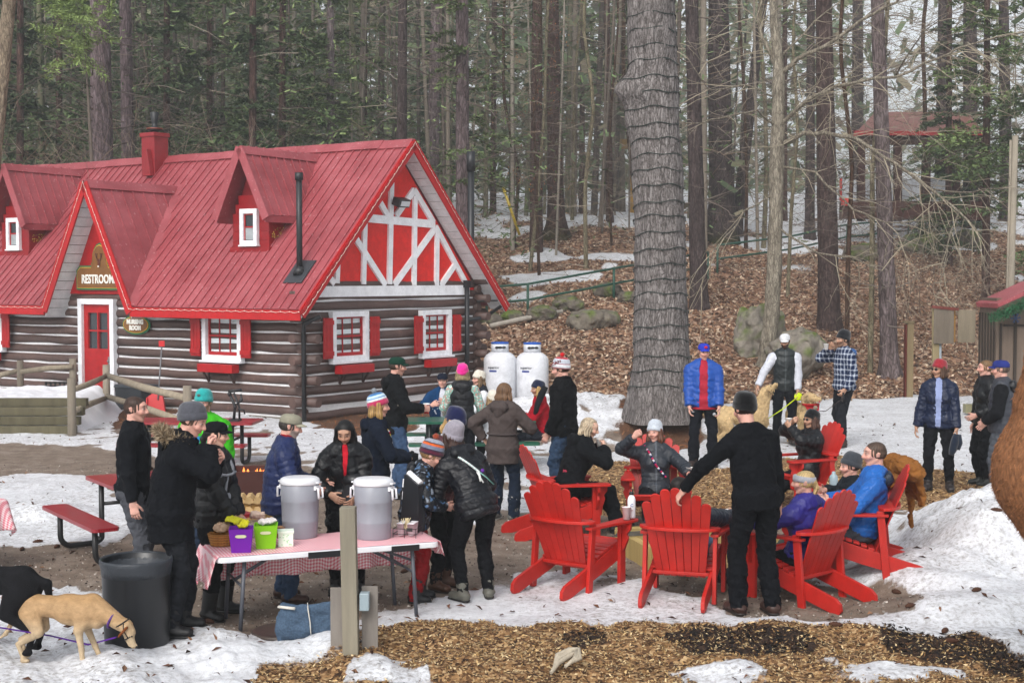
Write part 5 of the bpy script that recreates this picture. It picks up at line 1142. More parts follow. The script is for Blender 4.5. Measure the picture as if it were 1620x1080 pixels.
        put('jacket', T + A + nk + cuts, v, mat, tc, (.0075 if not per else .0055, 15))
    if inner is not None:
        inn = dict(col='#888888', off=.017, collar=.02, mat=CLOTH()); inn.update(inner); inn['off'] = min(inn['off'], off - .007)
        I = infl(torso_prims(J, fem, tp['hem'] + inn.get('hem', -.02), fat), inn['off']); I[0][8] = .02; I = I[1:] if tp.get('skirt') else I; I.append(seg(J['nk'] - J['u2'] * .03, J['nk'] + J['nd'] * inn['collar'], .068, .062, J['side'], .02, cap=.008)); put('shirt', I, v, inn['mat'], inn['col'], (.003, 16))
    if tp['hood']:
        b = J['nk'] - J['fwd'] * (.085 + off) - J['u2'] * .03; hc_ = tp['hood'] if isinstance(tp['hood'], str) else tc
        hp_ = [seg(b - J['side'] * .075 + J['u2'] * .02, b + J['side'] * .075 + J['u2'] * .02, (.055, .045), None, J['u2'], .03), seg(b - J['u2'] * .01, b - J['u2'] * .10, (.10, .045), (.055, .035), J['side'], .03), seg(b + J['side'] * .08, J['nk'] + J['side'] * .095 + J['fwd'] * .04, .04, .026, k=.03), seg(b - J['side'] * .08, J['nk'] - J['side'] * .095 + J['fwd'] * .04, .04, .026, k=.03)]
        ho = put('hood', hp_, v, mat, hc_, (.005, 18))
        if tp['fur']:
            rs = np.random.RandomState(3); m = MB(); path = [J['nk'] + J['side'] * .12 + J['fwd'] * .03 + J['u2'] * .02, b + J['side'] * .12 + J['u2'] * .04, b + J['side'] * .06 + J['u2'] * .075 - J['fwd'] * .05, b + J['u2'] * .07 - J['fwd'] * .075, b - J['side'] * .06 + J['u2'] * .075 - J['fwd'] * .05, b - J['side'] * .12 + J['u2'] * .04, J['nk'] - J['side'] * .12 + J['fwd'] * .03 + J['u2'] * .02]
            for i in range(2200):
                t = rs.rand() * (len(path) - 1); i0 = int(t); c = path[i0] * (1 - t + i0) + path[min(i0 + 1, 6)] * (t - i0); d = nrm(rs.normal(size=3)); x = nrm(np.cross(d, rs.normal(size=3))) * .006; m.color([(.30, .22, .13), (.45, .36, .25), (.16, .11, .07)][i % 3]); m.add(np.array([c + x, c - x, c + d * rs.uniform(.05, .095)]) * s, [(0, 1, 2)])
            m.build('fur_trim', FUR(), root)
    # ---- gloves
    if gloves:
        for i, S in enumerate('LR'):
            if i == 0 and gloves == 'R': continue
            w = J['wr' + S]; d = nrm(w - J['el' + S]); x = -1 if S == 'L' else 1; row = handrow[i]; row = (np.array([0, 1, 0.]) if abs(d[2]) > .75 else np.array([0, 0, 1.])) if row is None else np.array(row, float); pn = np.cross(d, row)
            if pn @ np.array([-x, 0, 0]) < 0: pn = -pn
            put('glove', infl(hand_prims(w, d, row, pn, curl[i]), .006), v * .8, CLOTH(), '#17181b')
    # ---- hair, hat, glasses
    if hair[0] != 'bald':
        hp_ = hair_prims(hair[0], hair[2]); V, Qd = sdf_mesh(hp_, .008); st = np.sin(np.arctan2(V[:, 0], V[:, 1] + .05) * 26 + pnoise(V, 10, seed) * 1.5 + (np.sin(V[:, 2] * 45) * 1.2 if hair[0] == 'wavy' else 0)); V = V + (nrm([0, 0, 1]) * 0) ; r_ = V * [1, 1, 0]; r_ = r_ / (np.linalg.norm(r_, axis=1)[:, None] + 1e-6); V = V + r_ * (st * .004)[:, None] * (V[:, 2:3] < .05)
        if hair[0] == 'wavy': V = V + r_ * (pnoise(V * [1, 1, 1.6], 26, 4) * .008)[:, None]
        C = np.clip(hc * (1 + .35 * st + .25 * pnoise(V * [1, 1, .2], 60, 7))[:, None], .003, 1)
        if hair[0] == 'wavy' or len(hair) > 3: C = C * np.clip(1 + .5 * pnoise(V * [1, 1, .1], 50, 9), .45, 1.6)[:, None]
        # hair falls straight down even when the head tilts
        Vl = V * hs; W = Vl @ HM.T + hd; fall = np.clip((-.08 - V[:, 2]) / .06, 0, 1)[:, None]; Wd = Vl @ rotz(math.atan2(-HM[0, 1], HM[1, 1])).T + hd; W = W * (1 - fall * .7) + Wd * fall * .7
        rawmesh('hair', W * s, Qd, HAIR(), C, root)
    if hat:
        m = MB(); hk = dict(hat); kind = hk.pop('kind'); col = hk.pop('col'); badge = hk.pop('badge', None); hat_geo(m, kind, col, s * hs, HM, hd * s, **hk)
        ho = m.build('hat' if kind != 'band' else 'headband', KNIT() if kind in ('beanie', 'band') else CLOTH(), root)
        if badge:
            b_ = MB(); c = (HM @ (np.array(badge[1]) * hs) + hd) * s; b_.color(badge[0]); b_.ball(c, np.array(badge[2]) * s, 12, 6, HM); b_.build('badge', CLOTH(), ho)
    if glasses:
        g = MB().color('#0b0b0c' if glasses == 'sun' else '#2a2522'); Pt = lambda x, y, z: (HM @ (np.array([x, y, z]) * hs) + hd) * s
        for x in (-1, 1):
            if glasses == 'sun': g.ball(Pt(x * .033, .094, .012), (.024 * s, .006 * s, .017 * s), 12, 6, HM @ rotz(-x * .18))
            else: g.tube([Pt(x * .033 + .022 * math.cos(a), .095 - .006 * abs(math.cos(a)), .012 + .015 * math.sin(a)) for a in np.linspace(0, 2 * PI, 13)], .0018 * s, 4)
            g.tube([Pt(x * .055, .088, .016), Pt(x * .079, .0, .016)], .002 * s, 4)
        g.tube([Pt(-.012, .099, .014), Pt(.012, .099, .014)], .0025 * s, 4); g.build('glasses', PLASTIC(), root)
    if extras: extras(root, J, s)
    return root
def stripes_of(lst):
    def f(t):
        for lim, c in lst:
            if t <= lim: return c
        return lst[-1][1]
    return f
def w2l(root_loc, yaw, h, p):            # world point -> person-local unit coordinates
    q = (np.asarray(p, float) - np.asarray(root_loc, float)) @ rotz(-R(yaw)); return q / (h / 1.75)
# ================================================================ FURNITURE AND THINGS ON THE GROUND
def yawM(deg): return rotz(-R(deg))
def place(px, py, local, yaw):          # origin so that the local point stands on the ground seen at the pixel
    p = G(px, py); o = p - yawM(yaw) @ np.array([local[0], local[1], 0]); o[2] = gz(o[0], o[1]) ; return o
CR, CR2 = '#b3221a', '#a3130f'
def ada_chair(first=[None]):
    if first[0] is not None: return copy_tree(first[0])
    root = empty('adirondack_chair', (0, 0, 0)); rs = random.Random(1)
    def S(c): return hexc(c, .92 + rs.random() * .16)
    # long side boards: front end under the seat, rounded heel on the ground
    for x in (-.27, .27):
        m = MB().color(S(CR)); poly = [(.44, .24), (.46, .36), (.40, .385), (-.02, .27), (-.60, .125), (-.655, .085), (-.665, .03), (-.64, .0), (-.56, .0), (.0, .13), (.30, .21)]
        m.prism(poly, (x - .017, 0, 0), (0, 1, 0), (0, 0, 1), (.034, 0, 0)); m.build('side_board', PT, root, bevel=.004)
    for i in range(8):
        t = i / 7; y = .43 - t * .52; z = .385 + .02 * math.sin(t * 3) - t * .125; m = MB().color(S(CR)); m.box((0, y, z + (.0 if i else -.02)), (.56, .062, .022), rot((1, 0, 0), R(12 if i else 60))); m.build('seat_slat', PT, root, bevel=.003)
    for x in (-.31, .31):
        m = MB().color(S(CR)); m.box((x, .36, .275), (.036, .10, .55)); m.build('front_leg', PT, root, bevel=.004)
        m = MB().color(S(CR)); m.beam((x, -.24, .0), (x, -.17, .60), .036, .075, (0, 1, 0)); m.build('rear_post', PT, root, bevel=.004)
        s = 1 if x > 0 else -1; m = MB().color(S(CR)); a = [(0, 0), (.09, 0), (.085, -.05), (.045, -.09), (.06, -.13), (.03, -.20), (0, -.24)]; m.prism([(s * p[0], p[1]) for p in a], (x + s * .018, .345, .545), (1, 0, 0), (0, 0, 1), (0, .03, 0)); m.prism([(p[0], p[1]) for p in a], (x - .015, .41, .545), (0, 1, 0), (0, 0, 1), (.03, 0, 0)); m.build('arm_bracket', PT, root)
        m = MB().color(S(CR)); A = [(.0, .50), (.03, .525), (.12, .53), (.16, .50), (.165, .40), (.12, .12), (.10, -.12), (.09, -.25), (.02, -.25), (.01, .1)]; m.prism([(s * (p[0] - .055), p[1]) for p in A], (x, 0, .552), (1, 0, 0), (0, 1, 0), (0, 0, .024)); m.build('armrest', PT, root, bevel=.004)
    # arched rail across the rear at arm height
    m = MB().color(S(CR)); P = [(.36 * math.cos(a), -.20 - .20 * math.sin(a)) for a in np.linspace(0, PI, 15)]; P = P + [(-.30, -.155), (.30, -.155)][::1]; m.prism(P, (0, 0, .603), (1, 0, 0), (0, 1, 0), (0, 0, .026)); m.build('back_rail', PT, root, bevel=.004)
    m = MB().color(S(CR)); m.box((0, -.12, .225), (.50, .09, .026)); m.build('lower_back_rail', PT, root, bevel=.003)
    d = nrm([0, -.37, .80])
    for i in range(7):
        u = i - 3; xb = u * .062; xt = u * .093; H_ = .86 - .013 * u * u * 1.15; m = MB().color(S(CR)); b = np.array([xb, -.11, .20]); ax = nrm(d + np.array([(xt - xb) / .86, 0, 0])); sx = nrm(np.cross(ax, np.cross((1, 0, 0), ax))); sx = nrm(np.array([1, 0, 0]) - ax * ax[0]); n_ = np.cross(sx, ax)
        w0, w1 = .029, .043; P = [(-w0, 0), (w0, 0), (w1, H_ - .04)] + [(w1 * math.cos(a), H_ - .04 + .035 * math.sin(a)) for a in np.linspace(.3, PI - .3, 7)] + [(-w1, H_ - .04)]; m.prism(P, b, sx, ax, n_ * .018); m.build('back_slat', PT, root, bevel=.003)
    first[0] = root; return root
CHAIRS = {}
def put_chair(key, px, py, local, yaw, label):
    o = place(px, py, (local[0], local[1] * .9), yaw); r = ada_chair(); r.scale = (1, .9, 1.06); r.location = o - [0, 0, .01]; r.rotation_euler = (0, 0, -R(yaw)); tag(r, label, 'chair', 'red adirondack chairs round the fire pit'); CHAIRS[key] = (o, yaw)
put_chair('c2', 850, 943, (0, -.64), 37, 'empty red adirondack chair with a paper cup and white bottle on its arm')
put_chair('c3', 1062, 967, (0, -.64), 17, 'red adirondack chair seen from behind, holding the dark haired sitter')
put_chair('c6', 1357, 957, (0, -.64), -43, 'red adirondack chair under the blonde woman in purple jacket and grey headband')
put_chair('c7', 1462, 882, (0, -.64), -80, 'red adirondack chair seen side on, under the man in the bright blue jacket')
put_chair('c8', 1447, 848, (0, -.64), -93, 'red adirondack chair with a tan coat over its back')
put_chair('c1', 806, 849, (0, -.64), 74, 'red adirondack chair under the wavy haired woman holding a cup')
put_chair('c4', 1040, 838, (0, .36), 182, 'red adirondack chair facing the camera, under the woman in a pale grey knitted hat')
put_chair('c5', 1262, 806, (-.31, .36), -112, 'red adirondack chair under the woman in sunglasses drinking from a cup')
# ---- things on the empty chair's arm
def cup(px, py, Z, r, h, label, lid=False, col='#e6e4e2', name='paper_cup', P=None, cat='cup', yaw=0, tilt=None, group=None):
    p = on(px, py, Z) if P is None else np.asarray(P, float); m = MB().color(col); m.lathe([(r * .74, 0), (r * .98, h * .97), (r * 1.05, h * .98), (r * 1.05, h), (r * .93, h), (r * .9, h * .9), (1e-4, h * .9)], 20); o = m.build(name, PAPER(), None, p); tag(o, label, cat, group)
    if lid: MB().color('#ececec').lathe([(r * 1.08, h * .96), (r * 1.1, h * 1.02), (r * .98, h * 1.1), (r * .9, h * 1.08), (1e-4, h * 1.08)], 20).build('lid', PLASTIC(), o)
    if tilt is not None: o.rotation_euler = tilt
    return o
o2, y2 = CHAIRS['c2']; M2 = yawM(y2); pa = o2 + M2 @ np.array([.38, .30, .612]); cup(0, 0, 0, .042, .115, 'pale pink paper cup on the arm of the empty chair', P=pa, col='#e3cfd0')
pb_ = o2 + M2 @ np.array([.37, .40, .612]); m = MB().color('#e9eaee'); m.lathe([(.034, 0), (.037, .01), (.037, .17), (.03, .195), (.018, .21), (.018, .22)], 20); bo = m.build('water_bottle', PLASTIC(), None, pb_); tag(bo, 'white metal water bottle standing on the arm of the empty chair', 'bottle')
MB().color('#1b1c1f').lathe([(.021, .215), (.021, .24), (.008, .245)], 14).tube([(-.012, 0, .24), (-.014, 0, .26), (0, 0, .27), (.014, 0, .26), (.012, 0, .24)], .004, 5).build('cap', PLASTIC(), bo)
V, Fs = text_mesh('C', .04, .001, .001); mb_ = MB().color('#2a5f9a'); mb_.add(np.stack([V[:, 0], -.0378 + V[:, 2], V[:, 1] + .12], 1), Fs); 
V, Fs = text_mesh('CSS', .016, .001); mb_.color('#b8403a').add(np.stack([V[:, 0], -.0378 + V[:, 2], V[:, 1] + .075], 1), Fs); mb_.build('print', PLASTIC(), bo)
o4, y4 = CHAIRS['c4']; cup(0, 0, 0, .04, .10, 'white paper cup on the chair arm beside the woman in the pale grey hat', P=o4 + yawM(y4) @ np.array([-.36, .30, .612]))
# ---- fire pit of pale timbers with split logs
fo = G(1108, 878); fp = empty('fire_pit', fo, R(14), 'square fire pit edged with pale new timbers in the middle of the red chairs', 'fire pit')
for a, b in (((-.72, -.58), (.72, -.58)), ((-.72, .58), (.72, .58)), ((-.72, -.50), (-.72, .50)), ((.72, -.50), (.72, .50))):
    m = MB().color(hexc('#b39a63', random.uniform(.85, 1.1))); m.beam((*a, .10), (*b, .10), .09, .23); m.build('timber', WOOD(), fp, bevel=.006)
m = MB().color('#1c1816'); m.lathe([(.45, .02), (.3, .05), (1e-4, .07)], 18); m.build('ash_bed', vcmat('concrete', .9, .25, 3, 30, .4, .01), fp)
def log_piece(p, a, L, r, label, group, tilt=.1):
    m = MB().color(hexc('#c7a878', random.uniform(.8, 1.15))); P = [(r * math.cos(t) * random.uniform(.85, 1.1), r * math.sin(t)) for t in (.2, 1.3, 2.2)] + [(-r, -r * .4), (0, -r * .7), (r, -r * .35)]
    m.prism(P, (0, -L / 2, 0), (1, 0, 0), (0, 0, 1), (0, L, 0)); o = m.build('firewood', WOOD(), None, p, a); o.rotation_euler[0] = tilt; tag(o, label, 'firewood', group); return o
FWL = ['split log leaning against the right front timber of the fire pit', 'short split log showing its pale end by the fire pit', 'split log lying outside the fire pit by the black trousers', 'small split log half under another at the fire pit']
for i, (px, py, a) in enumerate(((1160, 903, .7), (1178, 908, -.4), (1196, 900, 1.2), (1150, 908, 2.2))): p = G(px, py); log_piece(p + [0, 0, .06], a, .34, .07, FWL[i], 'split firewood at the fire pit', random.uniform(-.25, .3))
rd = MB().color('#3c3a3a')
for i in range(4): rd.tube([(-.95 + i * .03, -.1 + i * .04, .24 + i * .004), (.1, .05 + i * .05, .22 + .01 * i)], .006, 5)
tag(rd.build('roasting_forks', METAL(), None, fo, R(8)), 'bundle of thin steel roasting forks lying across the left timber', 'forks')
# ---- picnic tables
def mesh_top(m, c, size, r=.05): 
    x, y = size[0] / 2, size[1] / 2; P = []
    for sx, sy, a0 in ((1, 1, 0), (-1, 1, PI / 2), (-1, -1, PI), (1, -1, 3 * PI / 2)):
        for k in range(4): a = a0 + k * PI / 6; P.append((sx * (x - r) + r * math.cos(a), sy * (y - r) + r * math.sin(a)))
    m.prism(P, (c[0], c[1], c[2] - size[2]), (1, 0, 0), (0, 1, 0), (0, 0, size[2]))
def perf_mat(name):
    m, n, l, b = newmat(name); a = n.new('ShaderNodeAttribute'); a.attribute_name = 'Col'; v = objvec(n, l, (40, 40, 40)); w = n.new('ShaderNodeTexVoronoi'); w.inputs['Randomness'].default_value = .1; w.inputs['Scale'].default_value = 1; l.new(v, w.inputs['Vector'])
    r = ramp(n, l, w.outputs['Distance'], [(.16, (.25, .22, .22)), (.26, (1, 1, 1))]); l.new(mixc(n, l, 1., a.outputs['Color'], r.outputs[0], 'MULTIPLY'), b.inputs['Base Color']); b.inputs['Roughness'].default_value = .35; b.inputs['Coat Weight'].default_value = .2; return m
PERF = perf_mat('perforated_coating')
def picnic(loc, ang, L, col, label, h=.72):
    t = empty('picnic_table', loc, ang, label, 'picnic table', 'coated metal picnic tables')
    m = MB().color(col); mesh_top(m, (0, 0, h), (L, .74, .035)); m.build('table_top', PERF, t)
    for s in (-1, 1): m = MB().color(col); mesh_top(m, (0, s * .70, .44), (L, .27, .035)); m.build('bench', PERF, t)
    for x in (-L * .33, L * .33):
        for s in (-1, 1):
            m = MB().color('#17181a'); P = [(x, s * .28, h - .04), (x, s * .28, .10)] + [(x, s * (.28 + .12 * (1 - math.cos(a))), .10 - .06 * math.sin(a)) for a in np.linspace(0.2, PI / 2, 5)] + [(x, s * .60, .035)] + [(x, s * (.60 + .12 * math.sin(a)), .155 - .12 * math.cos(a)) for a in np.linspace(.2, PI / 2, 5)] + [(x, s * .72, .41)]; m.tube(P, .030, 10); m.build('leg', METAL(), t)
        m = MB().color('#17181a'); m.tube([(x, -.28, .45), (x, .28, .45)], .02, 8); m.tube([(x, -.3, h - .06), (x, .3, h - .06)], .02, 8); m.build('cross_tube', METAL(), t)
    return t
c_ = np.array([-4.40, 14.35]) + np.array([.83, .56]) * .70; picnic((c_[0], c_[1], gz(*c_)), math.atan2(-.83, .56), 1.75, '#8a1722', 'dark red picnic table nearest the camera, left of the man in black fleece')
c_ = (-4.75, 21.3); picnic((*c_, gz(*c_)), R(-4), 1.9, '#8a1722', 'dark red picnic table behind the green hoodie, a black folding stand on top')
c_ = (-.62, 21.2); picnic((*c_, gz(*c_)), R(6), 1.9, '#1d5a44', 'green picnic table by the cabin gable with people gathered round')
tb_ = at(372, 658, 21.2); tb_[2] = gz(-4.75, 21.3) + .72; fs = MB().color('#15161a')
fs.box((0, 0, .015), (.16, .2, .03)); fs.tube([(-.02, 0, .02), (.0, 0, .22), (-.08, 0, .40)], .022, 8); fs.tube([(.06, .02, .02), (.06, .02, .2), (-.02, .02, .42)], .016, 8); fs.tube([(-.10, 0, .44), (.10, .02, .46)], .022, 8); fs.ball((-.08, 0, .40), .035); fs.ball((.08, .03, .30), .03); fs.tube([(.02, .0, .24), (.1, .03, .31), (.08, .03, .40)], .015, 8); fs.tube([(.04, 0, .18), (.13, .02, .16), (.14, .02, .1)], .013, 8); fs.ball((.0, 0, .21), .03)
tag(fs.build('folding_stand', METAL(), None, tb_), 'black metal folding stand on the rear red picnic table', 'stand')
# ---- gingham, folding tables
def gingham():
    m, n, l, b = newmat('gingham'); v = objvec(n, l, (1, 1, 1)); s = n.new('ShaderNodeSeparateXYZ'); l.new(v, s.inputs[0]); outs = []
    for ax, ad in (('X', None), ('Y', 'Z')):
        q = s.outputs[ax]
        if ad: k = n.new('ShaderNodeMath'); k.operation = 'ADD'; l.new(q, k.inputs[0]); l.new(s.outputs[ad], k.inputs[1]); q = k.outputs[0]
        k = n.new('ShaderNodeMath'); k.operation = 'MULTIPLY'; l.new(q, k.inputs[0]); k.inputs[1].default_value = 38; f = n.new('ShaderNodeMath'); f.operation = 'FRACT'; l.new(k.outputs[0], f.inputs[0]); g = n.new('ShaderNodeMath'); g.operation = 'GREATER_THAN'; l.new(f.outputs[0], g.inputs[0]); g.inputs[1].default_value = .5; outs.append(g.outputs[0])
    a = n.new('ShaderNodeMath'); a.operation = 'ADD'; l.new(outs[0], a.inputs[0]); l.new(outs[1], a.inputs[1]); h = n.new('ShaderNodeMath'); h.operation = 'MULTIPLY'; l.new(a.outputs[0], h.inputs[0]); h.inputs[1].default_value = .5
    l.new(ramp(n, l, h.outputs[0], [(0, hexc('#f3e6e7')), (.5, hexc('#e8aab2')), (1, hexc('#d8687a'))]).outputs[0], b.inputs['Base Color']); b.inputs['Roughness'].default_value = .45; t = noise_node(n, l, 7, 3, .5, v); bump(n, l, b, t.outputs[0], .3, .02); return m
GING = gingham()
TA = np.array([-2.31, 11.08]); TB = np.array([-.60, 11.78]); tdir = (TB - TA) / np.linalg.norm(TB - TA); tper = np.array([-tdir[1], tdir[0]]); tl = np.linalg.norm(TB - TA); TH = .66; tang = math.atan2(tdir[1], tdir[0])
tc = (TA + TB) / 2 + tper * .37; tz = gz(*tc); TZ = tz + TH
ft = empty('folding_table', (tc[0], tc[1], tz), tang, 'white folding table with grey steel legs carrying the drinks', 'table')
m = MB().color('#dfe0e4'); mesh_top(m, (0, 0, TH - .004), (tl, .74, .045), .06); m.build('table_top', PLASTIC(), ft, bevel=.006)
for x_, w_ in ((-.05, .3), (.62, .24)): m = MB().color('#1d1e22'); m.box((x_, -.372, TH - .035), (w_, .012, .05)); m.build('edge_handle', PLASTIC(), ft)
for s in (-1, 1):
    for y in (-.30, .30): m = MB().color('#4c4f57'); m.tube([(s * .70, y, TH - .05), (s * .74, y, .0)], .017, 8); m.build('leg', METAL(), ft)
    m = MB().color('#4c4f57'); m.tube([(s * .72, -.3, .40), (s * .72, .3, .40)], .011, 8); m.tube([(s * .70, -.3, TH - .05), (s * .70, .3, TH - .05)], .014, 8); m.tube([(s * .72, 0, .4), (s * .34, 0, TH - .05)], .013, 8); m.tube([(s * .715, -.28, .50), (s * .40, -.1, TH - .05)], .011, 8); m.build('brace', METAL(), ft)
def cloth(name, x0, x1, y0, y1, hangs, parent_loc, ang, label, z=.662, n=70):
    xs = np.linspace(x0 - hangs[0], x1 + hangs[1], n); ys = np.linspace(y0 - hangs[2], y1 + hangs[3], 44); X, Y = np.meshgrid(xs, ys, indexing='ij'); Zz = np.full(X.shape, z)
    dl = np.clip(x0 - X, 0, 9); dr = np.clip(X - x1, 0, 9); df = np.clip(y0 - Y, 0, 9); db = np.clip(Y - y1, 0, 9)
    fold = .02 * np.sin(Y * 17 + 1) + .013 * np.sin(Y * 41); fold2 = .022 * np.sin(X * 11) + .012 * np.sin(X * 29 + 2)
    Xn = X + dl - dr; Yn = Y + df - db; d1 = np.maximum(dl, dr); d2 = np.maximum(df, db); 
    Xn = Xn - np.where(dl > 0, .008 + dl * (.25 + fold * 6), 0) + np.where(dr > 0, .008 + dr * (.25 + fold * 6), 0); Yn = Yn + np.where(db > 0, .01 + fold2 * db * 5 + db * .1, 0) - np.where(df > 0, .01 + fold2 * df * 5, 0)
    Zz = z - np.maximum(np.maximum(d1, d2), .75 * (d1 + d2)) + .0015 * np.sin(X * 30) * np.sin(Y * 23); P = np.stack([Xn, Yn, Zz], -1).reshape(-1, 3); a, b = X.shape; ii = np.arange(a * b).reshape(a, b); Q_ = np.stack([ii[:-1, :-1], ii[1:, :-1], ii[1:, 1:], ii[:-1, 1:]], -1).reshape(-1, 4)
    o = rawmesh(name, P, Q_, GING, None, None); o.location = parent_loc; o.rotation_euler = (0, 0, ang); sm = o.modifiers.new('t', 'SOLIDIFY'); sm.thickness = .002; return tag(o, label, 'tablecloth')
cloth('tablecloth', -tl / 2, tl / 2, -.352, .37, (.25, .13, 0, .34), (tc[0], tc[1], tz), tang, 'pink gingham tablecloth under the drink coolers')
# table cut by the left edge
c_ = on(-103, 792, .68); t2 = empty('folding_table', (c_[0], c_[1], gz(c_[0], c_[1])), R(-25), 'cloth covered table mostly outside the left edge of the picture', 'table'); m = MB().color('#dfe0e4'); mesh_top(m, (0, 0, .656), (1.1, .74, .045), .06); m.build('table_top', PLASTIC(), t2)
for s in (-1, 1): m = MB().color('#4c4f57'); m.tube([(s * .45, -.3, .62), (s * .45, -.3, 0)], .017, 8); m.tube([(s * .45, .3, .62), (s * .45, .3, 0)], .017, 8); m.tube([(s * .45, -.3, .4), (s * .45, .3, .4)], .017, 8); m.build('leg_frame', METAL(), t2)
cloth('tablecloth', -.55, .55, -.37, .37, (.2, .30, .22, .2), (c_[0], c_[1], gz(c_[0], c_[1])), R(-25), 'corner of a pink gingham tablecloth hanging in at the left edge')
# ---- things on the drinks table
def T(px, py): p = on(px, py, TZ + .004); p[2] = TZ + .004; return p
def jug(px, py, label):
    p = T(px, py); r = .162; t = empty('drink_cooler', p, R(-20), label, 'drink cooler', 'grey drink coolers with white lids'); m = MB().color('#8d8f98')
    prof = [(r * .86, 0), (r * .885, .006), (r * .93, .13), (r * .955, .145), (r * .945, .15), (r * .965, .30), (r * .99, .31), (r * .985, .318), (r * 1.0, .45), (r * .97, .455)]
    m.lathe(prof, 64, fn=lambda A, z: 1 + (.012 * np.sign(np.sin(A * 32)) if .15 < z < .305 else 0)); m.build('body', PLASTIC(), t)
    m = MB().color('#dcdde1'); m.lathe([(r * 1.03, .452), (r * 1.05, .458), (r * 1.05, .478), (r * 1.0, .495), (r * .9, .505), (r * .55, .51), (1e-4, .51)], 48); m.box((-r * 1.06, 0, .468), (.04, .06, .012)); m.box((r * 1.06, 0, .468), (.04, .06, .012)); m.build('lid', PLASTIC(), t)
    for s in (-1, 1): m = MB().color('#e6e6ea'); m.tube([(s * r * 1.0, -.03, .425), (s * (r + .03), -.035, .42), (s * (r + .035), -.035, .34), (s * (r + .035), .035, .34), (s * (r + .03), .035, .42), (s * r, .03, .425)], .010, 7); m.box((s * (r + .004), 0, .425), (.02, .09, .035)); m.build('handle', PLASTIC(), t)
jug(475, 848, 'grey drink cooler with white lid, left one, before the man in navy puffer jacket'); jug(591, 850, 'grey drink cooler with white lid beside the weathered post, the right one')
p = T(562, 828); m = MB().color('#34363a'); m.lathe([(.105, 0), (.11, .01), (.11, .05), (.105, .055), (.105, .36), (.11, .365), (.11, .40), (.10, .43), (.05, .46), (1e-4, .465)], 32); th_ = m.build('thermal_urn', METAL(), None, p); tag(th_, 'dark steel thermal urn with arched carrying handle before the black haired woman', 'urn')
MB().color('#5c5f66').tube([(.112 * math.cos(a), 0, .40 + .15 * math.sin(a)) for a in np.linspace(-.1, PI + .1, 15)], .009, 8).build('handle', METAL(), th_); MB().color('#1c1d20').lathe([(.112, .365), (.114, .40), (.10, .435), (.05, .462), (.02, .47)], 32).build('lid', PLASTIC(), th_); MB().color('#cfd0d4').box((0, -.125, .07), (.03, .04, .05)).build('tap', PLASTIC(), th_)
p = T(656, 838); st_ = empty('cup_dispenser', p, R(-38), 'tall black slanted dispenser box with white lids in its slots', 'dispenser')
for y in (-.075, .0): m = MB().color('#202226'); m.prism([(-.11, 0), (.11, 0), (.11, .40), (-.02, .49), (-.05, .49)], (0, y, 0), (1, 0, 0), (0, 0, 1), (0, .014, 0)); m.build('side_panel', PLASTIC(), st_, bevel=.002)
m = MB().color('#26282d'); m.beam((-.035, -.03, .485), (.11, -.03, .40), .10, .015); m.beam((-.115, -.03, 0), (-.05, -.03, .48), .07, .008); m.box((.10, -.03, .2), (.008, .06, .38)); m.build('front_panel', PLASTIC(), st_)
m = MB().color('#e8e8ea')
for z, t in ((.41, .0), (.30, .0), (.19, .0)): m.box((-.095 + z * .06, -.035, z), (.03, .05, .07), rot((0, 1, 0), .12))
m.tube([(-.04, -.03, .50), (.10, -.03, .418)], .028, 12); m.build('white_lids', PLASTIC(), st_)
p = T(645, 847); cd = empty('condiment_caddy', p, R(-12), 'black wire caddy of white tubs holding stir sticks', 'caddy')
for i in range(2):
    for j in range(2):
        m = MB().color('#e4e2e6'); m.lathe([(.028, 0), (.040, .10), (.042, .10), (.042, .105), (.036, .105), (1e-4, .09)], 4, (-.045 + .09 * i, -.045 + .09 * j, .012), rotz(PI / 4)); m.build('tub', PLASTIC(), cd)
m = MB().color('#1a1a1c')
for z in (.03, .075): m.tube([(-.1, -.1, z), (.1, -.1, z), (.1, .1, z), (-.1, .1, z), (-.1, -.1, z)], .003, 5)
for x, y in ((-.1, -.1), (.1, -.1), (.1, .1), (-.1, .1), (0, -.1)): m.tube([(x, y, 0), (x, y, .08)], .003, 5)
m.box((.045, -.104, .07), (.055, .003, .03)); m.build('wire_frame', METAL(), cd)
m = MB().color('#d8c8a0')
for i in range(14): m.beam((.0 + random.uniform(-.03, .03), -.03 + random.uniform(-.02, .02), .06), (random.uniform(-.05, .03), random.uniform(-.05, .03), .15), .006, .002)
m.build('stir_sticks', PAPER(), cd)
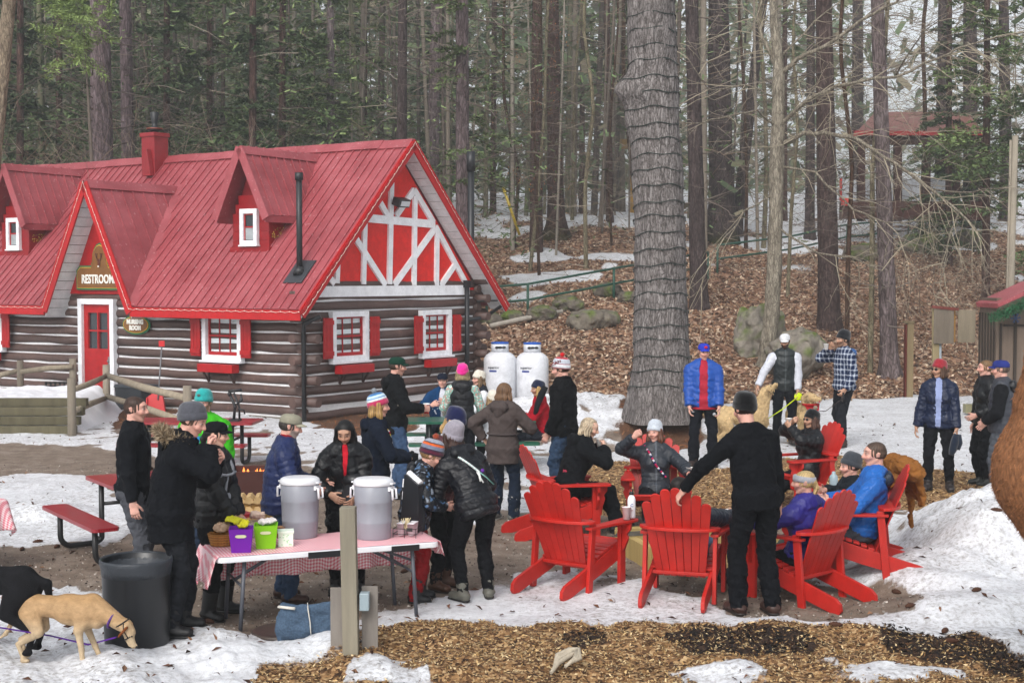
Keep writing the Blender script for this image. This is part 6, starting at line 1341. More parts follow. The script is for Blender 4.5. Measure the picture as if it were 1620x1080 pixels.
def bin_(px, py, col, w, h, label, fill):
    p = T(px, py); t = empty('gift_bin', p, R(8), label, 'bin'); m = MB().color(col); a, b = w * .40, w * .5; tck = .006
    V = [(-a, -a, 0), (a, -a, 0), (a, a, 0), (-a, a, 0), (-b, -b, h), (b, -b, h), (b, b, h), (-b, b, h)]; c = b - tck; V += [(-c, -c, h), (c, -c, h), (c, c, h), (-c, c, h), (-a + tck, -a + tck, .01), (a - tck, -a + tck, .01), (a - tck, a - tck, .01), (-a + tck, a - tck, .01)]
    Fs = [(0, 3, 2, 1), (0, 1, 5, 4), (1, 2, 6, 5), (2, 3, 7, 6), (3, 0, 4, 7), (4, 5, 9, 8), (5, 6, 10, 9), (6, 7, 11, 10), (7, 4, 8, 11), (8, 9, 13, 12), (9, 10, 14, 13), (10, 11, 15, 14), (11, 8, 12, 15), (12, 13, 14, 15)]; m.add(V, Fs); m.build('body', PAPER(), t)
    m = MB().color('#cfd2a8'); yy = -(a + (b - a) * .72) - .002
    P = [(.03 * math.cos(k) + (.015 if math.cos(k) > 0 else -.015), .013 * math.sin(k)) for k in np.linspace(0, 2 * PI, 16, endpoint=False)]; m.prism(P, (0, yy, h * .70), (1, 0, 0), (0, -.1, 1), (0, -.003, 0)); m.build('grip_hole', PAPER(), t); return t
b1 = bin_(382, 871, '#6b1d9a', .19, .19, 'purple paper bin of bakery snacks on the gingham cloth', 0); b2 = bin_(421, 865, '#7dbb1c', .19, .19, 'lime green paper bin of snacks beside the purple one', 0)
def packet(par, c, s, col, seed, name='packet'):
    V, Qd = sdf_mesh([seg((-s[0], 0, 0), (s[0], 0, 0), (s[1], s[2]), (s[1], s[2]), (0, 1, 0), .01, cap=.01)], .006); V = wrinkle(V, .008, 40, seed); o = rawmesh(name, V @ rot((0, 0, 1), seed * 1.3).T @ rot((1, 0, 0), .4 * math.sin(seed)).T + c, Qd, PLASTIC(), np.tile(hexc(col), (len(V), 1)), par); return o
tag(packet(None, T(370, 862) + [0, 0, .21], (.05, .045, .02), '#d8d414', 2), 'bright yellow snack bag heaped over the basket', 'snack bag'); tag(packet(None, T(386, 868) + [0, 0, .205], (.045, .035, .018), '#e0d80e', 1), 'yellow packet sticking up out of the purple bin', 'snack bag')
tag(packet(None, T(424, 862) + [0, 0, .20], (.06, .05, .02), '#e2dad8', 3), 'white snack bag in the lime green bin', 'snack bag'); tag(packet(None, T(408, 850) + [0, 0, .19], (.05, .05, .03), '#cdb3a2', 5), 'clear bag of rolls behind the two bins', 'snack bag'); tag(packet(None, T(352, 858) + [0, 0, .13], (.07, .06, .04), '#caa98c', 6), 'clear bag of pastries in the wicker basket', 'snack bag')
p = T(351, 862); m = MB(); 
for i in range(9): z = i * .011; r = .075 + .02 * i / 8; m.color(hexc('#a8743a', .8 + .4 * (i % 2))); m.tube([(r * math.cos(a) * 1.15, r * math.sin(a), z + .008 + .003 * math.sin(a * 12 + i * PI)) for a in np.linspace(0, 2 * PI, 37)], .0075, 5)
m.color('#7a5226').lathe([(.08, 0), (.085, .006), (.0001, .008)], 20, sx=1.15); tag(m.build('wicker_basket', WOOD(), None, p), 'round wicker basket of baked goods at the table end', 'basket')
p = T(452, 862); m = MB().color('#dfe9dc'); m.box((0, 0, .055), (.12, .12, .11)); m.box((0, 0, .117), (.132, .132, .018)); m.color('#a9d0a8')
for i in range(14): m.box((random.uniform(-.05, .05), -.0605, random.uniform(.01, .1)), (.012, .002, .008))
tag(m.build('napkin_box', PAPER(), None, p, R(10)), 'small white and pale green lidded box on the cloth', 'box'); cup(444, 851, 0, .042, .10, 'brown kraft paper tub behind the pale green box', P=T(444, 851), col='#9a7452', name='paper_tub', cat='tub')
# ---- under and beside the table
def steel_mug(px, py): p = G(px, py); m = MB().color('#1e1f22'); m.lathe([(.036, 0), (.044, .15), (.045, .16)], 20); o = m.build('travel_mug', METAL(), None, p); tag(o, 'black travel mug with silver rim standing on the ground by the post', 'mug'); MB().color('#b4b6ba').lathe([(.046, .155), (.047, .185), (.02, .19), (.0001, .19)], 20).build('lid', METAL(), o)
steel_mug(571, 925)
p = G(487, 1004); V, Qd = sdf_mesh([seg((-.17, 0, .02), (.17, 0, .02), (.085, .02), k=.02), seg((-.16, 0, .06), (.16, 0, .06), (.08, .06), k=.04), seg((-.13, 0, .16), (.15, 0, .18), (.05, .05), k=.06), seg((-.17, 0, .22), (-.12, 0, .19), (.02, .03), k=.03)], .01); V = wrinkle(V, .012, 12, 4)
bag = rawmesh('tote_bag', V * 1.12, Qd, vcmat('denim', .9, .5, 70, 120, .4, .004), np.tile(hexc('#43566b'), (len(V), 1))); bag.location = p; bag.rotation_euler = (0, 0, R(10)); tag(bag, 'blue flecked tote bag with white straps slumped under the table', 'bag'); sm = MB().color('#d6d2c8'); sm.tube([(.02, -.095, .03), (.015, -.10, .12), (.0, -.07, .22), (0, 0, .245)], .012, 6, ell=.4); sm.tube([(-.17, .02, .22), (-.22, -.03, .235), (-.10, -.09, .23)], .012, 6); sm.build('strap', CLOTH(), bag)
m = MB().color('#433934'); m.lathe([(.27, 0), (.27, .02), (.25, .026), (.24, .02), (.1, .022), (.0001, .02)], 28); tag(m.build('manhole_cover', METAL(), None, G(452, 1000) + [0, 0, .0]), 'round dark iron cover set in the ground below the table', 'manhole cover')
# post with boards
pp_ = G(556, 1028); k_ = pp_[1] / F; ps = empty('sign_post', pp_, 0, 'weathered square post carrying two grey boards and a small grey box', 'post')
m = MB().color('#857f70'); m.beam((0, 0, -.1), (-.02, 0, 1.10), .115, .115, (0, 1, 0)); m.build('post', WOOD(), ps, bevel=.006)
for x, z, w in ((-.10, .25, .125), (.13, .26, .12)): m = MB().color('#807a74'); m.box((x, .075, z), (w, .02, .47)); m.build('back_board', WOOD(), ps, bevel=.002)
m = MB().color('#8c9ba2'); m.box((.10, -.0, .40), (.07, .09, .13)); m.build('junction_box', PLASTIC(), ps, bevel=.006)
# bin
p = G(217, 1018); p = on(217, 1016, p[2]); tr = empty('trash_can', p, 0, 'tall black round trash can with a plastic liner folded over its rim', 'trash can'); m = MB().color('#15171b'); m.lathe([(.232, 0), (.24, .01), (.258, .60), (.266, .61), (.268, .635), (.262, .65), (.25, .64), (.24, .3), (.0001, .28)], 48); m.build('body', PLASTIC(), tr)
V = []; rs_ = np.random.RandomState(3); m = MB().color('#3a3e44'); m.lathe([(.2575, .53), (.2605, .58), (.2685, .615), (.2715, .638), (.266, .656), (.255, .650), (.24, .56), (.17, .50), (.0001, .48)], 72, fn=lambda A, z: 1.006 + .006 * np.sin(A * 13 + z * 40) + .004 * np.sin(A * 31 + 1)); m.build('liner', NYLON(), tr)
# hose / driftwood loop in the mulch, snow lumps, stick
p = G(898, 1066); m = MB().color('#a79d8c')
for i in range(3): m.tube([(-.12 + i * .01, -.1 + i * .02, .03), (-.07, 0 + i * .03, .07 + .02 * i), (.02, .09 + .02 * i, .10 + .015 * i), (.08, .10, .14), (.05 + i * .02, .02, .10), (-.02, -.06 + i * .02, .06)], [.012, .02, .022, .02, .016, .01], 8)
tag(m.build('bleached_root', WOOD(), None, p), 'bleached loop of root lying on the wood chips at the bottom', 'root')
# ---- brush kit behind: steel fire box with embers and a crate of firewood
p = G(408, 792); fb = empty('fire_box', p, R(10), 'rusty dark red steel fire box with flames behind the navy puffer jacket', 'fire box'); m = MB().color('#42201c')
for x, y, sx, sy in ((0, -.3, .62, .02), (0, .3, .62, .02), (-.3, 0, .02, .58), (.3, 0, .02, .58)): m.box((x, y, .27), (sx, sy, .30))
m.build('steel_sides', METAL(), fb); m = MB().color('#1a1412'); m.box((0, 0, .2), (.58, .58, .03)); m.build('ash_tray', METAL(), fb)
for i in range(5): m = MB().color('#2c1d16'); a = i * 1.2; m.beam((-.2 * math.cos(a), -.2 * math.sin(a), .26), (.2 * math.cos(a), .2 * math.sin(a), .34), .06, .06); m.build('burning_log', WOOD(), fb)
fm, n_, l_, b_ = newmat('flame'); b_.inputs['Emission Color'].default_value = (1, .25, .04, 1); b_.inputs['Emission Strength'].default_value = 1.6; b_.inputs['Base Color'].default_value = (.5, .1, .02, 1)
m = MB()
for i in range(9): x, y = random.uniform(-.18, .18), random.uniform(-.18, .18); m.lathe([(.03, .28), (.035, .31), (.012, .37 + random.random() * .05), (.001, .42)], 7, (x, y, 0))
m.build('flames', fm, fb)
for x, y in ((-.25, -.25), (.25, -.25), (.25, .25), (-.25, .25)): MB().color('#1c1616').tube([(x, y, 0), (x, y, .15)], .02, 6).build('foot', METAL(), fb)
p = G(404, 818); cr = empty('log_crate', p, R(6), 'small pale wooden crate packed with split firewood', 'crate'); m = MB().color('#b08f5a'); m.box((0, -.17, .10), (.44, .02, .2)); m.box((0, .17, .10), (.44, .02, .2)); m.box((-.21, 0, .1), (.02, .32, .2)); m.box((.21, 0, .1), (.02, .32, .2)); m.build('crate_sides', WOOD(), cr)
for i in range(8): log_piece(p + np.array([-.15 + .1 * (i % 4), -.06, .11 + .12 * (i // 4)]), R(6) , .34, .055, ('lower' if i < 4 else 'upper') + ' row split log in the crate, ' + ['first from left', 'second from left', 'second from right', 'first from right'][i % 4], 'split firewood in the crate', 0)
# ---- timber edging, fence, bin and shovel before the cabin
def fpost(px, py0, py1, label, Y=None, w=.15):
    if Y is None: b = G(px, py1)
    else: q = at(px, py1, Y); b = np.array([q[0], q[1], q[2]])
    top = at(px, py0, b[1])[2]; m = MB().color(hexc('#8a8072', random.uniform(.85, 1.15))); m.tube([(0, 0, -.2), (.0, 0, (top - b[2]) * .5), (0, 0, top - b[2])], [w * .52, w * .5, w * .48], 10); o = m.build('fence_post', WOOD(), None, b); tag(o, label, 'fence post', 'split rail fence posts'); return b
pA = fpost(33, 570, 642, 'leftmost grey fence post before the cabin wall', 31.5); pB = fpost(114, 598, 689, 'grey fence post nearest the camera at the step timbers'); pC = fpost(169, 577, 658, 'grey fence post in front of the red door'); pD = fpost(116, 567, 625, 'dark fence post close to the logs left of the red door', 31.2, .16); pE = fpost(297, 610, 690, 'short fence post behind the man in the green hoodie', 24.0)
def rail(pts, label, w=.055):
    P = [at(*q) for q in pts]; o = P[0]; L = [p - o for p in P]; m = MB().color(hexc('#8f8473', random.uniform(.85, 1.15))); m.tube([L[0], (L[0] + L[-1]) / 2 + [0, 0, random.uniform(-.03, .03)], L[-1]], [w, w * 1.15, w * .9], 8); tag(m.build('fence_rail', WOOD(), None, o), label, 'fence rail', 'split rails of the grey fence')
rail([(-30, 604, 31.5), (33, 585, 31.5)], 'upper rail running out of the picture at left'); rail([(-30, 636, 31.5), (33, 618, 31.5)], 'lower rail running out of the picture at left')
rail([(33, 588, 31.4), (116, 580, 31.1)], 'upper dark rail between the two posts close to the logs'); rail([(33, 622, 31.4), (116, 611, 31.1)], 'lower dark rail between the two posts close to the logs')
rail([(114, 617, 25.7), (169, 594, 29)], 'upper rail sloping up to the post before the red door'); rail([(114, 652, 25.7), (169, 629, 29)], 'lower rail sloping up to the post before the red door')
rail([(169, 594, 29), (297, 630, 24)], 'long upper rail sloping down towards the green hoodie', .065); rail([(169, 627, 29), (297, 668, 24)], 'long lower rail sloping down towards the green hoodie', .06)
for i, (py, dy, wd) in enumerate(((688, 0, 4.6), (676, .35, 4.5), (660, .7, 4.4), (650, 1.0, 4.4))):
    b = on(112, 688, 0); m = MB().color(hexc('#66604c', random.uniform(.8, 1.1))); m.beam((-wd, dy * .7, .09 + i * .15), (.1, dy * .7, .09 + i * .15), .17, .15); m.build if False else None
    tag(m.build('landscape_timber', WOOD(), None, b, bevel=.01), ['lowest mossy timber of the stepped edging at left', 'second timber up in the stepped edging at left', 'third timber up in the stepped edging at left', 'top timber of the stepped edging at left'][i], 'timber', 'stepped landscape timbers')
b = on(112, 688, 0); sn = MB().color('#e6e7ec'); rs_ = np.random.RandomState(5)
gx, gy = np.meshgrid(np.linspace(-4.6, .15, 90), np.linspace(0, 3.6, 50), indexing='ij'); P3 = np.stack([gx.ravel(), gy.ravel(), 0 * gx.ravel()], 1); zz = (.10 + np.floor(np.clip(gy / .245, 0, 3.0)) * .15).ravel() + .03 * pnoise(P3, 2, 61) - .03
zz = np.where(gy.ravel() > .8, .585 + .05 * pnoise(P3, 1.4, 62) + .02 * pnoise(P3, 6, 63), zz - .02 + .02 * pnoise(P3, 7, 64)); zz = zz * sstep(.15, -.6, gx.ravel()); ii = np.arange(gx.size).reshape(gx.shape)
ss = rawmesh('snow_terrace', np.stack([gx.ravel(), gy.ravel(), zz], 1), np.stack([ii[:-1, :-1], ii[1:, :-1], ii[1:, 1:], ii[:-1, 1:]], -1).reshape(-1, 4), vcmat('snowcap', .5, .08, 4, 18, .5, .02), np.tile(hexc('#e2e3e8'), (gx.size, 1))); ss.location = b; ss['kind'] = 'structure'
p = at(216, 640, 29.9); p[2] = gz(p[0], p[1]); sb = empty('storage_bin', p, CAB_A + PI / 2, 'dark grey plastic storage bin against the cabin wall right of the red door', 'bin'); m = MB().color('#2d3136'); m.box((0, 0, .24), (.78, .45, .48), taper=1.06); m.build('body', PLASTIC(), sb, bevel=.02); m = MB().color('#353a40'); m.box((0, 0, .51), (.86, .52, .07), taper=.94); m.build('lid', PLASTIC(), sb, bevel=.015)
p = at(250, 642, 29.3); p[2] = gz(p[0], p[1]); sv = empty('snow_shovel', p, 0, 'red snow shovel leaning upright on the cabin logs', 'shovel'); top = at(256, 548, 29.6) - p; m = MB().color('#6d6e72'); m.tube([(0, 0, .25), top], .016, 8); m.build('shaft', METAL(), sv); m = MB().color('#c01c22'); m.box(top + [0, 0, .06], (.12, .03, .12)); m.build('grip', PLASTIC(), sv)
m = MB().color('#c01c22'); m.prism([(-.20, .0), (.20, .0), (.17, .33), (.05, .40), (-.05, .40), (-.17, .33)], (-.03, -.04, -.02), (1, 0, .12), (-.12, .22, 1), (0, .03, .01)); m.prism([(-.20, .0), (-.17, .0), (-.15, .33), (-.17, .33)], (-.03, -.04, -.02), (1, 0, .12), (-.12, .22, 1), (0, -.06, .0)); m.prism([(.17, .0), (.2, .0), (.17, .33), (.15, .33)], (-.03, -.04, -.02), (1, 0, .12), (-.12, .22, 1), (0, -.06, .0)); m.build('blade', PLASTIC(), sv)
p = at(95, 622, 31.0); m = MB().color('#18191b')
for i in range(7): m.box((-.3 + i * .1, 0, 0), (.04, .02, .5)); m.box((0, 0, -.22 + i * .075), (.66, .02, .03))
tag(m.build('wire_basket', METAL(), None, p), 'black lattice basket hanging on the rail near the logs', 'basket')
# ---- gas tanks
def tank(px, label):
    p = at(px, 630, 32.6); p[2] = gz(p[0], p[1]) - .05; t = empty('gas_tank', p, 0, label, 'gas tank', 'white upright gas tanks'); r = .375; m = MB().color('#dcdee3'); m.lathe([(r * .8, 0), (r, .05), (r, 1.0)] + [(r * math.cos(a), 1.0 + .24 * math.sin(a)) for a in np.linspace(.2, PI / 2 - .02, 8)], 40); m.build('cylinder', PT, t)
    m = MB().color('#d5d8de'); m.lathe([(.20, 1.20), (.20, 1.40), (.19, 1.40), (.19, 1.20)], 32); m.color('#1f57b0').lathe([(.202, 1.385), (.206, 1.42), (.19, 1.425), (.18, 1.40)], 32); co = m.build('collar', PT, t); m = MB().color('#14161a'); 
    for a in (-1.9, -1.1): m.ball((.2 * math.cos(a), .2 * math.sin(a), 1.31), (.05, .05, .03), 10, 6)
    m.ball((.0, -.2, 1.31), (.06, .012, .03), 12, 6); m.build('collar_opening', PT, co)
    V, Fs = text_mesh('superior', .085, .002, .001); m = MB().color('#262b3a'); V = V * [1, 1, 1]; a = V[:, 0] / r - PI / 2 - .42; m.add(np.stack([(r + .004 + V[:, 2]) * np.cos(a), (r + .004 + V[:, 2]) * np.sin(a), .86 + V[:, 1]], 1), Fs); m.color('#2a3a8a')
    A = np.linspace(-.24, .24, 9) - PI / 2 - .44
    Vb = [((r + .004) * math.cos(a), (r + .004) * math.sin(a), z) for z in (.76, .80) for a in A]; m.add(Vb, [(i, i + 1, i + 10, i + 9) for i in range(8)]); m.build('lettering', PT, t)
tank(791, 'white upright gas tank nearest the cabin corner'); tank(842, 'white upright gas tank on the right of the pair')
# ---- railings on the slope
def railing(pts, label):                # pts: (px, py of ground, height) posts
    B_ = [G(px, py) for px, py in pts]; o = B_[0].copy(); t = empty('handrail', o, 0, label, 'railing', 'green pipe handrails on the slope')
    for b in B_: q = b - o; m = MB().color('#1f4a3c'); m.tube([q - [0, 0, .3], q + [0, 0, .95]], .040, 8); m.build('post', PT, t)
    for h in (.95, .48): m = MB().color('#1f4a3c'); m.tube([b - o + [0, 0, h] for b in B_], .036, 8); m.build('rail', PT, t)
railing([(700, 520), (770, 508), (835, 500), (971, 474), (1120, 446)], 'green pipe handrail climbing the leafy slope left of the wrapped pine'); railing([(1135, 432), (1250, 415), (1340, 398), (1437, 384), (1560, 372)], 'green pipe handrail on the crest behind the bare trees')
# ---- rocks
def rock(px, py, size, label, seed, Y=None, moss=.4, col='#7d766c', sink=.35, group=None):
    p = G(px, py) if Y is None else at(px, py, Y); rs = np.random.RandomState(seed); P = [seg(rs.uniform(-.35, .35, 3) * size * (1, 1, .4), rs.uniform(-.35, .35, 3) * size * (1, 1, .4), (size[0] * rs.uniform(.28, .42), size[2] * rs.uniform(.6, .9)), side=(1, 0, 0), k=.1) for _ in range(5)]
    V, Qd = sdf_mesh(P, max(size) / 26); d = pnoise(V / max(size), 5, seed)[:, None]; V = V * (1 + .10 * d) + np.round(pnoise(V, 3 / max(size), seed + 1)[:, None] * 2) * .02 * max(size); base = np.array(hexc(col)); C = np.tile(base, (len(V), 1)) * (1 + .25 * pnoise(V, 8, seed + 2))[:, None]; g = np.clip(pnoise(V, 3.0, seed + 3) + V[:, 2] / size[2] * .6 + moss - .5, 0, 1)[:, None]; C = C * (1 - g) + np.array(hexc('#5b6a2c')) * g
    o = rawmesh('boulder', V, Qd, vcmat('rock', .9, .4, 5, 14, .8, .03), np.clip(C, .01, 1)); o.location = p + [0, 0, size[2] * sink]; tag(o, label, 'boulder', group); return o
rock(1200, 606, np.array([1.1, .8, 1.0]), 'mossy boulder behind the foot of the pale mottled tree', 1, moss=.6); rock(1262, 598, np.array([1.3, .8, .75]), 'grey lichen boulder between the pale tree and the white cap', 2, moss=.1, sink=.75)
rock(945, 518, np.array([1.5, .9, .35]), 'broad flat topped boulder below the handrail', 3, moss=.15, sink=.5, col='#6f675c')
for i, (px, py, s, nm) in enumerate([(810, 508, .5, 'low mossy rock near the roof corner'), (858, 505, .55, 'mossy rock at the foot of the handrail post'), (900, 492, .6, 'flat stone stepping up beside the handrail'), (960, 470, .6, 'layered stone under the right handrail post'), (1360, 412, .9, 'dark mossy rock left of the thin pines on the crest'), (1460, 400, 1.3, 'long dark mossy ledge under the snow at right'), (1530, 392, 1.0, 'mossy ledge behind the grey pole'), (1000, 478, .55, 'stone tucked beside the wrapped pine'), (775, 512, .45, 'small mossy rock behind the gas tanks')]): rock(px, py, np.array([s * 1.3, s * .8, s * .5]), nm, 20 + i, moss=.45, sink=.3, col='#5f574e')
lg = MB().color('#a39c92'); A_ = G(775, 522); B2 = G(890, 500); lg.tube([(0, 0, .1), (B2 - A_) * .5 + [0, 0, .12], B2 - A_ + [0, 0, .12]], [.07, .08, .06], 8); tag(lg.build('fallen_log', WOOD(), None, A_), 'pale straight fallen log below the handrail', 'log')
# ---- boards, posts and the booth at right
p = G(1482, 640); p = on(1482, 652, 0); nb = empty('notice_board', p, 0, 'back of a weathered plywood notice board on a pale post', 'notice board'); k_ = p[1] / F
def PX(px, py): return at(px, py, p[1]) - p
m = MB().color('#948666'); m.beam(PX(1480, 652) - [0, 0, .2], PX(1480, 486), .13, .1, (0, 1, 0)); m.build('post', WOOD(), nb)
for x0, x1, y0, y1, c in ((1475, 1507, 488, 543, '#71675b'), (1513, 1541, 490, 541, '#857a68')): a, b = PX(x0, y1), PX(x1, y0); m = MB().color(c); m.box(((a[0] + b[0]) / 2, -.09, (a[2] + b[2]) / 2), (abs(b[0] - a[0]), .03, abs(b[2] - a[2]))); m.build('plywood_panel', WOOD(), nb)
a = PX(1472, 485); b = PX(1514, 489); m = MB().color('#6d3a34'); m.beam(a + [0, -.1, 0], b + [0, -.1, 0], .05, .06); m.build('top_strip', WOOD(), nb); a, b = PX(1508, 541), PX(1508, 490); m = MB().color('#a8804a'); m.beam(a, b, .08, .05, (0, 1, 0)); m.build('frame_stud', WOOD(), nb)
m = MB().color('#8f979e'); m.tube([PX(1487, 652) - [0, 0, .1], PX(1487, 541)], .035, 8); m.build('conduit', METAL(), nb)
p = G(1436, 628); m = MB().color('#7b6b50'); hh = at(1436, 510, p[1])[2] - p[2]; m.box((.03, 0, hh / 2 - .1), (.15, .15, hh + .2)); m.color('#5c2a22').box((-.07, 0, hh / 2 - .1), (.03, .16, hh + .1)); m.color('#6b5e48').box((.0, 0, hh + .01), (.24, .2, .05)); tag(m.build('wooden_post', WOOD(), None, p), 'square wooden post with a red brown edge on the leaf litter', 'post')
p = at(1597, 440, 34.5); p[2] = gz(p[0], p[1]); hh = at(1602, 215, 34.5)[2] - p[2]; m = MB().color('#8f8678'); m.tube([(0, 0, -.2), (.09, 0, hh)], [.085, .07], 10); m.tube([(-.08, 0, 0), (-.02, 0, hh - .1)], [.03, .03], 6); tag(m.build('utility_pole', WOOD(), None, p), 'tall grey weathered pole rising behind the booth', 'pole')
bo = on(1574, 672, 0); BY = bo[1]; bt = empty('booth', bo, 0, 'small brown booth with a red roof and evergreen garland cut by the right edge', 'booth')
def BX(px, py, dy=0): return at(px, py, BY + dy) - bo
wz = BX(1574, 496)[2]; m = MB().color('#6b5d52'); m.box((1.45, .5, wz / 2 + .15), (2.9, 1.0, wz + .3)); m.build('wall', WOOD(), bt)
m = MB().color('#3b332d')
for i in range(6): m.box((-.012, .1 + i * .17, wz / 2), (.03, .04, wz))
m.box((.36, -.02, wz / 2), (.05, .05, wz)); m.build('corner_battens', WOOD(), bt)
a, b = BX(1538, 487), BX(1640, 447); a = a + [.38, 0, .09]; m = MB().color('#b5202a'); m.prism([(a[0], a[2]), (b[0], b[2]), (b[0] + .6, b[2] + .15), (b[0] + 1.2, b[2] - .4), (b[0] + 1.2, b[2] - .52), (b[0] + .6, b[2] + .05), (b[0], b[2] - .1), (a[0] + .02, a[2] - .09)], (0, -.35, 0), (1, 0, 0), (0, 0, 1), (0, 1.3, 0)); m.build('roof', ROOFM, bt)
m = MB().color('#54483f'); m.beam(a + [.02, -.37, -.14], b + [0, -.37, -.16], .04, .14, (0, 0, 1)); m.build('barge_board', WOOD(), bt)
rs_ = np.random.RandomState(6); V = []; C = []; ga, gb = BX(1570, 499, -.4), BX(1640, 468, -.4)
for i in range(1500): t = rs_.rand(); c = ga + (gb - ga) * t + rs_.normal(size=3) * .05 + [0, -.05, -.05]; x = nrm(rs_.normal(size=3)) * .008; y = nrm(rs_.normal(size=3)) * .06; V += [c - x, c + x, c + y + x * .3, c + y - x * .3]; C += [np.array((.02, .09, .04)) * rs_.uniform(.5, 1.5)] * 4
gr_ = rawmesh('garland', V, np.arange(len(V)).reshape(-1, 4), NEEDLE, np.array(C)); gr_.location = bo; tag(gr_, 'dark green evergreen garland hung under the booth roof', 'garland')
m = MB().color('#2a3f66'); c = BX(1606, 503, -.03)
for i in range(6): a = i * PI / 3; m.beam(c + [0, -.03, 0], c + np.array([.1 * math.cos(a), -.03, .1 * math.sin(a)]), .02, .012, (0, 1, 0)); m.beam(c + np.array([.06 * math.cos(a), -.03, .06 * math.sin(a)]), c + np.array([.09 * math.cos(a + .35), -.03, .09 * math.sin(a + .35)]), .015, .01, (0, 1, 0))
m.build('snowflake', PT, bt); m = MB().color('#332c27'); m.box(c + [.15, -.02, -.14], (.75, .03, .04)); m.box(c + [-.28, -.02, -.9], (.04, .03, 1.6)); m.build('door_trim', WOOD(), bt)
p = G(1549, 655); m = MB().color('#b9bdc4'); m.box((0, 0, .18), (.12, .15, .42)); m.color('#8e8a6c').box((-.2, 0, .12), (.22, .2, .18)); tag(m.build('utility_box', PLASTIC(), None, p), 'pale grey utility box at the booth corner', 'box')
# ---- far pavilion, gateway, yellow guards, stove pipe
p = G(1440, 345); PYv = 56.0; pv_o = at(1440, 345, PYv); pv_o[2] = gz(pv_o[0], pv_o[1]) ; pv = empty('pavilion', pv_o, 0, 'red roofed timber pavilion far off among the trees at right', 'pavilion')
def VX(px, py, dy=0): return at(px, py, PYv + dy) - pv_o
a, b = VX(1352, 212), VX(1562, 212); t1 = VX(1400, 178, 3); m = MB().color('#7a5048'); slab(m, [VX(1352, 212), VX(1562, 214), VX(1530, 178, 3), VX(1385, 178, 3)], .12); slab(m, [VX(1385, 178, 3), VX(1530, 178, 3), VX(1562, 214, 6), VX(1352, 212, 6)], .12); m.build('roof', PT, pv); m = MB().color('#8f1c20'); m.beam(VX(1350, 213, -.1), VX(1564, 215, -.1), .1, .3); m.build('fascia', PT, pv)
for px in (1362, 1420, 1465, 1512, 1555): m = MB().color('#3a2320'); m.beam(VX(px, 216), VX(px, 350), .28, .28, (0, 1, 0)); m.build('post', WOOD(), pv)
m = MB().color('#3b2a24'); m.beam(VX(1352, 222), VX(1562, 222), .3, .35); m.build('beam', WOOD(), pv); m = MB().color('#4a2e29'); m.beam(VX(1330, 332), VX(1562, 334), .5, .7); m.build('deck_log', WOOD(), pv); m = MB().color('#b3b7bd'); m.box(VX(1450, 303) + [0, 1, 0], (3.6, .1, 1.1)); m.box(VX(1360, 300) + [0, 1, 0], (.9, .1, .9)); m.build('white_panel', PT, pv); m = MB().color('#c5241f'); m.box(VX(1338, 320, -.2), (.3, .3, .28)); m.box(VX(1330, 300, 2), (.08, .1, .9)); m.build('red_lantern', PT, pv)
go = at(984, 345, 66); go[2] = gz(go[0], go[1]); gw_ = empty('gateway', go, 0, 'yellow timber gateway far beyond the crest', 'gateway')
for px in (964, 1001): m = MB().color('#a37c35'); q = at(px, 345, 66) - go; t = at(px, 218, 66) - go; m.beam((q[0], 0, -.2), (q[0], 0, t[2]), .22, .22, (0, 1, 0)); m.build('post', WOOD(), gw_)
m = MB().color('#8f7343'); q = at(982, 228, 66) - go; m.box((q[0], 0, q[2]), (1.2, .1, .45)); m.build('cross_board', WOOD(), gw_)
for (x0, y0, x1, y1, Y, nm) in ((796, 296, 822, 372, 50, 'longer yellow guard pole leaning on the crest'), (838, 298, 852, 336, 54, 'shorter yellow guard pole leaning on the crest')): a = at(x0, y0, Y); b = at(x1, y1, Y); m = MB().color('#b39a2e'); m.tube([b - b, (a - b)], .05, 8); tag(m.build('guard_pole', PLASTIC(), None, b), nm, 'pole', 'yellow guard poles')
a = at(745, 240, 36.2); b = np.array([a[0], a[1], 0]); m = MB().color('#1a1b1f'); m.tube([(0, 0, 0), (0, 0, a[2] - .3)], .085, 12); m.tube([(0, 0, a[2] - .5), (0, 0, a[2])], .11, 12); tag(m.build('stove_pipe', METAL(), None, b), 'tall black stove pipe standing behind the cabin gable', 'pipe')
# ================================================================ THE CROWD
def PD(px, Y): q = at(px, 440, Y); return np.array([q[0], q[1], gz(q[0], q[1])])
def stand(loc, h, yaw, label, rigk, **k): k.setdefault('seed', int(abs(loc[0]) * 91)); v = .008 if loc[1] < 15 else (.010 if loc[1] < 19 else .012); J = rig(fem=k.get('fem', False), **rigk); r = person(loc, h, yaw, label, J, v, **k); r['J'] = 0; return r, J
def hold(r, J, yaw, h, S, label, kind='cup', off_=.10, col='#e6e4e2', lid=False, rr=.038, hh=.095):
    s = h / 1.75; w = J['wr' + S]; d = nrm(w - J['el' + S]); x = -1 if S == 'L' else 1; pn = np.cross(d, (0, 0, 1)); pn = pn if pn @ np.array([-x, 0, 0]) > 0 else -pn
    c = (w + d * off_ * .85 + nrm(pn) * .045 - np.array([0, 0, hh * .5])) * s; W = rotz(-R(yaw)) @ c + np.array(r.location); return cup(0, 0, 0, rr, hh, label, P=W, col=col, lid=lid)
NAVY, BLK = '#1c2740', '#101114'
JEANS = dict(col='#34435a', mat=CLOTH())
HH = [(-.10, .0, 0, -10), (.12, .05, 0, 8)]
def handhang(x, y=.05, z=.80): return (x, y, z)
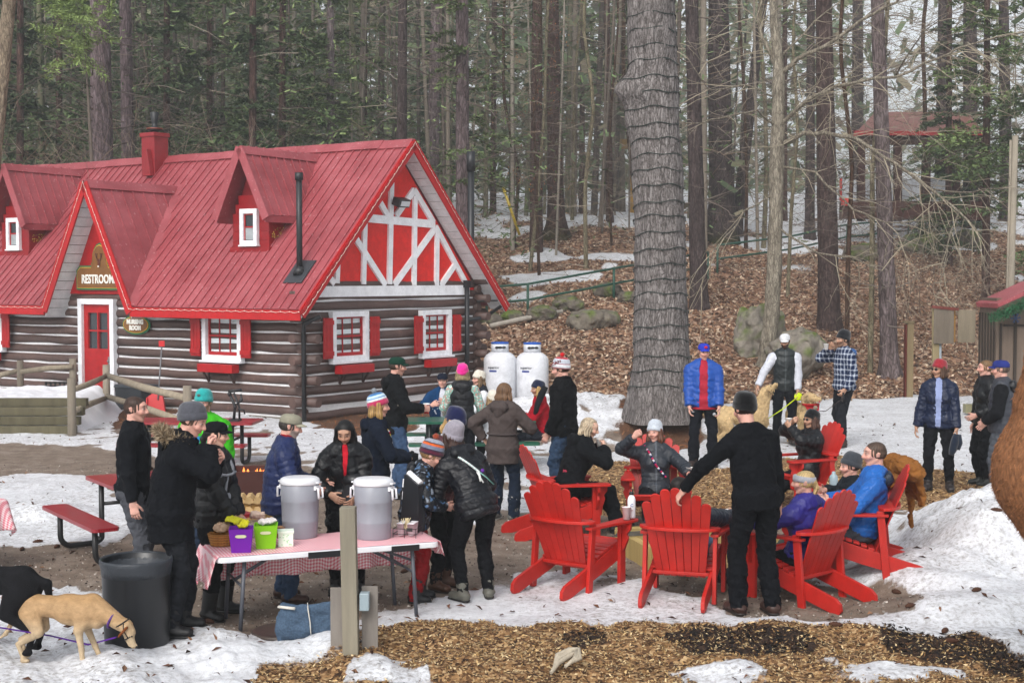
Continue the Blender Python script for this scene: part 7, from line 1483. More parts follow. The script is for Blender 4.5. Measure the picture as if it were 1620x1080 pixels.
# 1 man, black fleece
stand(PD(207, 12.7), 1.79, 92, 'bareheaded man in black fleece and grey trousers at the red picnic table', dict(lean=1, head=(6, 4, 0), handR=(.27, .08, .83), feet=HH), fat=1.04, hair=('short', '#3b2a22', 0), skin='pink', stub=.2, beard='#6b4a38', top=dict(col='#0e1015', kind='fleece', off=.024, hem=.08, collar=.055), legs=dict(col='#4a4c52', loose=True), boots=dict(col='#1a1a1a', h=.1))
# 2 man, parka with fur hood
r_, J_ = stand(G(272, 1002), 1.80, 84, 'man in long black parka with fur trimmed hood and grey beanie, hand at his mouth', dict(lean=6, hunch=10, head=(14, 22, 0), handR=(.07, .30, 1.42), elbR=(1, .2, -.8), handL=(-.12, .34, 1.30), feet=[(-.14, .06, 0, -5), (.13, .0, 0, 12)], neckf=.1), fat=1.12, hair=('short', '#4a382c', 0), skin='pink', curl=(.9, 1.1), top=dict(col='#0d0f14', off=.045, skirt=.22, hood=True, fur=True, collar=.05, open=(.05, .0)), inner=dict(col='#2238a8', collar=.06, off=.016), hat=dict(kind='beanie', col='#4a4b52', tilt=-20), legs=dict(col='#1d1f24', loose=True), boots=dict(col='#121214', h=.26, r=.062))
def stick(a, b, label):
    p = np.array(a); m = MB().color('#8a7355'); m.tube([(0, 0, 0), (np.array(b) - p) * .5 + [.01, 0, 0], np.array(b) - p], [.012, .014, .013], 7); tag(m.build('walking_stick', WOOD(), None, p), label, 'stick')
a_ = G(283, 958); stick(a_, at(298, 838, a_[1] - .1), 'crooked wooden stick standing beside the man in the fur hooded parka')
# 3 man green hoodie
def chest_print(root, J, s):
    m = MB().color('#2f7fb8'); c = J['chest'] - J['u2'] * .13 + J['fwd'] * .155; V, Fs = text_mesh('THE NORTH', .038, .002, .001); m.add(((V[:, 0:1] * J['side'] + V[:, 1:2] * J['u2'] + V[:, 2:3] * J['fwd']) + c + J['u2'] * .02 - J['side'] * .03) * s, Fs); V, Fs = text_mesh('FACE', .038, .002, .001); m.add(((V[:, 0:1] * J['side'] + V[:, 1:2] * J['u2'] + V[:, 2:3] * J['fwd']) + c - J['u2'] * .022 - J['side'] * .05) * s, Fs)
    A = [(0.0, -.045)] + [(.07 * math.cos(t), -.045 + .07 * math.sin(t)) for t in np.linspace(0, PI / 2, 8)]; m.prism([(p[0] * s, p[1] * s) for p in A], (c + J['side'] * .03 + J['u2'] * .01) * s, J['side'], J['u2'], J['fwd'] * .004); m.color('#e8e8ea').ball((c + J['side'] * .0 + J['u2'] * .075 + J['fwd'] * .002) * s + J['side'] * .045, (.016, .004, .016), 12, 6); m.build('chest_print', CLOTH(), root)
stand(PD(322, 14.3), 1.70, 176, 'bearded man in bright green hoodie and teal beanie', dict(lean=3, head=(14, 4, 0), handR=(.13, .2, 1.0), handL=(-.15, .2, .98)), fat=1.12, skin='pink', hair=('short', '#6a5a4c', 0), beard='#6a5548', stub=.7, top=dict(col='#3fae22', kind='fleece', off=.035, hood=True, collar=.04), hat=dict(kind='beanie', col='#2a9a98', tilt=-10, badge=('#5a6a66', (.01, .098, .095), (.02, .006, .014))), legs=JEANS, extras=lambda r, J, s: chest_print(r, J, s))
# 4 woman black cap, grey carrier
def carrier(root, J, s):
    g = '#8c8f96'; m = MB().color(g); f = lambda x, u, o=.0: (J['chest'] + J['side'] * x + J['u2'] * u + J['fwd'] * (.150 + o)) * s
    for x in (-1, 1): m.tube([(J['chest'] + J['side'] * x * .10 + J['u2'] * .075 - J['fwd'] * .03) * s, (J['chest'] + J['side'] * x * .115 + J['u2'] * .062 + J['fwd'] * .06) * s, f(x * .11, -.06, -.02), f(x * .09, -.12)], .024 * s, 7, ell=.5)
    m.tube([f(-.115, -.10), f(-.04, -.115, .012), f(.04, -.115, .012), f(.115, -.10)], .020 * s, 7, ell=.6); m.tube([f(.02, -.12, .012), f(.045, -.22, .012), f(.04, -.33, 0)], .016 * s, 7, ell=.5); m.build('carrier_straps', CLOTH(), root)
    p = J['mid'] - J['u'] * .10 + J['fwd'] * .135; V, Qd = sdf_mesh([seg(p - [.09, 0, 0] , p + [.07, 0, .01], (.05, .03), k=.01), seg(p + [.05, 0, .09], p + [.05, 0, .04], .012, k=.01)], .008); rawmesh('carrier_pouch', V * s, Qd, CLOTH(), np.tile(hexc('#9c9fa6'), (len(V), 1)), root)
stand(G(338, 975), 1.63, 112, 'woman in glossy black puffer, black flat cap and grey baby carrier straps', dict(lean=2, head=(-22, 6, 0), handR=(.03, .27, .88), handL=(-.05, .27, .87), feet=[(-.17, .0, 0, -14), (.16, .05, 0, 10)]), fem=True, fat=1.08, hair=('tail', '#171210', .06), skin='light', top=dict(col='#0b0c0f', kind='puffer', off=.034, hem=.10, skirt=.12, collar=.075), hat=dict(kind='cap', col='#101115', badge=('#c9cbd0', (-.028, .088, .082), (.016, .004, .016))), legs=dict(col='#0e0f12'), boots=dict(col='#0f1012', h=.27, r=.066), extras=carrier)
# 5 man navy puffer, tan cap
stand(PD(441, 12.45), 1.65, 82, 'grey bearded man in navy puffer jacket and faded tan cap', dict(lean=3, hunch=6, head=(0, 14, 0), handR=(.13, .32, 1.06), elbR=(1, -.7, -.9), handL=(-.15, .38, 1.08), feet=[(-.13, .0, 0, -6), (.12, .08, 0, 6)]), fat=1.18, skin='pink', hair=('short', '#3c3632', 0), beard='#8f8882', stub=.85, top=dict(col='#1d2a55', kind='puffer', off=.036, hem=.08, skirt=.10, collar=.075, q=(.062, .011, 0)), inner=dict(col='#8c1820', collar=.10, off=.012), hat=dict(kind='cap', col='#8d8a7a', brimcol='#a8a490'), legs=dict(col='#33455e', loose=True), boots=dict(col='#3a241a', h=.16, r=.056, sole='#2b211b'))
# 6 black bob woman
r6, J6 = stand(PD(546, 12.75), 1.60, 176, 'woman with black bobbed hair in long black puffer bending over the thermal urn', dict(lean=8, hunch=10, head=(6, 30, 0), handR=(.13, .30, 1.02), elbR=(1, -.3, -.6), handL=(-.10, .38, 1.0)), fem=True, fat=1.08, skin='tan', hair=('bob', '#0c0a0a', .03), top=dict(col='#0e1014', kind='puffer', off=.036, skirt=.28, hem=.1, collar=.06, open=(.035, .0)), inner=dict(col='#c22030', collar=.05, off=.026), legs=dict(col='#0c0d10'))
# 7 striped pom woman
def lanyard(c1='#b01c3c', c2='#e0c23a'):
    def f(root, J, s):
        m = MB(); C_ = [c1, c2, '#e8e6e6']; P = [J['nk'] + J['side'] * .06 + J['fwd'] * .06, J['chest'] + J['side'] * .05 + J['fwd'] * .13 - J['u2'] * .03, J['mid'] + J['side'] * .01 + J['fwd'] * .17 + J['u2'] * .06, J['mid'] - J['side'] * .02 + J['fwd'] * .175 - J['u2'] * .05]; Q_ = [J['nk'] - J['side'] * .06 + J['fwd'] * .06, J['chest'] - J['side'] * .06 + J['fwd'] * .13 - J['u2'] * .03, P[3]]
        for L in (P, Q_):
            for a, b in zip(L, L[1:]):
                for i in range(6): t0, t1 = i / 6, (i + 1) / 6; m.color(C_[i % 3]); m.tube([(a * (1 - t0) + b * t0) * s, (a * (1 - t1) + b * t1) * s], .013 * s, 6)
        m.color('#e8e6e6').ball(P[3] * s, .025 * s, 8, 6); m.build('braided_lanyard', CLOTH(), root)
    return f
stand(PD(592, 14.3), 1.66, 80, 'blonde woman in navy jacket and blue, white and pink striped pompom beanie', dict(lean=2, head=(6, 2, 0), handR=(.12, .36, 1.10), handL=(-.10, .36, 1.10), elbR=(1, -.6, -.7)), fem=True, hair=('long', '#9a7a4a', .14), skin='pink', gloves=True, curl=(.9, .9), top=dict(col='#121927', kind='coat', off=.036, hem=.14, skirt=.10, hood=True), hat=dict(kind='beanie', col='#a82a50', pom=['#7e848a', '#5b6268', '#a3a8ac'], stripes=stripes_of([(.44, '#b03058'), (.58, '#d8dfe4'), (.7, '#3b7fb5'), (.84, '#b9cfdc'), (1.5, '#2f6aa0')])), legs=dict(col='#4a1622'), boots=dict(col='#3b4242', h=.1), extras=lanyard())
# 8 man green cap with red cup
r8, J8 = stand(PD(624, 18.4), 1.82, 80, 'tall man in open black coat, beige sweater and dark green cap', dict(lean=1, head=(2, 6, 0), handR=(.16, .34, 1.13), handL=(-.14, .34, 1.10), elbR=(1, -.6, -.7), feet=HH), hair=('short', '#3a2b22', 0), skin='pink', stub=.3, beard='#5a4030', curl=(.8, .9), top=dict(col='#0e1013', off=.04, hem=.12, hood=True, open=(.06, .05)), inner=dict(col='#8a8075', collar=.06, off=.024), hat=dict(kind='cap', col='#14382c'), legs=dict(col='#3b506e'))
hold(r8, J8, 80, 1.82, 'R', 'red cup with white lid held by the man in the green cap', col='#b02024', lid=True, rr=.042, hh=.12)
# people at the green table
def seatrig(**k): k.setdefault('pelvis', (0, 0, .56)); k.setdefault('feet', [(-.15, .42, 0, -6), (.15, .42, 0, 6)]); k.setdefault('knee', (0, 1, .6)); return k
GT = 'people gathered round the green table'
r9, J9 = stand(PD(700, 22.2), 1.72, 178, 'man in navy cap and open blue fleece over a white shirt at the green table', seatrig(lean=8, head=(4, 0, 0), handR=(.16, .42, .90), handL=(-.08, .40, .93), elbR=(1, -.2, -.6), elbL=(-1, -.2, -.6)), fat=1.15, skin='pink', hair=('short', '#4a4440', 0), top=dict(col='#123a62', kind='fleece', off=.036, collar=.06, open=(.05, .02)), inner=dict(col='#c9ccd4', collar=.02, off=.022), hat=dict(kind='cap', col='#141a2c'), legs=dict(col='#20242c'))
hold(r9, J9, 178, 1.72, 'L', 'small white cup held by the man in blue fleece', rr=.036, hh=.09)
def pattern(V): n = pnoise(V, 30, 8); C = np.tile(hexc('#7fb3a6'), (len(V), 1)); C[n > .35] = hexc('#c58f86'); C[n < -.45] = hexc('#e0e2dc'); return C
stand(PD(731, 19.6), 1.60, 2, 'person seen from behind in hot pink beanie and black puffer vest over flowered sleeves', dict(lean=6, head=(0, 0, 0), handR=(.26, .30, .98), handL=(-.26, .30, .98)), fem=True, fat=1.05, hair=('bob', '#8a7a5c', -.03), top=dict(col='#0f1116', kind='puffer', off=.034, hem=.12, vest=True, sleeve=pattern, hood=True), hat=dict(kind='beanie', col='#e0288c'), legs=dict(col='#14161c'))
stand(PD(763, 22.0), 1.66, 252, 'smiling woman with glasses, cream beanie and dark vest facing left beside the green table', seatrig(pelvis=(0, 0, .62), lean=4, head=(-10, 0, 0), handL=(-.15, .35, .93)), fem=True, skin='pink', glasses='clear', hair=('long', '#6b543c', .05), top=dict(col='#23262e', kind='fleece', off=.034, collar=.10, vest=True, sleeve='#d9dbe0'), hat=dict(kind='beanie', col='#cfc9bc', knit=True))
stand(PD(781, 20.6), 1.52, 350, 'person in white jacket and cream beanie half hidden by long brown hair', seatrig(pelvis=(0, 0, .54), lean=8), fem=True, hair=('bob', '#8a7050', -.02), top=dict(col='#d8dae0', kind='puffer', off=.034), hat=dict(kind='beanie', col='#d6cfc0'))
def belt(root, J, s): m = MB().color('#4a4242'); P = [J['pel'] + J['u'] * .17 + np.array([.200 * math.cos(a), .165 * math.sin(a), 0]) for a in np.linspace(0, 2 * PI, 25)]; m.tube([p * s for p in P], .022 * s, 6, ell=.5); m.build('belt', CLOTH(), root)
r12, J12 = stand(PD(795, 16.6), 1.62, 28, 'long haired woman in belted taupe parka seen from behind, fur topped snow boots', dict(lean=3, head=(14, 6, 0), handR=(.20, .34, 1.16), elbR=(1, -.3, -.6), handL=(-.30, .06, 1.02), elbL=(-1, -.4, 0), feet=[(-.12, 0, 0, -8), (.14, .03, 0, 26)]), fem=True, fat=1.08, hair=('long', '#6a4f38', .16), top=dict(col='#4c4341', off=.042, skirt=.20, hem=.1, hood=True, collar=.05), legs=dict(col='#1a2434', loose=True), boots=dict(col='#5b5a56', h=.30, r=.062, fur='#aaa49a', sole='#c9c6bf'), extras=belt)
hold(r12, J12, 28, 1.62, 'R', 'white cup held by the woman in the taupe parka', rr=.04, hh=.1)
r13, J13 = stand(PD(859, 21.3), 1.63, 262, 'blonde woman in red jacket and navy beanie sitting at the green table', seatrig(pelvis=(0, 0, .56), lean=6, head=(-6, 6, 0), handL=(-.10, .36, .86), handR=(.06, .40, .84), elbL=(-1, -.2, -.6)), fem=True, skin='tan', hair=('long', '#b0905c', .14), top=dict(col='#a01424', off=.03, collar=.05), hat=dict(kind='beanie', col='#1a2138', tilt=-18), legs=dict(col='#20242c'))
m = MB().color('#1a1b1f'); q = PD(846, 21.0); m.tube([(0, 0, .78), (.04, 0, .95), (.10, 0, 1.10), (.16, 0, 1.22)], [.03, .045, .055, .045], 10); m.tube([(-.42, 0, .98), (-.40, .02, 1.10), (-.38, 0, 1.18)], [.03, .04, .03], 8); tag(m.build('gloves', CLOTH(), None, q), 'black padded gloves resting on the green table', 'gloves')
r14, J14 = stand(PD(893, 17.6), 1.80, 296, 'tall man in black coat and red and white lettered pompom beanie', dict(lean=2, head=(-12, 10, 0), handL=(-.22, .12, .88), handR=(.28, .06, .86)), hair=('short', '#3a2c22', 0), skin='pink', top=dict(col='#0c0d10', off=.038, hem=.14, skirt=.10, collar=.08), hat=dict(kind='beanie', col='#b9bcc4', pom=['#c0161e', '#8f0f18'], tilt=-12, stripes=stripes_of([(.10, '#a01824'), (.2, '#c9cbd0'), (.3, '#a01824'), (.40, '#c9cbd0'), (.47, '#a01824'), (.85, '#b4b8c2'), (1.5, '#a01824')])), legs=dict(col='#33465f'))
def mirror_letters(root, J, s, txt, col, sz, a0, z0, T=-12):
    V, Fs = text_mesh(txt, sz, .002, .0015); a2 = -V[:, 0] / .098 + a0; W = np.stack([.0935 * np.sin(a2), .1155 * np.cos(a2), V[:, 1] + z0], 1) @ rot((1, 0, 0), R(T)).T; W = (W @ J['HM'].T + J['hd']) * s; m = MB().color(col); m.add(W, [f for f in Fs]); m.build('hat_lettering', CLOTH(), root)
mirror_letters(r14, J14, 1.80 / 1.75, 'JACAN', '#8e1420', .048, -1.35, .092)
# wavy haired woman seated in chair c1
def chairperson(key, h, label, rigk, dy=0, dx=0, yaw_off=0, **k):
    o, yaw = CHAIRS[key]; o = o + [0, 0, .02]; s = h / 1.75; rigk.setdefault('pelvis', (0 + dx, dy, .39 / s)); rigk.setdefault('lean', -22); rigk.setdefault('knee', (0, .3, 1)); rigk.setdefault('feet', [(-.14, .86, 0, -8), (.14, .86, 0, 8)]); rigk.setdefault('hunch', 6); rigk.setdefault('handL', (-.34, .26, .68 / s)); rigk.setdefault('handR', (.34, .26, .68 / s)); rigk.setdefault('elbL', (-1, -1, -.3)); rigk.setdefault('elbR', (1, -1, -.3)); J = rig(fem=k.get('fem', False), **rigk); v = .008 if o[1] < 15 else .010
    r = person(o - [0, 0, .01], h, yaw + yaw_off, label, J, v, seed=int(o[0] * 50) % 97, **k); return r, J
rP, JP = chairperson('c1', 1.70, 'woman with wavy blonde hair in black jacket leaning forward with a cup, rubber boots', dict(pelvis=(0, .12, .55), lean=14, hunch=10, head=(30, 20, 0), handR=(.12, .50, .98), handL=(-.02, .52, .98), elbR=(1, -.2, -.7), elbL=(-1, -.2, -.7), feet=[(-.12, .78, 0, 0), (.14, .64, 0, 10)], knee=(0, 1, .7)), fem=True, fat=1.08, hair=('wavy', '#a3937c', .13), curl=(.9, .9), top=dict(col='#0d0f13', off=.045, hem=.12, hood=True, open=(.04, .03)), inner=dict(col='#b03a50', off=.028), legs=dict(col='#101216', loose=True), boots=dict(col='#121315', h=.34, r=.062))
hold(rP, JP, CHAIRS['c1'][1], 1.70, 'R', 'white cup in both hands of the wavy haired woman', rr=.04, hh=.1)
# woman navy beanie blonde maroon jacket, child, lilac beanie woman
stand(G(694, 930), 1.66, 120, 'blonde woman in navy beanie and maroon jacket behind the child', dict(lean=8, hunch=12, head=(6, 26, 0), handR=(.16, .30, 1.0), handL=(-.1, .34, 1.05), feet=[(-.1, 0, 0, -10), (.14, .05, 0, 5)]), fem=True, skin='pink', hair=('long', '#a88858', .10), top=dict(col='#481a24', kind='puffer', off=.03, hem=.12, q=(.05, .006, 0), collar=.07), hat=dict(kind='beanie', col='#171c40', tilt=-12, slouch=.02), legs=dict(col='#111216'), boots=dict(col='#4a2f20', h=.2, r=.055, sole='#2a1d15'))
def snowpat(V): n = pnoise(V, 26, 18); C = np.tile(hexc('#10131b'), (len(V), 1)); C[n > .62] = hexc('#4d6a8c'); C[n < -.75] = hexc('#7d8794'); return C
stand(G(656, 950), 1.40, 86, 'child in patterned black snow jacket, red trousers and striped pompom hat', dict(lean=4, hunch=14, head=(-6, 28, 0), handR=(.12, .34, 1.06), handL=(-.1, .36, 1.05), elbR=(1, -.4, -.7), feet=[(-.12, .05, 0, 0), (.12, .0, 0, 5)], neckf=.15), fat=1.10, skin='pink', hair=('short', '#8a6a48', 0), top=dict(col=snowpat, kind='shell', off=.045, hem=.12, collar=.07, hood='#12151c'), hat=dict(kind='beanie', col='#5a5f6e', pom=['#8c3a22', '#6e2618', '#a85030'], tilt=-10, stripes=stripes_of([(.16, '#2a1c30'), (.28, '#5a2034'), (.36, '#1e1c2c'), (.56, '#6e7488'), (.62, '#1e1c2c'), (.74, '#c85a20'), (.8, '#1e1c2c'), (1.5, '#8b8f9c')])), legs=dict(col='#8e1e22', loose=True), boots=dict(col='#16181b', h=.34, r=.07))
def leash(root, J, s):
    m = MB(); b = -J['fwd'] * (.165); A = J['chest'] - J['side'] * .11 + J['u2'] * .045 + b * .65; B_ = J['mid'] + J['side'] * .05 - J['u2'] * .0 + b * 1.02; C_ = J['pel'] + J['side'] * .19 + J['u'] * .12 + b * .6
    for i in range(20): t = i / 19; p = A + (B_ - A) * t + b * .10 * math.sin(t * PI); m.color('#c9dcd8' if i % 2 else '#e6e8e8'); m.ball(p * s, .012 * s, 6, 4)
    m.color('#8fc9bd'); m.tube([B_ * s, ((B_ + C_) / 2 + b * .06) * s, C_ * s], .013 * s, 6, ell=.4); m.color('#6b3a9a').ball((B_ + J['side'] * .04) * s, .02 * s, 6, 4); m.color('#d9dcda'); 
    m.tube([B_ * s, (B_ - J['u2'] * .10 - J['side'] * .02) * s], .012 * s, 6); m.tube([(B_ - J['side'] * .02) * s, (B_ - J['u2'] * .12) * s], .007 * s, 5); m.build('slung_leash', CLOTH(), root)
stand(G(752, 949), 1.64, 338, 'woman in lilac grey beanie and leggings, mint leash slung across her back', dict(lean=22, hunch=14, leanx=-10, pelvis=(0, -.03, .90), head=(-22, 8, 0), handR=(.12, .42, 1.02), handL=(-.22, .40, .98), feet=[(-.13, -.02, 0, -22), (.15, .03, 0, 18)]), fem=True, fat=1.06, skin='pink', hair=('bob', '#3a2620', -.02), top=dict(col='#0f1118', kind='puffer', off=.034, hem=.10, hood=True, collar=.06, q=(.05, .010, 0)), hat=dict(kind='beanie', col='#8f8a94', slouch=.035, tilt=-22, badge=('#c9c9cc', (-.07, .06, .04), (.012, .01, .012))), legs=dict(col='#0f1014', off=.012), boots=dict(col='#5b5a52', h=.17, r=.052, sole='#1c1b1a'), extras=leash)
# seated round the fire
def rope(root, J, s):
    m = MB(); A = J['nk'] + J['side'] * .05 + J['fwd'] * .10; P = [J['nk'] + J['side'] * .12 + J['fwd'] * .05 + J['u2'] * .0, J['chest'] + J['side'] * .09 + J['fwd'] * .15, J['mid'] + J['fwd'] * .175 + J['u2'] * .06, J['mid'] - J['side'] * .12 + J['fwd'] * .14 - J['u2'] * .08]
    for a, b in zip(P, P[1:]):
        for i in range(7): t0, t1 = i / 7, (i + 1) / 7; m.color(['#c02a5a', '#e0dfe6', '#23305e'][i % 3]); m.tube([(a * (1 - t0) + b * t0) * s, (a * (1 - t1) + b * t1) * s], .013 * s, 6)
    m.color('#c02a6a').ball(P[0] * s, .035 * s, 8, 6); m.build('braided_leash', CLOTH(), root)
chairperson('c4', 1.66, 'smiling woman in pale grey knitted hat and dark grey puffer, elbow raised', dict(lean=-14, head=(28, -2, 6), handR=(.27, .14, 1.08), elbR=(1, -.6, -.8), handL=(-.37, .36, .66)), fem=True, skin='pink', hair=('bob', '#5d3a2a', .02), curl=(.4, 1.2), top=dict(col='#2b3038', kind='puffer', off=.034, hem=.05, collar=.07, q=(.055, .010, 0)), hat=dict(kind='beanie', col='#b8bfc8', tilt=-14, slouch=.02, badge=('#c9ced6', (0, -.02, .155), (.02, .02, .016))), legs=dict(col='#0f1014'), extras=rope)
rU, JU = chairperson('c3', 1.76, 'dark haired person in grey jacket and jeans, seen from behind in the nearest chair', dict(pelvis=(0, .10, .34), lean=-33, head=(10, -6, 0), handR=(.36, .38, .66), elbR=(1, -.8, -.4), handL=(-.16, .30, .62)), hair=('short', '#1a1310', 0), top=dict(col='#2e3440', kind='puffer', off=.032, hem=.05, collar=.05, q=(.06, .009, 0)), legs=dict(col='#566d88'), curl=(.4, .8), boots=dict(col='#16191f', h=.12))
hold(rU, JU, CHAIRS['c3'][1], 1.76, 'R', 'white cup in the hand of the dark haired sitter', rr=.04, hh=.09)
rZ, JZ = chairperson('c5', 1.64, 'woman in sunglasses, black beanie and black puffer drinking from a white cup', dict(lean=-12, head=(-4, -2, 0), handL=(.0, .26, 1.03), elbL=(-1, .2, -.8), handR=(.14, .14, 1.07), elbR=(1, -.2, -.7)), fem=True, skin='tan', glasses='sun', hair=('long', '#4a3228', .14), curl=(.9, 1.0), top=dict(col='#0f1116', kind='puffer', off=.036, collar=.06), hat=dict(kind='beanie', col='#0e0f12', tilt=-16, pom=['#8a7a68', '#5a4a3c']), legs=dict(col='#121317'))
hold(rZ, JZ, CHAIRS['c5'][1], 1.64, 'L', 'white cup raised by the woman in sunglasses', rr=.042, hh=.1)
rA, JA = chairperson('c6', 1.66, 'blonde woman in purple puffer and pale grey headband seen from behind', dict(lean=-10, leanx=-6, head=(-34, 2, 0), handL=(-.30, .42, .74), elbL=(-1, -.6, -.6), dx=0) if False else dict(lean=-12, leanx=-8, head=(-36, 2, 0), handL=(-.34, .40, .72), elbL=(-1, -.6, -.6)), fem=True, skin='pink', hair=('tail', '#b39a6c', .04), top=dict(col='#2f2c80', kind='puffer', off=.034, hem=.02, collar=.06), hat=dict(kind='band', col='#9a9ca4'), legs=dict(col='#0f1014'))
hold(rA, JA, CHAIRS['c6'][1], 1.66, 'L', 'white cup on the arm by the woman in purple', rr=.04, hh=.09)
rB, JB = chairperson('c7', 1.80, 'smiling brown haired man in bright blue jacket sitting side on', dict(lean=-16, head=(-12, 2, 0), handL=(-.16, .28, .64), handR=(.12, .30, .64)), skin='pink', hair=('short', '#4a3a30', 0), top=dict(col='#1f63b4', kind='shell', off=.034, hem=.02, collar=.05, hood='#1c2638'), legs=dict(col='#3a3d44'))
m = MB().color('#5b3a2c'); 
rC, JC = chairperson('c8', 1.60, 'person in grey beanie with dark jacket and turquoise trim, beyond the man in blue', dict(pelvis=(0, .14, .35), lean=-11, head=(-4, 4, 0), handL=(-.2, .40, .70)), skin='pink', hair=('short', '#3a2a22', 0), top=dict(col='#1b2026', off=.036, collar=.06, hood='#2aa0b8'), hat=dict(kind='beanie', col='#3b3f45', tilt=-18, slouch=.015), legs=dict(col='#40443e'))
cup(0, 0, 0, .04, .12, 'steel travel cup between the purple jacket and the man in blue', P=at(1367, 757, 14.6), col='#5a5c60', name='travel_cup')
oC, yC = CHAIRS['c6']; tm = at(1319, 750, 15.6); m = MB().color('#8fa0a8'); m.lathe([(.04, 0), (.046, .02), (.046, .13), (.038, .15), (.02, .165), (.02, .19), (.0001, .195)], 18); o_ = m.build('shaker_bottle', PLASTIC(), None, tm - [0, 0, .16]); tag(o_, 'grey blue lidded drinking bottle beside the seated woman in purple', 'bottle')
# tan coat over the back of chair c8
oE, yE = CHAIRS['c8']; Mc = yawM(yE); P_ = [seg((-.20, -.42, .98), (.20, -.42, .99), (.09, .10), (.08, .11), k=.05), seg((-.22, -.50, .93), (.12, -.50, .95), .09, .10, k=.05), seg((0, -.53, .95), (0, -.60, .66), (.20, .05), (.17, .035), (1, 0, 0), k=.05), seg((-.12, -.56, .85), (-.15, -.60, .62), (.08, .035), (.06, .03), (1, 0, 0), k=.03), seg((.15, -.56, .85), (.17, -.60, .34), (.06, .035), (.03, .025), (1, 0, 0), k=.03), seg((0, -.38, .98), (0, -.30, .78), (.18, .045), (.16, .03), (1, 0, 0), k=.04)]
V, Qd = sdf_mesh(P_, .010); V = wrinkle(wrinkle(V, .014, 9, 5), .011, 24, 9); co_ = rawmesh('tan_coat', V, Qd, CLOTH(), np.tile(hexc('#8a5a2c'), (len(V), 1))); co_.location = oE; co_.rotation_euler = (0, 0, -R(yE)); tag(co_, 'tan brown coat thrown over the back of a red chair', 'coat')
# man in black leaning on the chair
stand(G(1196, 972), 1.86, 342, 'man in black tracksuit and black beanie seen from behind, hand on a chair back', dict(lean=8, leanx=-5, head=(-6, 12, 0), handL=(-.50, .30, .98), elbL=(-1, -.4, .2), handR=(.27, .12, .80), feet=[(-.13, .05, 0, -6), (.13, -.03, 0, 6)]), fat=1.08, hair=('short', '#2a1c16', 0), skin='pink', top=dict(col='#0b0d12', kind='fleece', off=.020, hem=.09, collar=.05), hat=dict(kind='beanie', col='#0a0b0d', tilt=-14, badge=('#c9cbd0', (.03, -.103, .012), (.016, .006, .007))), legs=dict(col='#0c0e13', loose=True), boots=dict(col='#3a2620', h=.12, sole='#2a2522'))
# blue jacket man
def tshirt(root, J, s): 
    m = MB().color('#e0cdd2'); c = J['chest'] - J['u2'] * .10 + J['fwd'] * .138; V, Fs = text_mesh('GAP', .06, .002, .001); V = V[:, [1, 0, 2]] * [1, -1, 1]; m.add(((V[:, 0:1] * J['side'] + V[:, 1:2] * J['u2'] + V[:, 2:3] * J['fwd']) + c) * s, [f[::-1] for f in Fs]); m.build('shirt_print', CLOTH(), root)
def tracklogos(root, J, s):
    m = MB().color('#c9ccd2'); c = J['hpR'] * .7 + J['knR'] * .3 + np.array([.05, .105, 0])
    for i in range(3): m.beam((c + [-.012 + i * .014, 0, -.012]) * s, (c + [-.018 + i * .014, 0, .004 + i * .008]) * s, .007, .004, (0, 1, 0))
    c = J['hpL'] * .62 + J['knL'] * .38 + np.array([-.05, .105, 0]); m.lathe([(.022, 0), (.026, .004), (.0001, .006)], 16, c * s, rot((1, 0, 0), -PI / 2)); m.build('track_logo', CLOTH(), root)
stand(G(1112, 738), 1.83, 186, 'man in blue puffer jacket over red shirt with blue cap, beside the wrapped pine', dict(lean=0, head=(-14, 8, 0), handR=(.20, .16, .83), handL=(-.22, .16, .84), feet=[(-.14, .0, 0, -10), (.14, .06, 0, 14)]), fat=1.16, skin='pink', hair=('short', '#6a5040', 0), top=dict(col='#1b4ea6', kind='puffer', off=.040, hem=.08, collar=.05, hood='#1b4ea6', open=(.055, .055), q=(.07, .009, 0)), inner=dict(col='#a82a3c', collar=.02, off=.024, hem=.03), hat=dict(kind='cap', col='#2c3cb0', brimcol='#2c3cb0', badge=('#c02a4a', (0, .093, .085), (.026, .01, .022))), legs=dict(col='#11141c', loose=True), boots=dict(col='#2b1e1a', h=.28, r=.064), extras=tracklogos)
rX, JX = stand(G(1240, 702), 1.86, 184, 'bearded man in white cap, dark vest and white hoodie stroking a golden retriever', dict(lean=3, head=(12, 16, 0), handR=(.44, .16, .92), elbR=(1, -.6, .1), handL=(-.20, .12, .86), feet=[(-.12, .05, 0, -8), (.12, 0, 0, 8)]), skin='tan', hair=('short', '#1d1512', 0), beard='#1d1410', stub=.95, top=dict(col='#23292b', kind='puffer', off=.026, hem=.08, collar=.03, vest=True, sleeve='#cdd0da', q=(.08, .003, 0), hood='#cdd0da'), hat=dict(kind='cap', col='#d9dadd'), legs=dict(col='#12141a'), boots=dict(col='#2a201b', h=.14))
def plaid(V): 
    x, y, z = V[:, 0], V[:, 1], V[:, 2]; C = np.tile(hexc('#1c2c4e'), (len(V), 1)); a = np.abs(((x + y * .8) / .075) % 1 - .5) * 2; b = np.abs((z / .08) % 1 - .5) * 2; w = np.clip((a > .76).astype(float) + (b > .76), 0, 2)[:, None] / 2; d = np.clip((a < .25).astype(float) + (b < .25), 0, 2)[:, None] / 2; C = C * (1 - .45 * d); return C * (1 - w) + np.array(hexc('#c3cbd8')) * w
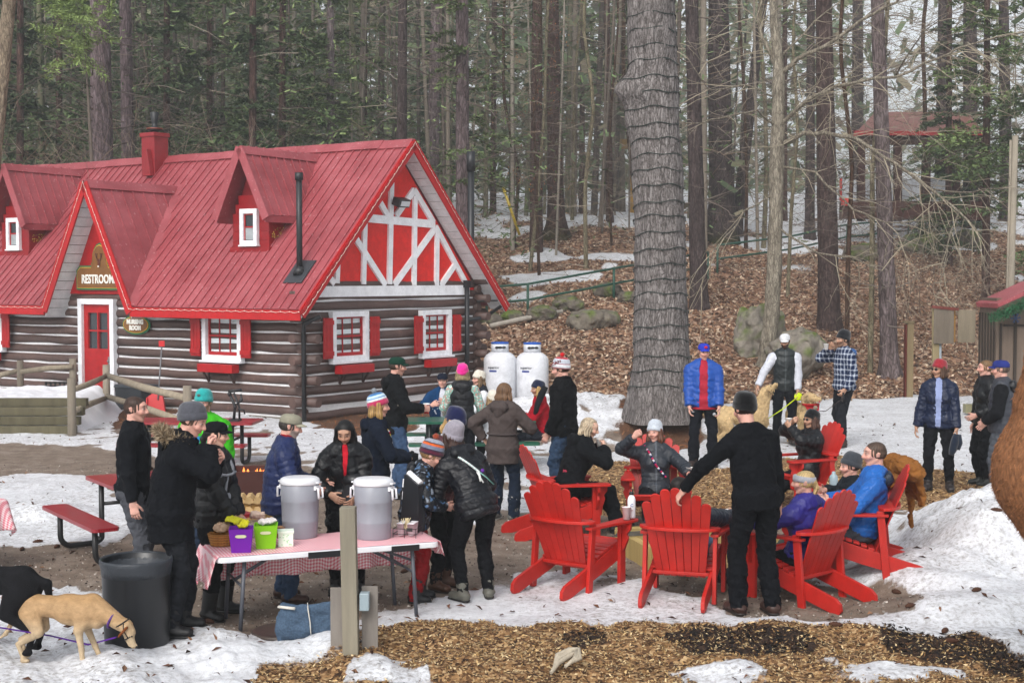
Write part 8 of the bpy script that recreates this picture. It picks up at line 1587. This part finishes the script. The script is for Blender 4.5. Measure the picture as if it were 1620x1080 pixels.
rY, JY = stand(G(1335, 706), 1.90, 252, 'man in blue and white plaid shirt jacket and black beanie drinking from a cup', dict(lean=2, head=(-4, -2, 0), handR=(.07, .22, 1.52), elbR=(.8, .5, -.7), handL=(-.24, .14, .90), feet=[(-.13, .1, 0, -14), (.13, -.05, 0, 18)]), skin='tan', hair=('short', '#2a1c16', 0), beard='#3a281e', stub=.6, curl=(.8, .9), top=dict(col=plaid, off=.034, hem=.12, skirt=.06, collar=.05, hood='#3e5f92'), hat=dict(kind='beanie', col='#15171c', tilt=-14, slouch=.02), legs=dict(col='#1c1e24'), boots=dict(col='#33231d', h=.17, r=.058, sole='#2a221d'))
cup(0, 0, 0, .042, .10, 'white cup at the lips of the man in plaid', P=np.array(rY.location) + rotz(-R(252)) @ np.array([.03, .31, 1.50]) * 1.086)
m = MB().color('#15161a'); q = np.array(rY.location) + rotz(-R(252)) @ (JY['wrL'] + np.array([0, .03, -.13])) * 1.086; m.lathe([(.05, -.012), (.065, -.01), (.065, .01), (.05, .012), (.0001, .013)], 20, (0, 0, 0), rot((0, 1, 0), PI / 2) @ rot((0, 0, 1), 0)); m.box((0, 0, .075), (.03, .035, .05)); tag(m.build('leash_reel', PLASTIC(), None, q), 'black retractable leash reel hanging from the plaid man s hand', 'leash')
# right hand group
def mitts(root, J, s): pass
rD, JD = stand(G(1484, 776), 1.72, 200, 'woman in red beanie, sunglasses and open navy jacket, mittens in her hand', dict(lean=-1, head=(38, 0, 0), handR=(.29, .04, .86), handL=(-.24, .12, .82), feet=[(-.15, .0, 0, -10), (.13, .04, 0, 12)]), fem=True, fat=1.08, skin='tan', glasses='sun', hair=('bob', '#4a3324', -.01), top=dict(col='#14203c', kind='shell', off=.034, hem=.08, hood=True, open=(.05, .03)), inner=dict(col='#8f9cc4', collar=.07, off=.02), hat=dict(kind='beanie', col='#8c2630', tilt=-16), legs=dict(col='#111217'), boots=dict(col='#2a2424', h=.16, r=.055))
q = np.array(rD.location) + rotz(-R(200)) @ (JD['wrL'] + np.array([0, .05, -.12])); m = MB().color('#1b2433'); m.tube([(0, 0, .04), (-.02, 0, -.06), (-.05, 0, -.18), (-.07, 0, -.24)], [.04, .055, .05, .03], 9); m.tube([(.03, .01, .03), (.04, .01, -.08), (.02, .01, -.17)], [.035, .045, .03], 9); tag(m.build('mittens', KNIT(), None, q), 'pair of dark mittens held by the woman in the red beanie', 'mittens')
stand(PD(1588, 18.2), 1.78, 292, 'man in blue cap and grey puffer vest over black sleeves at the right edge', dict(lean=0, head=(2, 4, 0), handL=(-.14, .20, 1.0), elbL=(-1, -.6, -.4), handR=(.2, .2, .95)), fat=1.10, skin='pink', hair=('short', '#5a4a40', 0), top=dict(col='#3b3e46', kind='puffer', off=.038, hem=.08, vest=True, sleeve='#121317', hood='#121317', collar=.06), hat=dict(kind='cap', col='#2a3476', back=False, badge=('#a9b4c8', (.0, -.108, .07), (.016, .005, .016))), legs=dict(col='#4a4e55', loose=True))
stand(PD(1562, 19.4), 1.72, 262, 'fair haired woman in black partly hidden behind the man in the grey vest', dict(lean=-1, head=(10, 2, 0), handL=(-.12, .2, 1.0)), fem=True, skin='pink', hair=('tail', '#6b5238', 0), top=dict(col='#101216', kind='puffer', off=.034, hem=.08), legs=dict(col='#0f1014'), boots=dict(col='#1c1f1c', h=.12))
# ================================================================ ANIMALS
def dog(loc, yaw, s, label, coat, head=(0, .52, .62), hyaw=0, hpitch=0, tail=((0, -.36, .50), (0, -.50, .42), (0, -.58, .26)), tr=(.028, .022, .012), fluff=0, lean=1.0, v=.008, legs=None, seed=1, ear=None, rump=0):
    root = empty('dog', loc, -R(yaw), label, 'dog'); HM = rotz(-R(hyaw)) @ rot((1, 0, 0), -R(hpitch)); hd = np.array(head, float); f = fluff
    P = [seg((0, .24, .44), (0, .06, .45), (.105 + f, .145 + f), (.10 + f, .125 + f), (1, 0, 0), .04), seg((0, .08, .46), (0, -.26, .48), (.088 + f, .105 + f), (.078 + f, .085 + f), (1, 0, 0), .05), seg((0, -.24, .46), (0, -.30, .43), (.09 + f, .10 + f), (.085 + f, .09 + f), (1, 0, 0), .05)]
    sh = np.array([0, .29, .50]); nb = hd + HM @ np.array([0, -.075, -.015]); P.append(seg(sh, nb, (.085 + f, .095 + f), (.055 + f, .06 + f), (1, 0, 0), .04)); P.append(seg((0, .30, .42), (0, .33, .36), (.07 + f, .06 + f), side=(1, 0, 0), k=.04))
    H_ = [seg((0, -.04, .01), (0, .02, .008), (.062 + f * .5, .060 + f * .4), (.055, .052), k=.02), seg((0, .05, -.010), (0, .135, -.022), (.036, .036), (.026, .025), k=.025), seg((0, .05, -.035), (0, .115, -.045), .020, .015, k=.008), seg((0, .142, -.006), (0, .15, -.008), .014, k=.004), seg((.026, .045, .028), (.026, .05, .028), .014, k=.008), seg((-.026, .045, .028), (-.026, .05, .028), .014, k=.008)]
    for x in (-1, 1): H_ += [seg((x * .058, -.025, .035), (x * .082, -.005, -.035), (.012, .030), (.010, .022), (0, 1, .2), k=.006), seg((x * .082, -.005, -.035), (x * .075, .005, -.060), (.010, .02), (.008, .01), (0, 1, .2), k=.006)]
    P += xf(H_, HM, hd)
    L = legs or dict(fl=(.26, .24, .02), fr=(.20, .26, .02), hl=(-.32, 0, 0), hr=(-.30, 0, 0))
    for x, yk in ((-1, 0), (1, 1)):
        dy = (L['fl'], L['fr'])[yk][0] - .24; e = np.array([x * .075, .19, .29]); w = np.array([x * .075, .23 + dy * .6, .13]); p_ = np.array([x * .075, .245 + dy, .022])
        P += [seg((x * .07, .25, .44), e, (.05 + f, .075 + f), (.036 + f * .6, .042 + f * .8), (1, 0, 0), .03), seg(e, w, .033 + f * .4, .023 + f * .2, k=.02), seg(w, p_ + [0, 0, .025], .022 + f * .2, .022, k=.015), seg(p_ + [0, -.005, .0], p_ + [0, .035, -.002], (.030, .022), (.026, .018), (1, 0, 0), .012)]
        dh = (L['hl'], L['hr'])[yk][0] + .31; kn = np.array([x * .085, -.17 + dh * .5, .27]); hk = np.array([x * .08, -.36 + dh * .8, .155]); pp = np.array([x * .08, -.315 + dh, .022])
        P += [seg((x * .065, -.25, .42), kn, (.062 + f, .095 + f), (.04 + f * .5, .052 + f * .5), (1, 0, 0), .03), seg(kn, hk, (.036, .045), (.018, .024), (1, 0, 0), .02), seg(hk, pp + [0, 0, .02], .020, .021, k=.015), seg(pp - [0, .005, 0], pp + [0, .035, -.002], (.030, .022), (.026, .018), (1, 0, 0), .012)]
    T = [np.array(t, float) for t in tail]; 
    for a, b, r0, r1 in zip([np.array([0, -.30, .50])] + T[:-1], T, [tr[0] * 1.15] + list(tr[:-1]), tr): P.append(seg(a, b, r0, r1, k=.02))
    V, Qd = sdf_mesh(P, v); C = coat(V, (V - hd) @ HM)
    if f: n_ = pnoise(V * [1, 1, .5], 38, seed); V = V + (V - V.mean(0)) * 0 + np.stack([pnoise(V, 40, seed + i) for i in range(3)], 1) * .006
    rawmesh('body', V * s, Qd, FUR(), C, root)
    m = MB().color('#0c0a0a')
    for x in (-1, 1): m.ball((HM @ np.array([x * .034, .057, .022]) + hd) * s, .010 * s, 8, 6)
    m.ball((HM @ np.array([0, .155, -.006]) + hd) * s, (.016 * s, .012 * s, .012 * s), 8, 6); m.build('eyes_and_nose', PLASTIC(), root)
    if f:                                 # feathering
        rs = np.random.RandomState(seed); idx = rs.randint(0, len(V), 2600); m2V = []; m2C = []
        for i in idx:
            p = V[i]; 
            if p[2] < .10: continue
            d = nrm(np.array([p[0] * 1.2, -.4 + p[1] * .0, -1.0]) + rs.normal(size=3) * .35); x = nrm(rs.normal(size=3)) * .007; l = rs.uniform(.02, .06); m2V += [p - x, p + x, p + d * l]; m2C += [C[i] * rs.uniform(.75, 1.3)] * 3
        rawmesh('long_fur', np.array(m2V) * s, np.arange(len(m2V)).reshape(-1, 3), FUR(), np.clip(np.array(m2C), 0, 1), root, nper=3)
    return root, hd, HM
def tan(V, Lh): c = np.tile(hexc('#a98a66'), (len(V), 1)); w = np.clip((.40 - V[:, 2]) / .16, 0, 1)[:, None] * .55; c = c * (1 - w) + np.array(hexc('#cbbb9f')) * w; k = np.clip((V[:, 2] - .50) / .06, 0, 1)[:, None] * .3; c = c * (1 - k) + np.array(hexc('#96703f')) * k; e = (np.abs(Lh[:, 0]) > .066) & (np.linalg.norm(Lh, axis=1) < .12); c[e] = hexc('#74401f'); return c * (1 + .06 * pnoise(V, 9, 3))[:, None]
dl = G(98, 1048)
rT, hT, HMT = dog(dl, 100, .86, 'short haired tan dog with black head halter sniffing the ground beside the trash can', tan, head=(.02, .60, .30), hyaw=-8, hpitch=58, tail=((0, -.40, .44), (0, -.45, .32), (0, -.51, .22), (0, -.58, .17)), tr=(.026, .022, .016, .008), legs=dict(fl=(.30, 0, 0), fr=(.22, 0, 0), hl=(-.38, 0, 0), hr=(-.30, 0, 0)), v=.007)
m = MB().color('#141416'); Pt = lambda x, y, z: HMT @ np.array([x, y, z]) + hT
m.tube([Pt(.045 * math.cos(a), .055, -.012 + .045 * math.sin(a)) for a in np.linspace(0, 2 * PI, 17)], .006, 5)
for x in (-1, 1): m.tube([Pt(x * .045, .055, -.01), Pt(x * .066, -.02, .0), Pt(x * .055, -.075, .03)], .005, 5)
m.tube([Pt(.062 * math.cos(a), -.075, .0 + .062 * math.sin(a)) for a in np.linspace(0, 2 * PI, 17)], .006, 5); h_ = m.build('head_halter', LEATHER(), rT); h_.scale = (.86,) * 3
m = MB().color('#4b2470'); c0 = np.array([.012, .47, .385]); ax = nrm(hT - [0, .29, .5] - HMT @ np.array([0, .075, 0])); u_ = nrm(np.cross(ax, (1, 0, 0))); m.tube([c0 + .072 * (math.cos(a) * np.array([1, 0, 0]) + math.sin(a) * u_) for a in np.linspace(0, 2 * PI, 21)], .011, 6); m.build('collar', LEATHER(), rT).scale = (.86,) * 3
a0 = dl + rotz(-R(100)) @ np.array([.0, .42, .20]); m = MB().color('#5a2a8c'); q = [at(-60, 968, dl[1] - .35), at(0, 992, dl[1] - .3), at(80, 1005, dl[1] + .1), at(140, 1019, dl[1] + .1), a0]; m.tube([p - q[0] for p in q], .011, 6, ell=.4); tag(m.build('purple_leash', CLOTH(), None, q[0]), 'purple leash stretched behind the tan dog', 'leash')
blk = lambda V, L: np.tile(hexc('#101013'), (len(V), 1)) * (1 + .3 * pnoise(V, 20, 3))[:, None]
dog(G(-18, 1030) , 280, 1.12, 'black dog mostly outside the left edge, only its rump and hind legs in view', blk, head=(0, .5, .62), tail=((0, -.42, .46), (0, -.44, .36)), tr=(.03, .02), v=.01)
gold = lambda V, L: np.tile(hexc('#bfa47a'), (len(V), 1)) * (1 + .16 * pnoise(V, 8, 3) + .15 * np.clip(-V[:, 1], -.3, .3))[:, None] * (1 - .35 * ((np.abs(L[:, 0]) > .068) & (np.linalg.norm(L, axis=1) < .12)))[:, None]
dog(PD(1172, 23.6), 80, 1.22, 'golden retriever looking up at the man in the white cap, tail out behind', gold, head=(0, .40, .80), hpitch=-42, tail=((0, -.42, .52), (0, -.56, .54), (0, -.66, .58)), tr=(.045, .05, .03), fluff=.022, v=.011, seed=4)
rG, hG, HMG = dog(G(1268, 703), 172, 1.20, 'golden retriever in a red bandana, mouth open, between two men', gold, head=(0, .40, .70), hyaw=-40, hpitch=-4, tail=((0, -.42, .46), (0, -.52, .40), (0, -.56, .30)), tr=(.045, .05, .03), fluff=.022, v=.011, seed=7)
m = MB().color('#a01a20'); c = np.array([0, .36, .55]) * 1.2
P = [(-.13, .06, .07), (.13, .06, .07), (.10, .13, -.02), (.02, .17, -.14), (-.10, .13, -.02)]
m.add([c + np.array(p) for p in P] + [c + np.array(p) - [0, .015, 0] for p in P], [(0, 4, 3, 2, 1), (5, 6, 7, 8, 9), (0, 1, 6, 5), (1, 2, 7, 6), (2, 3, 8, 7), (3, 4, 9, 8), (4, 0, 5, 9)]); m.tube([c + np.array([.135 * math.cos(a), .0 + .12 * math.sin(a), .07 + .03 * math.cos(a) * 0]) for a in np.linspace(0, 2 * PI, 17)], .018, 6); m.build('bandana', CLOTH(), rG)
MB().color('#c05060').box((HMG @ np.array([0, .115, -.052]) + hG) * 1.2, (.022, .03, .03)).build('tongue', SKIN(), rG)
lx = np.array(rX.location) + rotz(-R(184)) @ (JX['wrL'] + np.array([0, .05, -.09])) * 1.063; m = MB().color('#c3d80c'); m.lathe([(.05, -.02), (.07, -.014), (.07, .014), (.05, .02), (.0001, .02)], 20, (0, 0, 0), rot((1, 0, 0), PI / 2)); m.color('#2a2c18').lathe([(.075, -.012), (.078, 0), (.075, .012)], 20, (0, 0, 0), rot((1, 0, 0), PI / 2)); m.color('#c3d80c'); e_ = at(1215, 662, lx[1] - .1); m.tube([(0, 0, 0), (e_ - lx) * .5 + [0, 0, -.02], e_ - lx], .009, 5); tag(m.build('leash_reel', PLASTIC(), None, lx), 'lime yellow retractable leash in the hand of the man in the white vest and hoodie', 'leash')
a_ = np.array(rG.location) + rotz(-R(172)) @ np.array([0, .36, .60]); b_ = np.array(rY.location) + rotz(-R(252)) @ (JY['wrL'] + np.array([0, .03, -.13])) * 1.086; m = MB().color('#2a1c16'); m.tube([(0, 0, 0), (b_ - a_) * .5 - [0, 0, .10], b_ - a_], .006, 5); tag(m.build('thin_leash', LEATHER(), None, a_), 'thin dark leash from the red bandana dog to the plaid man', 'leash')
# brown fur-textured animal figure cut by the right edge
sp_ = on(1700, 1010, 0); SY = 9.4
def SX(px, py, dy=0): return at(px, py, SY + dy)
so_ = SX(1680, 900); so_[2] = gz(so_[0], so_[1]); prs = []
for (x0, y0, r0), (x1, y1, r1) in (((1668, 560, 40), (1664, 640, 54)), ((1664, 640, 54), (1690, 745, 108)), ((1690, 745, 116), (1740, 800, 125)), ((1740, 800, 120), (2000, 800, 130)), ((1668, 560, 40), (1682, 470, 44)), ((1682, 470, 44), (1690, 400, 46))):
    prs.append(seg(SX(x0, y0) - so_, SX(x1, y1) - so_, r0 / F * SY, r1 / F * SY, k=.08))
for x in (1720, 1760, 1950, 1990): prs.append(seg(SX(x, 860, .12 if x in (1760, 1990) else -.12) - so_, np.array([SX(x, 900)[0] - so_[0], .12 if x in (1760, 1990) else -.12, .05]), .12, .06, k=.06))
V, Qd = sdf_mesh(prs, .014); fr_ = pnoise(V * [1, 1, .35], 60, 5); V = V + np.stack([pnoise(V * [1, 1, .4], 55, 70 + i) for i in range(3)], 1) * .004
C = np.tile(hexc('#875b3c'), (len(V), 1)) * (1 + .35 * fr_ + .12 * pnoise(V, 3, 6))[:, None]; cb = SX(1660, 850) - so_; w = np.clip((cb[2] - .10 - V[:, 2] + (V[:, 0] - cb[0]) * .3) / .06, 0, 1)[:, None] * (V[:, 2:3] > .45); C = C * (1 - w) + np.array(hexc('#c9c08e')) * w
sf = rawmesh('animal_statue', V, Qd, vcmat('statue_fur', .7, .4, 60, 110, .9, .012, .2, stretch=(1, 1, .3)), np.clip(C, .01, 1)); sf.location = so_; tag(sf, 'large brown fur textured animal figure with cream underside cut by the right edge', 'statue')
rs = np.random.RandomState(2); ix = np.where((V[:, 0] < V[:, 0].min() + .75) & (V[:, 2] > .5))[0]; ix = ix[rs.randint(0, len(ix), 16000)]; d = np.array([-.25, 0, -1.0]) + rs.normal(size=(len(ix), 3)) * .35; d /= np.linalg.norm(d, axis=1)[:, None]; x = rs.normal(size=(len(ix), 3)); x = x / np.linalg.norm(x, axis=1)[:, None] * .0022; out = V[ix] - np.array([V[ix, 0].mean() + .3, 0, 0]); out[:, 2] = 0; out = out / np.linalg.norm(out, axis=1)[:, None]; l = rs.uniform(.010, .024, (len(ix), 1)); T3 = np.stack([V[ix] - x, V[ix] + x, V[ix] + d * l + out * l * .35], 1).reshape(-1, 3)
rawmesh('fur', T3, np.arange(len(T3)).reshape(-1, 3), FUR(), np.repeat(np.clip(C[ix] * rs.uniform(.6, 1.7, (len(ix), 1)), .01, 1), 3, 0), sf, nper=3)
# ================================================================ LITTER: leaves, chips, cones
def scatter(name, label, P, size, cols, mat, up=.35, seed=0, ratio=.45, curl=0):
    rs = np.random.RandomState(seed); n = len(P); a = rs.normal(size=(n, 3)); a[:, 2] *= up; a /= np.linalg.norm(a, axis=1)[:, None]; nz = np.array([0, 0, 1.]) + rs.normal(size=(n, 3)) * up; b = np.cross(nz, a); b /= np.linalg.norm(b, axis=1)[:, None]
    s = (size[0] + (size[1] - size[0]) * rs.rand(n))[:, None]; c = np.cross(a, b) * s * curl * rs.uniform(.3, 1, (n, 1)); V = np.stack([P - a * s, P - b * s * ratio + c, P + a * s, P + b * s * ratio + c], 1).reshape(-1, 3); C = np.array([hexc(h) for h in cols])[rs.randint(0, len(cols), n)] * rs.uniform(.6, 1.3, (n, 1))
    o = rawmesh(name, V, np.arange(len(V)).reshape(-1, 4), mat, np.repeat(C, 4, 0), smooth=False); return tag(o, label, name.replace('_', ' '), kind='stuff')
rs_ = np.random.RandomState(77)
def pts(n, y0, y1, key, thr=.5, lift=.015, xr=.42, pw=1.0):
    Y = y0 + (y1 - y0) * rs_.rand(n) ** pw; X = Y * rs_.uniform(-xr, xr, n); c = covers(X, Y); m = c[key] > thr * (.6 + .8 * rs_.rand(n)); X, Y = X[m], Y[m]; return np.stack([X, Y, H(X, Y) + lift], 1)
scatter('leaf_litter', 'dry brown leaves carpeting the slope', pts(90000, 31, 62, 'leaf', .4, .03), (.035, .085), ['#7f5d47', '#a1806a', '#bca48f', '#62463a', '#ccb8a5', '#8c6c55'], leaf_mat('dry_leaf'), .6, 1, .55, .4)
WCH = vcmat('wood_chip', .9, .3, 30, 60, .3, .004)
scatter('wood_chips', 'pale wood chips spread in the foreground and around the chairs', pts(60000, 9.0, 12.4, 'chips', .5, .010), (.006, .022), ['#9a7a4e', '#bd9f70', '#7d5c3b', '#543a26', '#d0b98f', '#3c2a1e'], WCH, .45, 2, .35)
scatter('wood_chips', 'pale wood chips spread in the foreground and around the chairs', pts(36000, 15.5, 23, 'chips', .5, .012, .5), (.02, .045), ['#9a7a4e', '#b08e60', '#7d5c3b', '#543a26', '#c4a87c'], WCH, .35, 3, .35)
P_ = pts(16000, 9, 12.6, 'dark', .5, .02); scatter('dark_mulch', 'dark wet mulch heaped among the wood chips', P_, (.012, .035), ['#1d1613', '#2b1f19', '#3a2a20', '#120e0c'], WCH, .6, 4, .4)
scatter('pine_needles', 'orange brown pine needles fallen by the cabin and the big pine', pts(30000, 20, 33, 'needles', .4, .02), (.03, .07), ['#8a5330', '#a86c42', '#6b3c22', '#b98458'], WCH, .3, 5, .12)
a_ = pts(1500, 9.0, 30, 'snow', .6, .012, .42, 1.6); b_ = pts(900, 10, 20, 'gravel', .5, .012); P_ = np.concatenate([a_, b_]); scatter('bark_bits', 'scattered bark bits and pine cone scales on snow and gravel', P_, (.012, .05), ['#4a2e22', '#5d3d2c', '#3a241a', '#7a5a44'], WCH, .4, 6, .4, .5)
P_ = pts(26000, 10, 22, 'gravel', .5, .003, .45, 1.3); scatter('gravel_stones', 'small stones and grit of the packed path', P_, (.005, .018), ['#8b8178', '#6b625a', '#a89f96', '#514944', '#b8b0a8'], WCH, .8, 8, .8)
CONEL = ['pine cone on the path at the left edge above the black dog', 'pine cone just left of the bench end of the near picnic table', 'pine cone under the near picnic bench', 'pine cone on the gravel left of the trash can rim', 'pine cone hard by the trash can and the parka', 'pine cone in the wet patch below the purple jacket chair', 'pine cone alone on the ice right of the wet patch', 'pine cone second on the ice right of the wet patch', 'pine cone under the heel of the front right chair', 'pine cone right of the front right chair', 'pine cone high on the near snow bank at right', 'pine cone halfway up the near snow bank', 'pine cone by the child s boots', 'pine cone behind the post boards', 'pine cone between the left table legs', 'pine cone under the empty chair', 'pine cone above the black dog, nearest the picnic bench legs', 'pine cone beside the fire pit timber', 'pine cone on the road behind the man in the fleece']
cn_ = np.random.RandomState(9); 
for i, (px, py) in enumerate([(35, 870), (152, 852), (90, 866), (210, 880), (262, 886), (1322, 990), (1495, 1000), (1505, 1016), (1418, 940), (1440, 958), (1575, 905), (1545, 935), (640, 905), (560, 985), (330, 985), (930, 915), (60, 858), (1005, 845), (240, 742)]):
    p = G(px, py) + [0, 0, .015]; m = MB().color('#4a2f22'); L = .055
    prof = [(.004, -L)] + [(.020 * math.sin(PI * (k + 1) / 11) ** .8 * (1 + .25 * (k % 2)), -L + 2 * L * k / 9) for k in range(10)] + [(.002, L)]; m.lathe(prof, 8, (0, 0, 0), rot((1, 0, 0), PI / 2)); o = m.build('pine_cone', WCH, None, p, cn_.rand() * 6); tag(o, CONEL[i], 'pine cone', 'fallen pine cones')
# ================================================================ HAZE
hz_ = MB().box((0, 430, 18), (1900, 960, 80)).build('haze', None, None); hz_['kind'] = 'stuff'; hz_['label'] = 'thin smoky haze in the wood'
hm = bpy.data.materials.new('haze_air'); hm.use_nodes = True; hn = hm.node_tree.nodes; hn.clear(); ho_ = hn.new('ShaderNodeOutputMaterial'); hv = hn.new('ShaderNodeVolumePrincipled'); hv.inputs['Color'].default_value = (.86, .90, .92, 1); hv.inputs['Density'].default_value = .0021; hv.inputs['Anisotropy'].default_value = .2
hm.node_tree.links.new(hv.outputs[0], ho_.inputs['Volume']); hz_.data.materials.clear(); hz_.data.materials.append(hm)
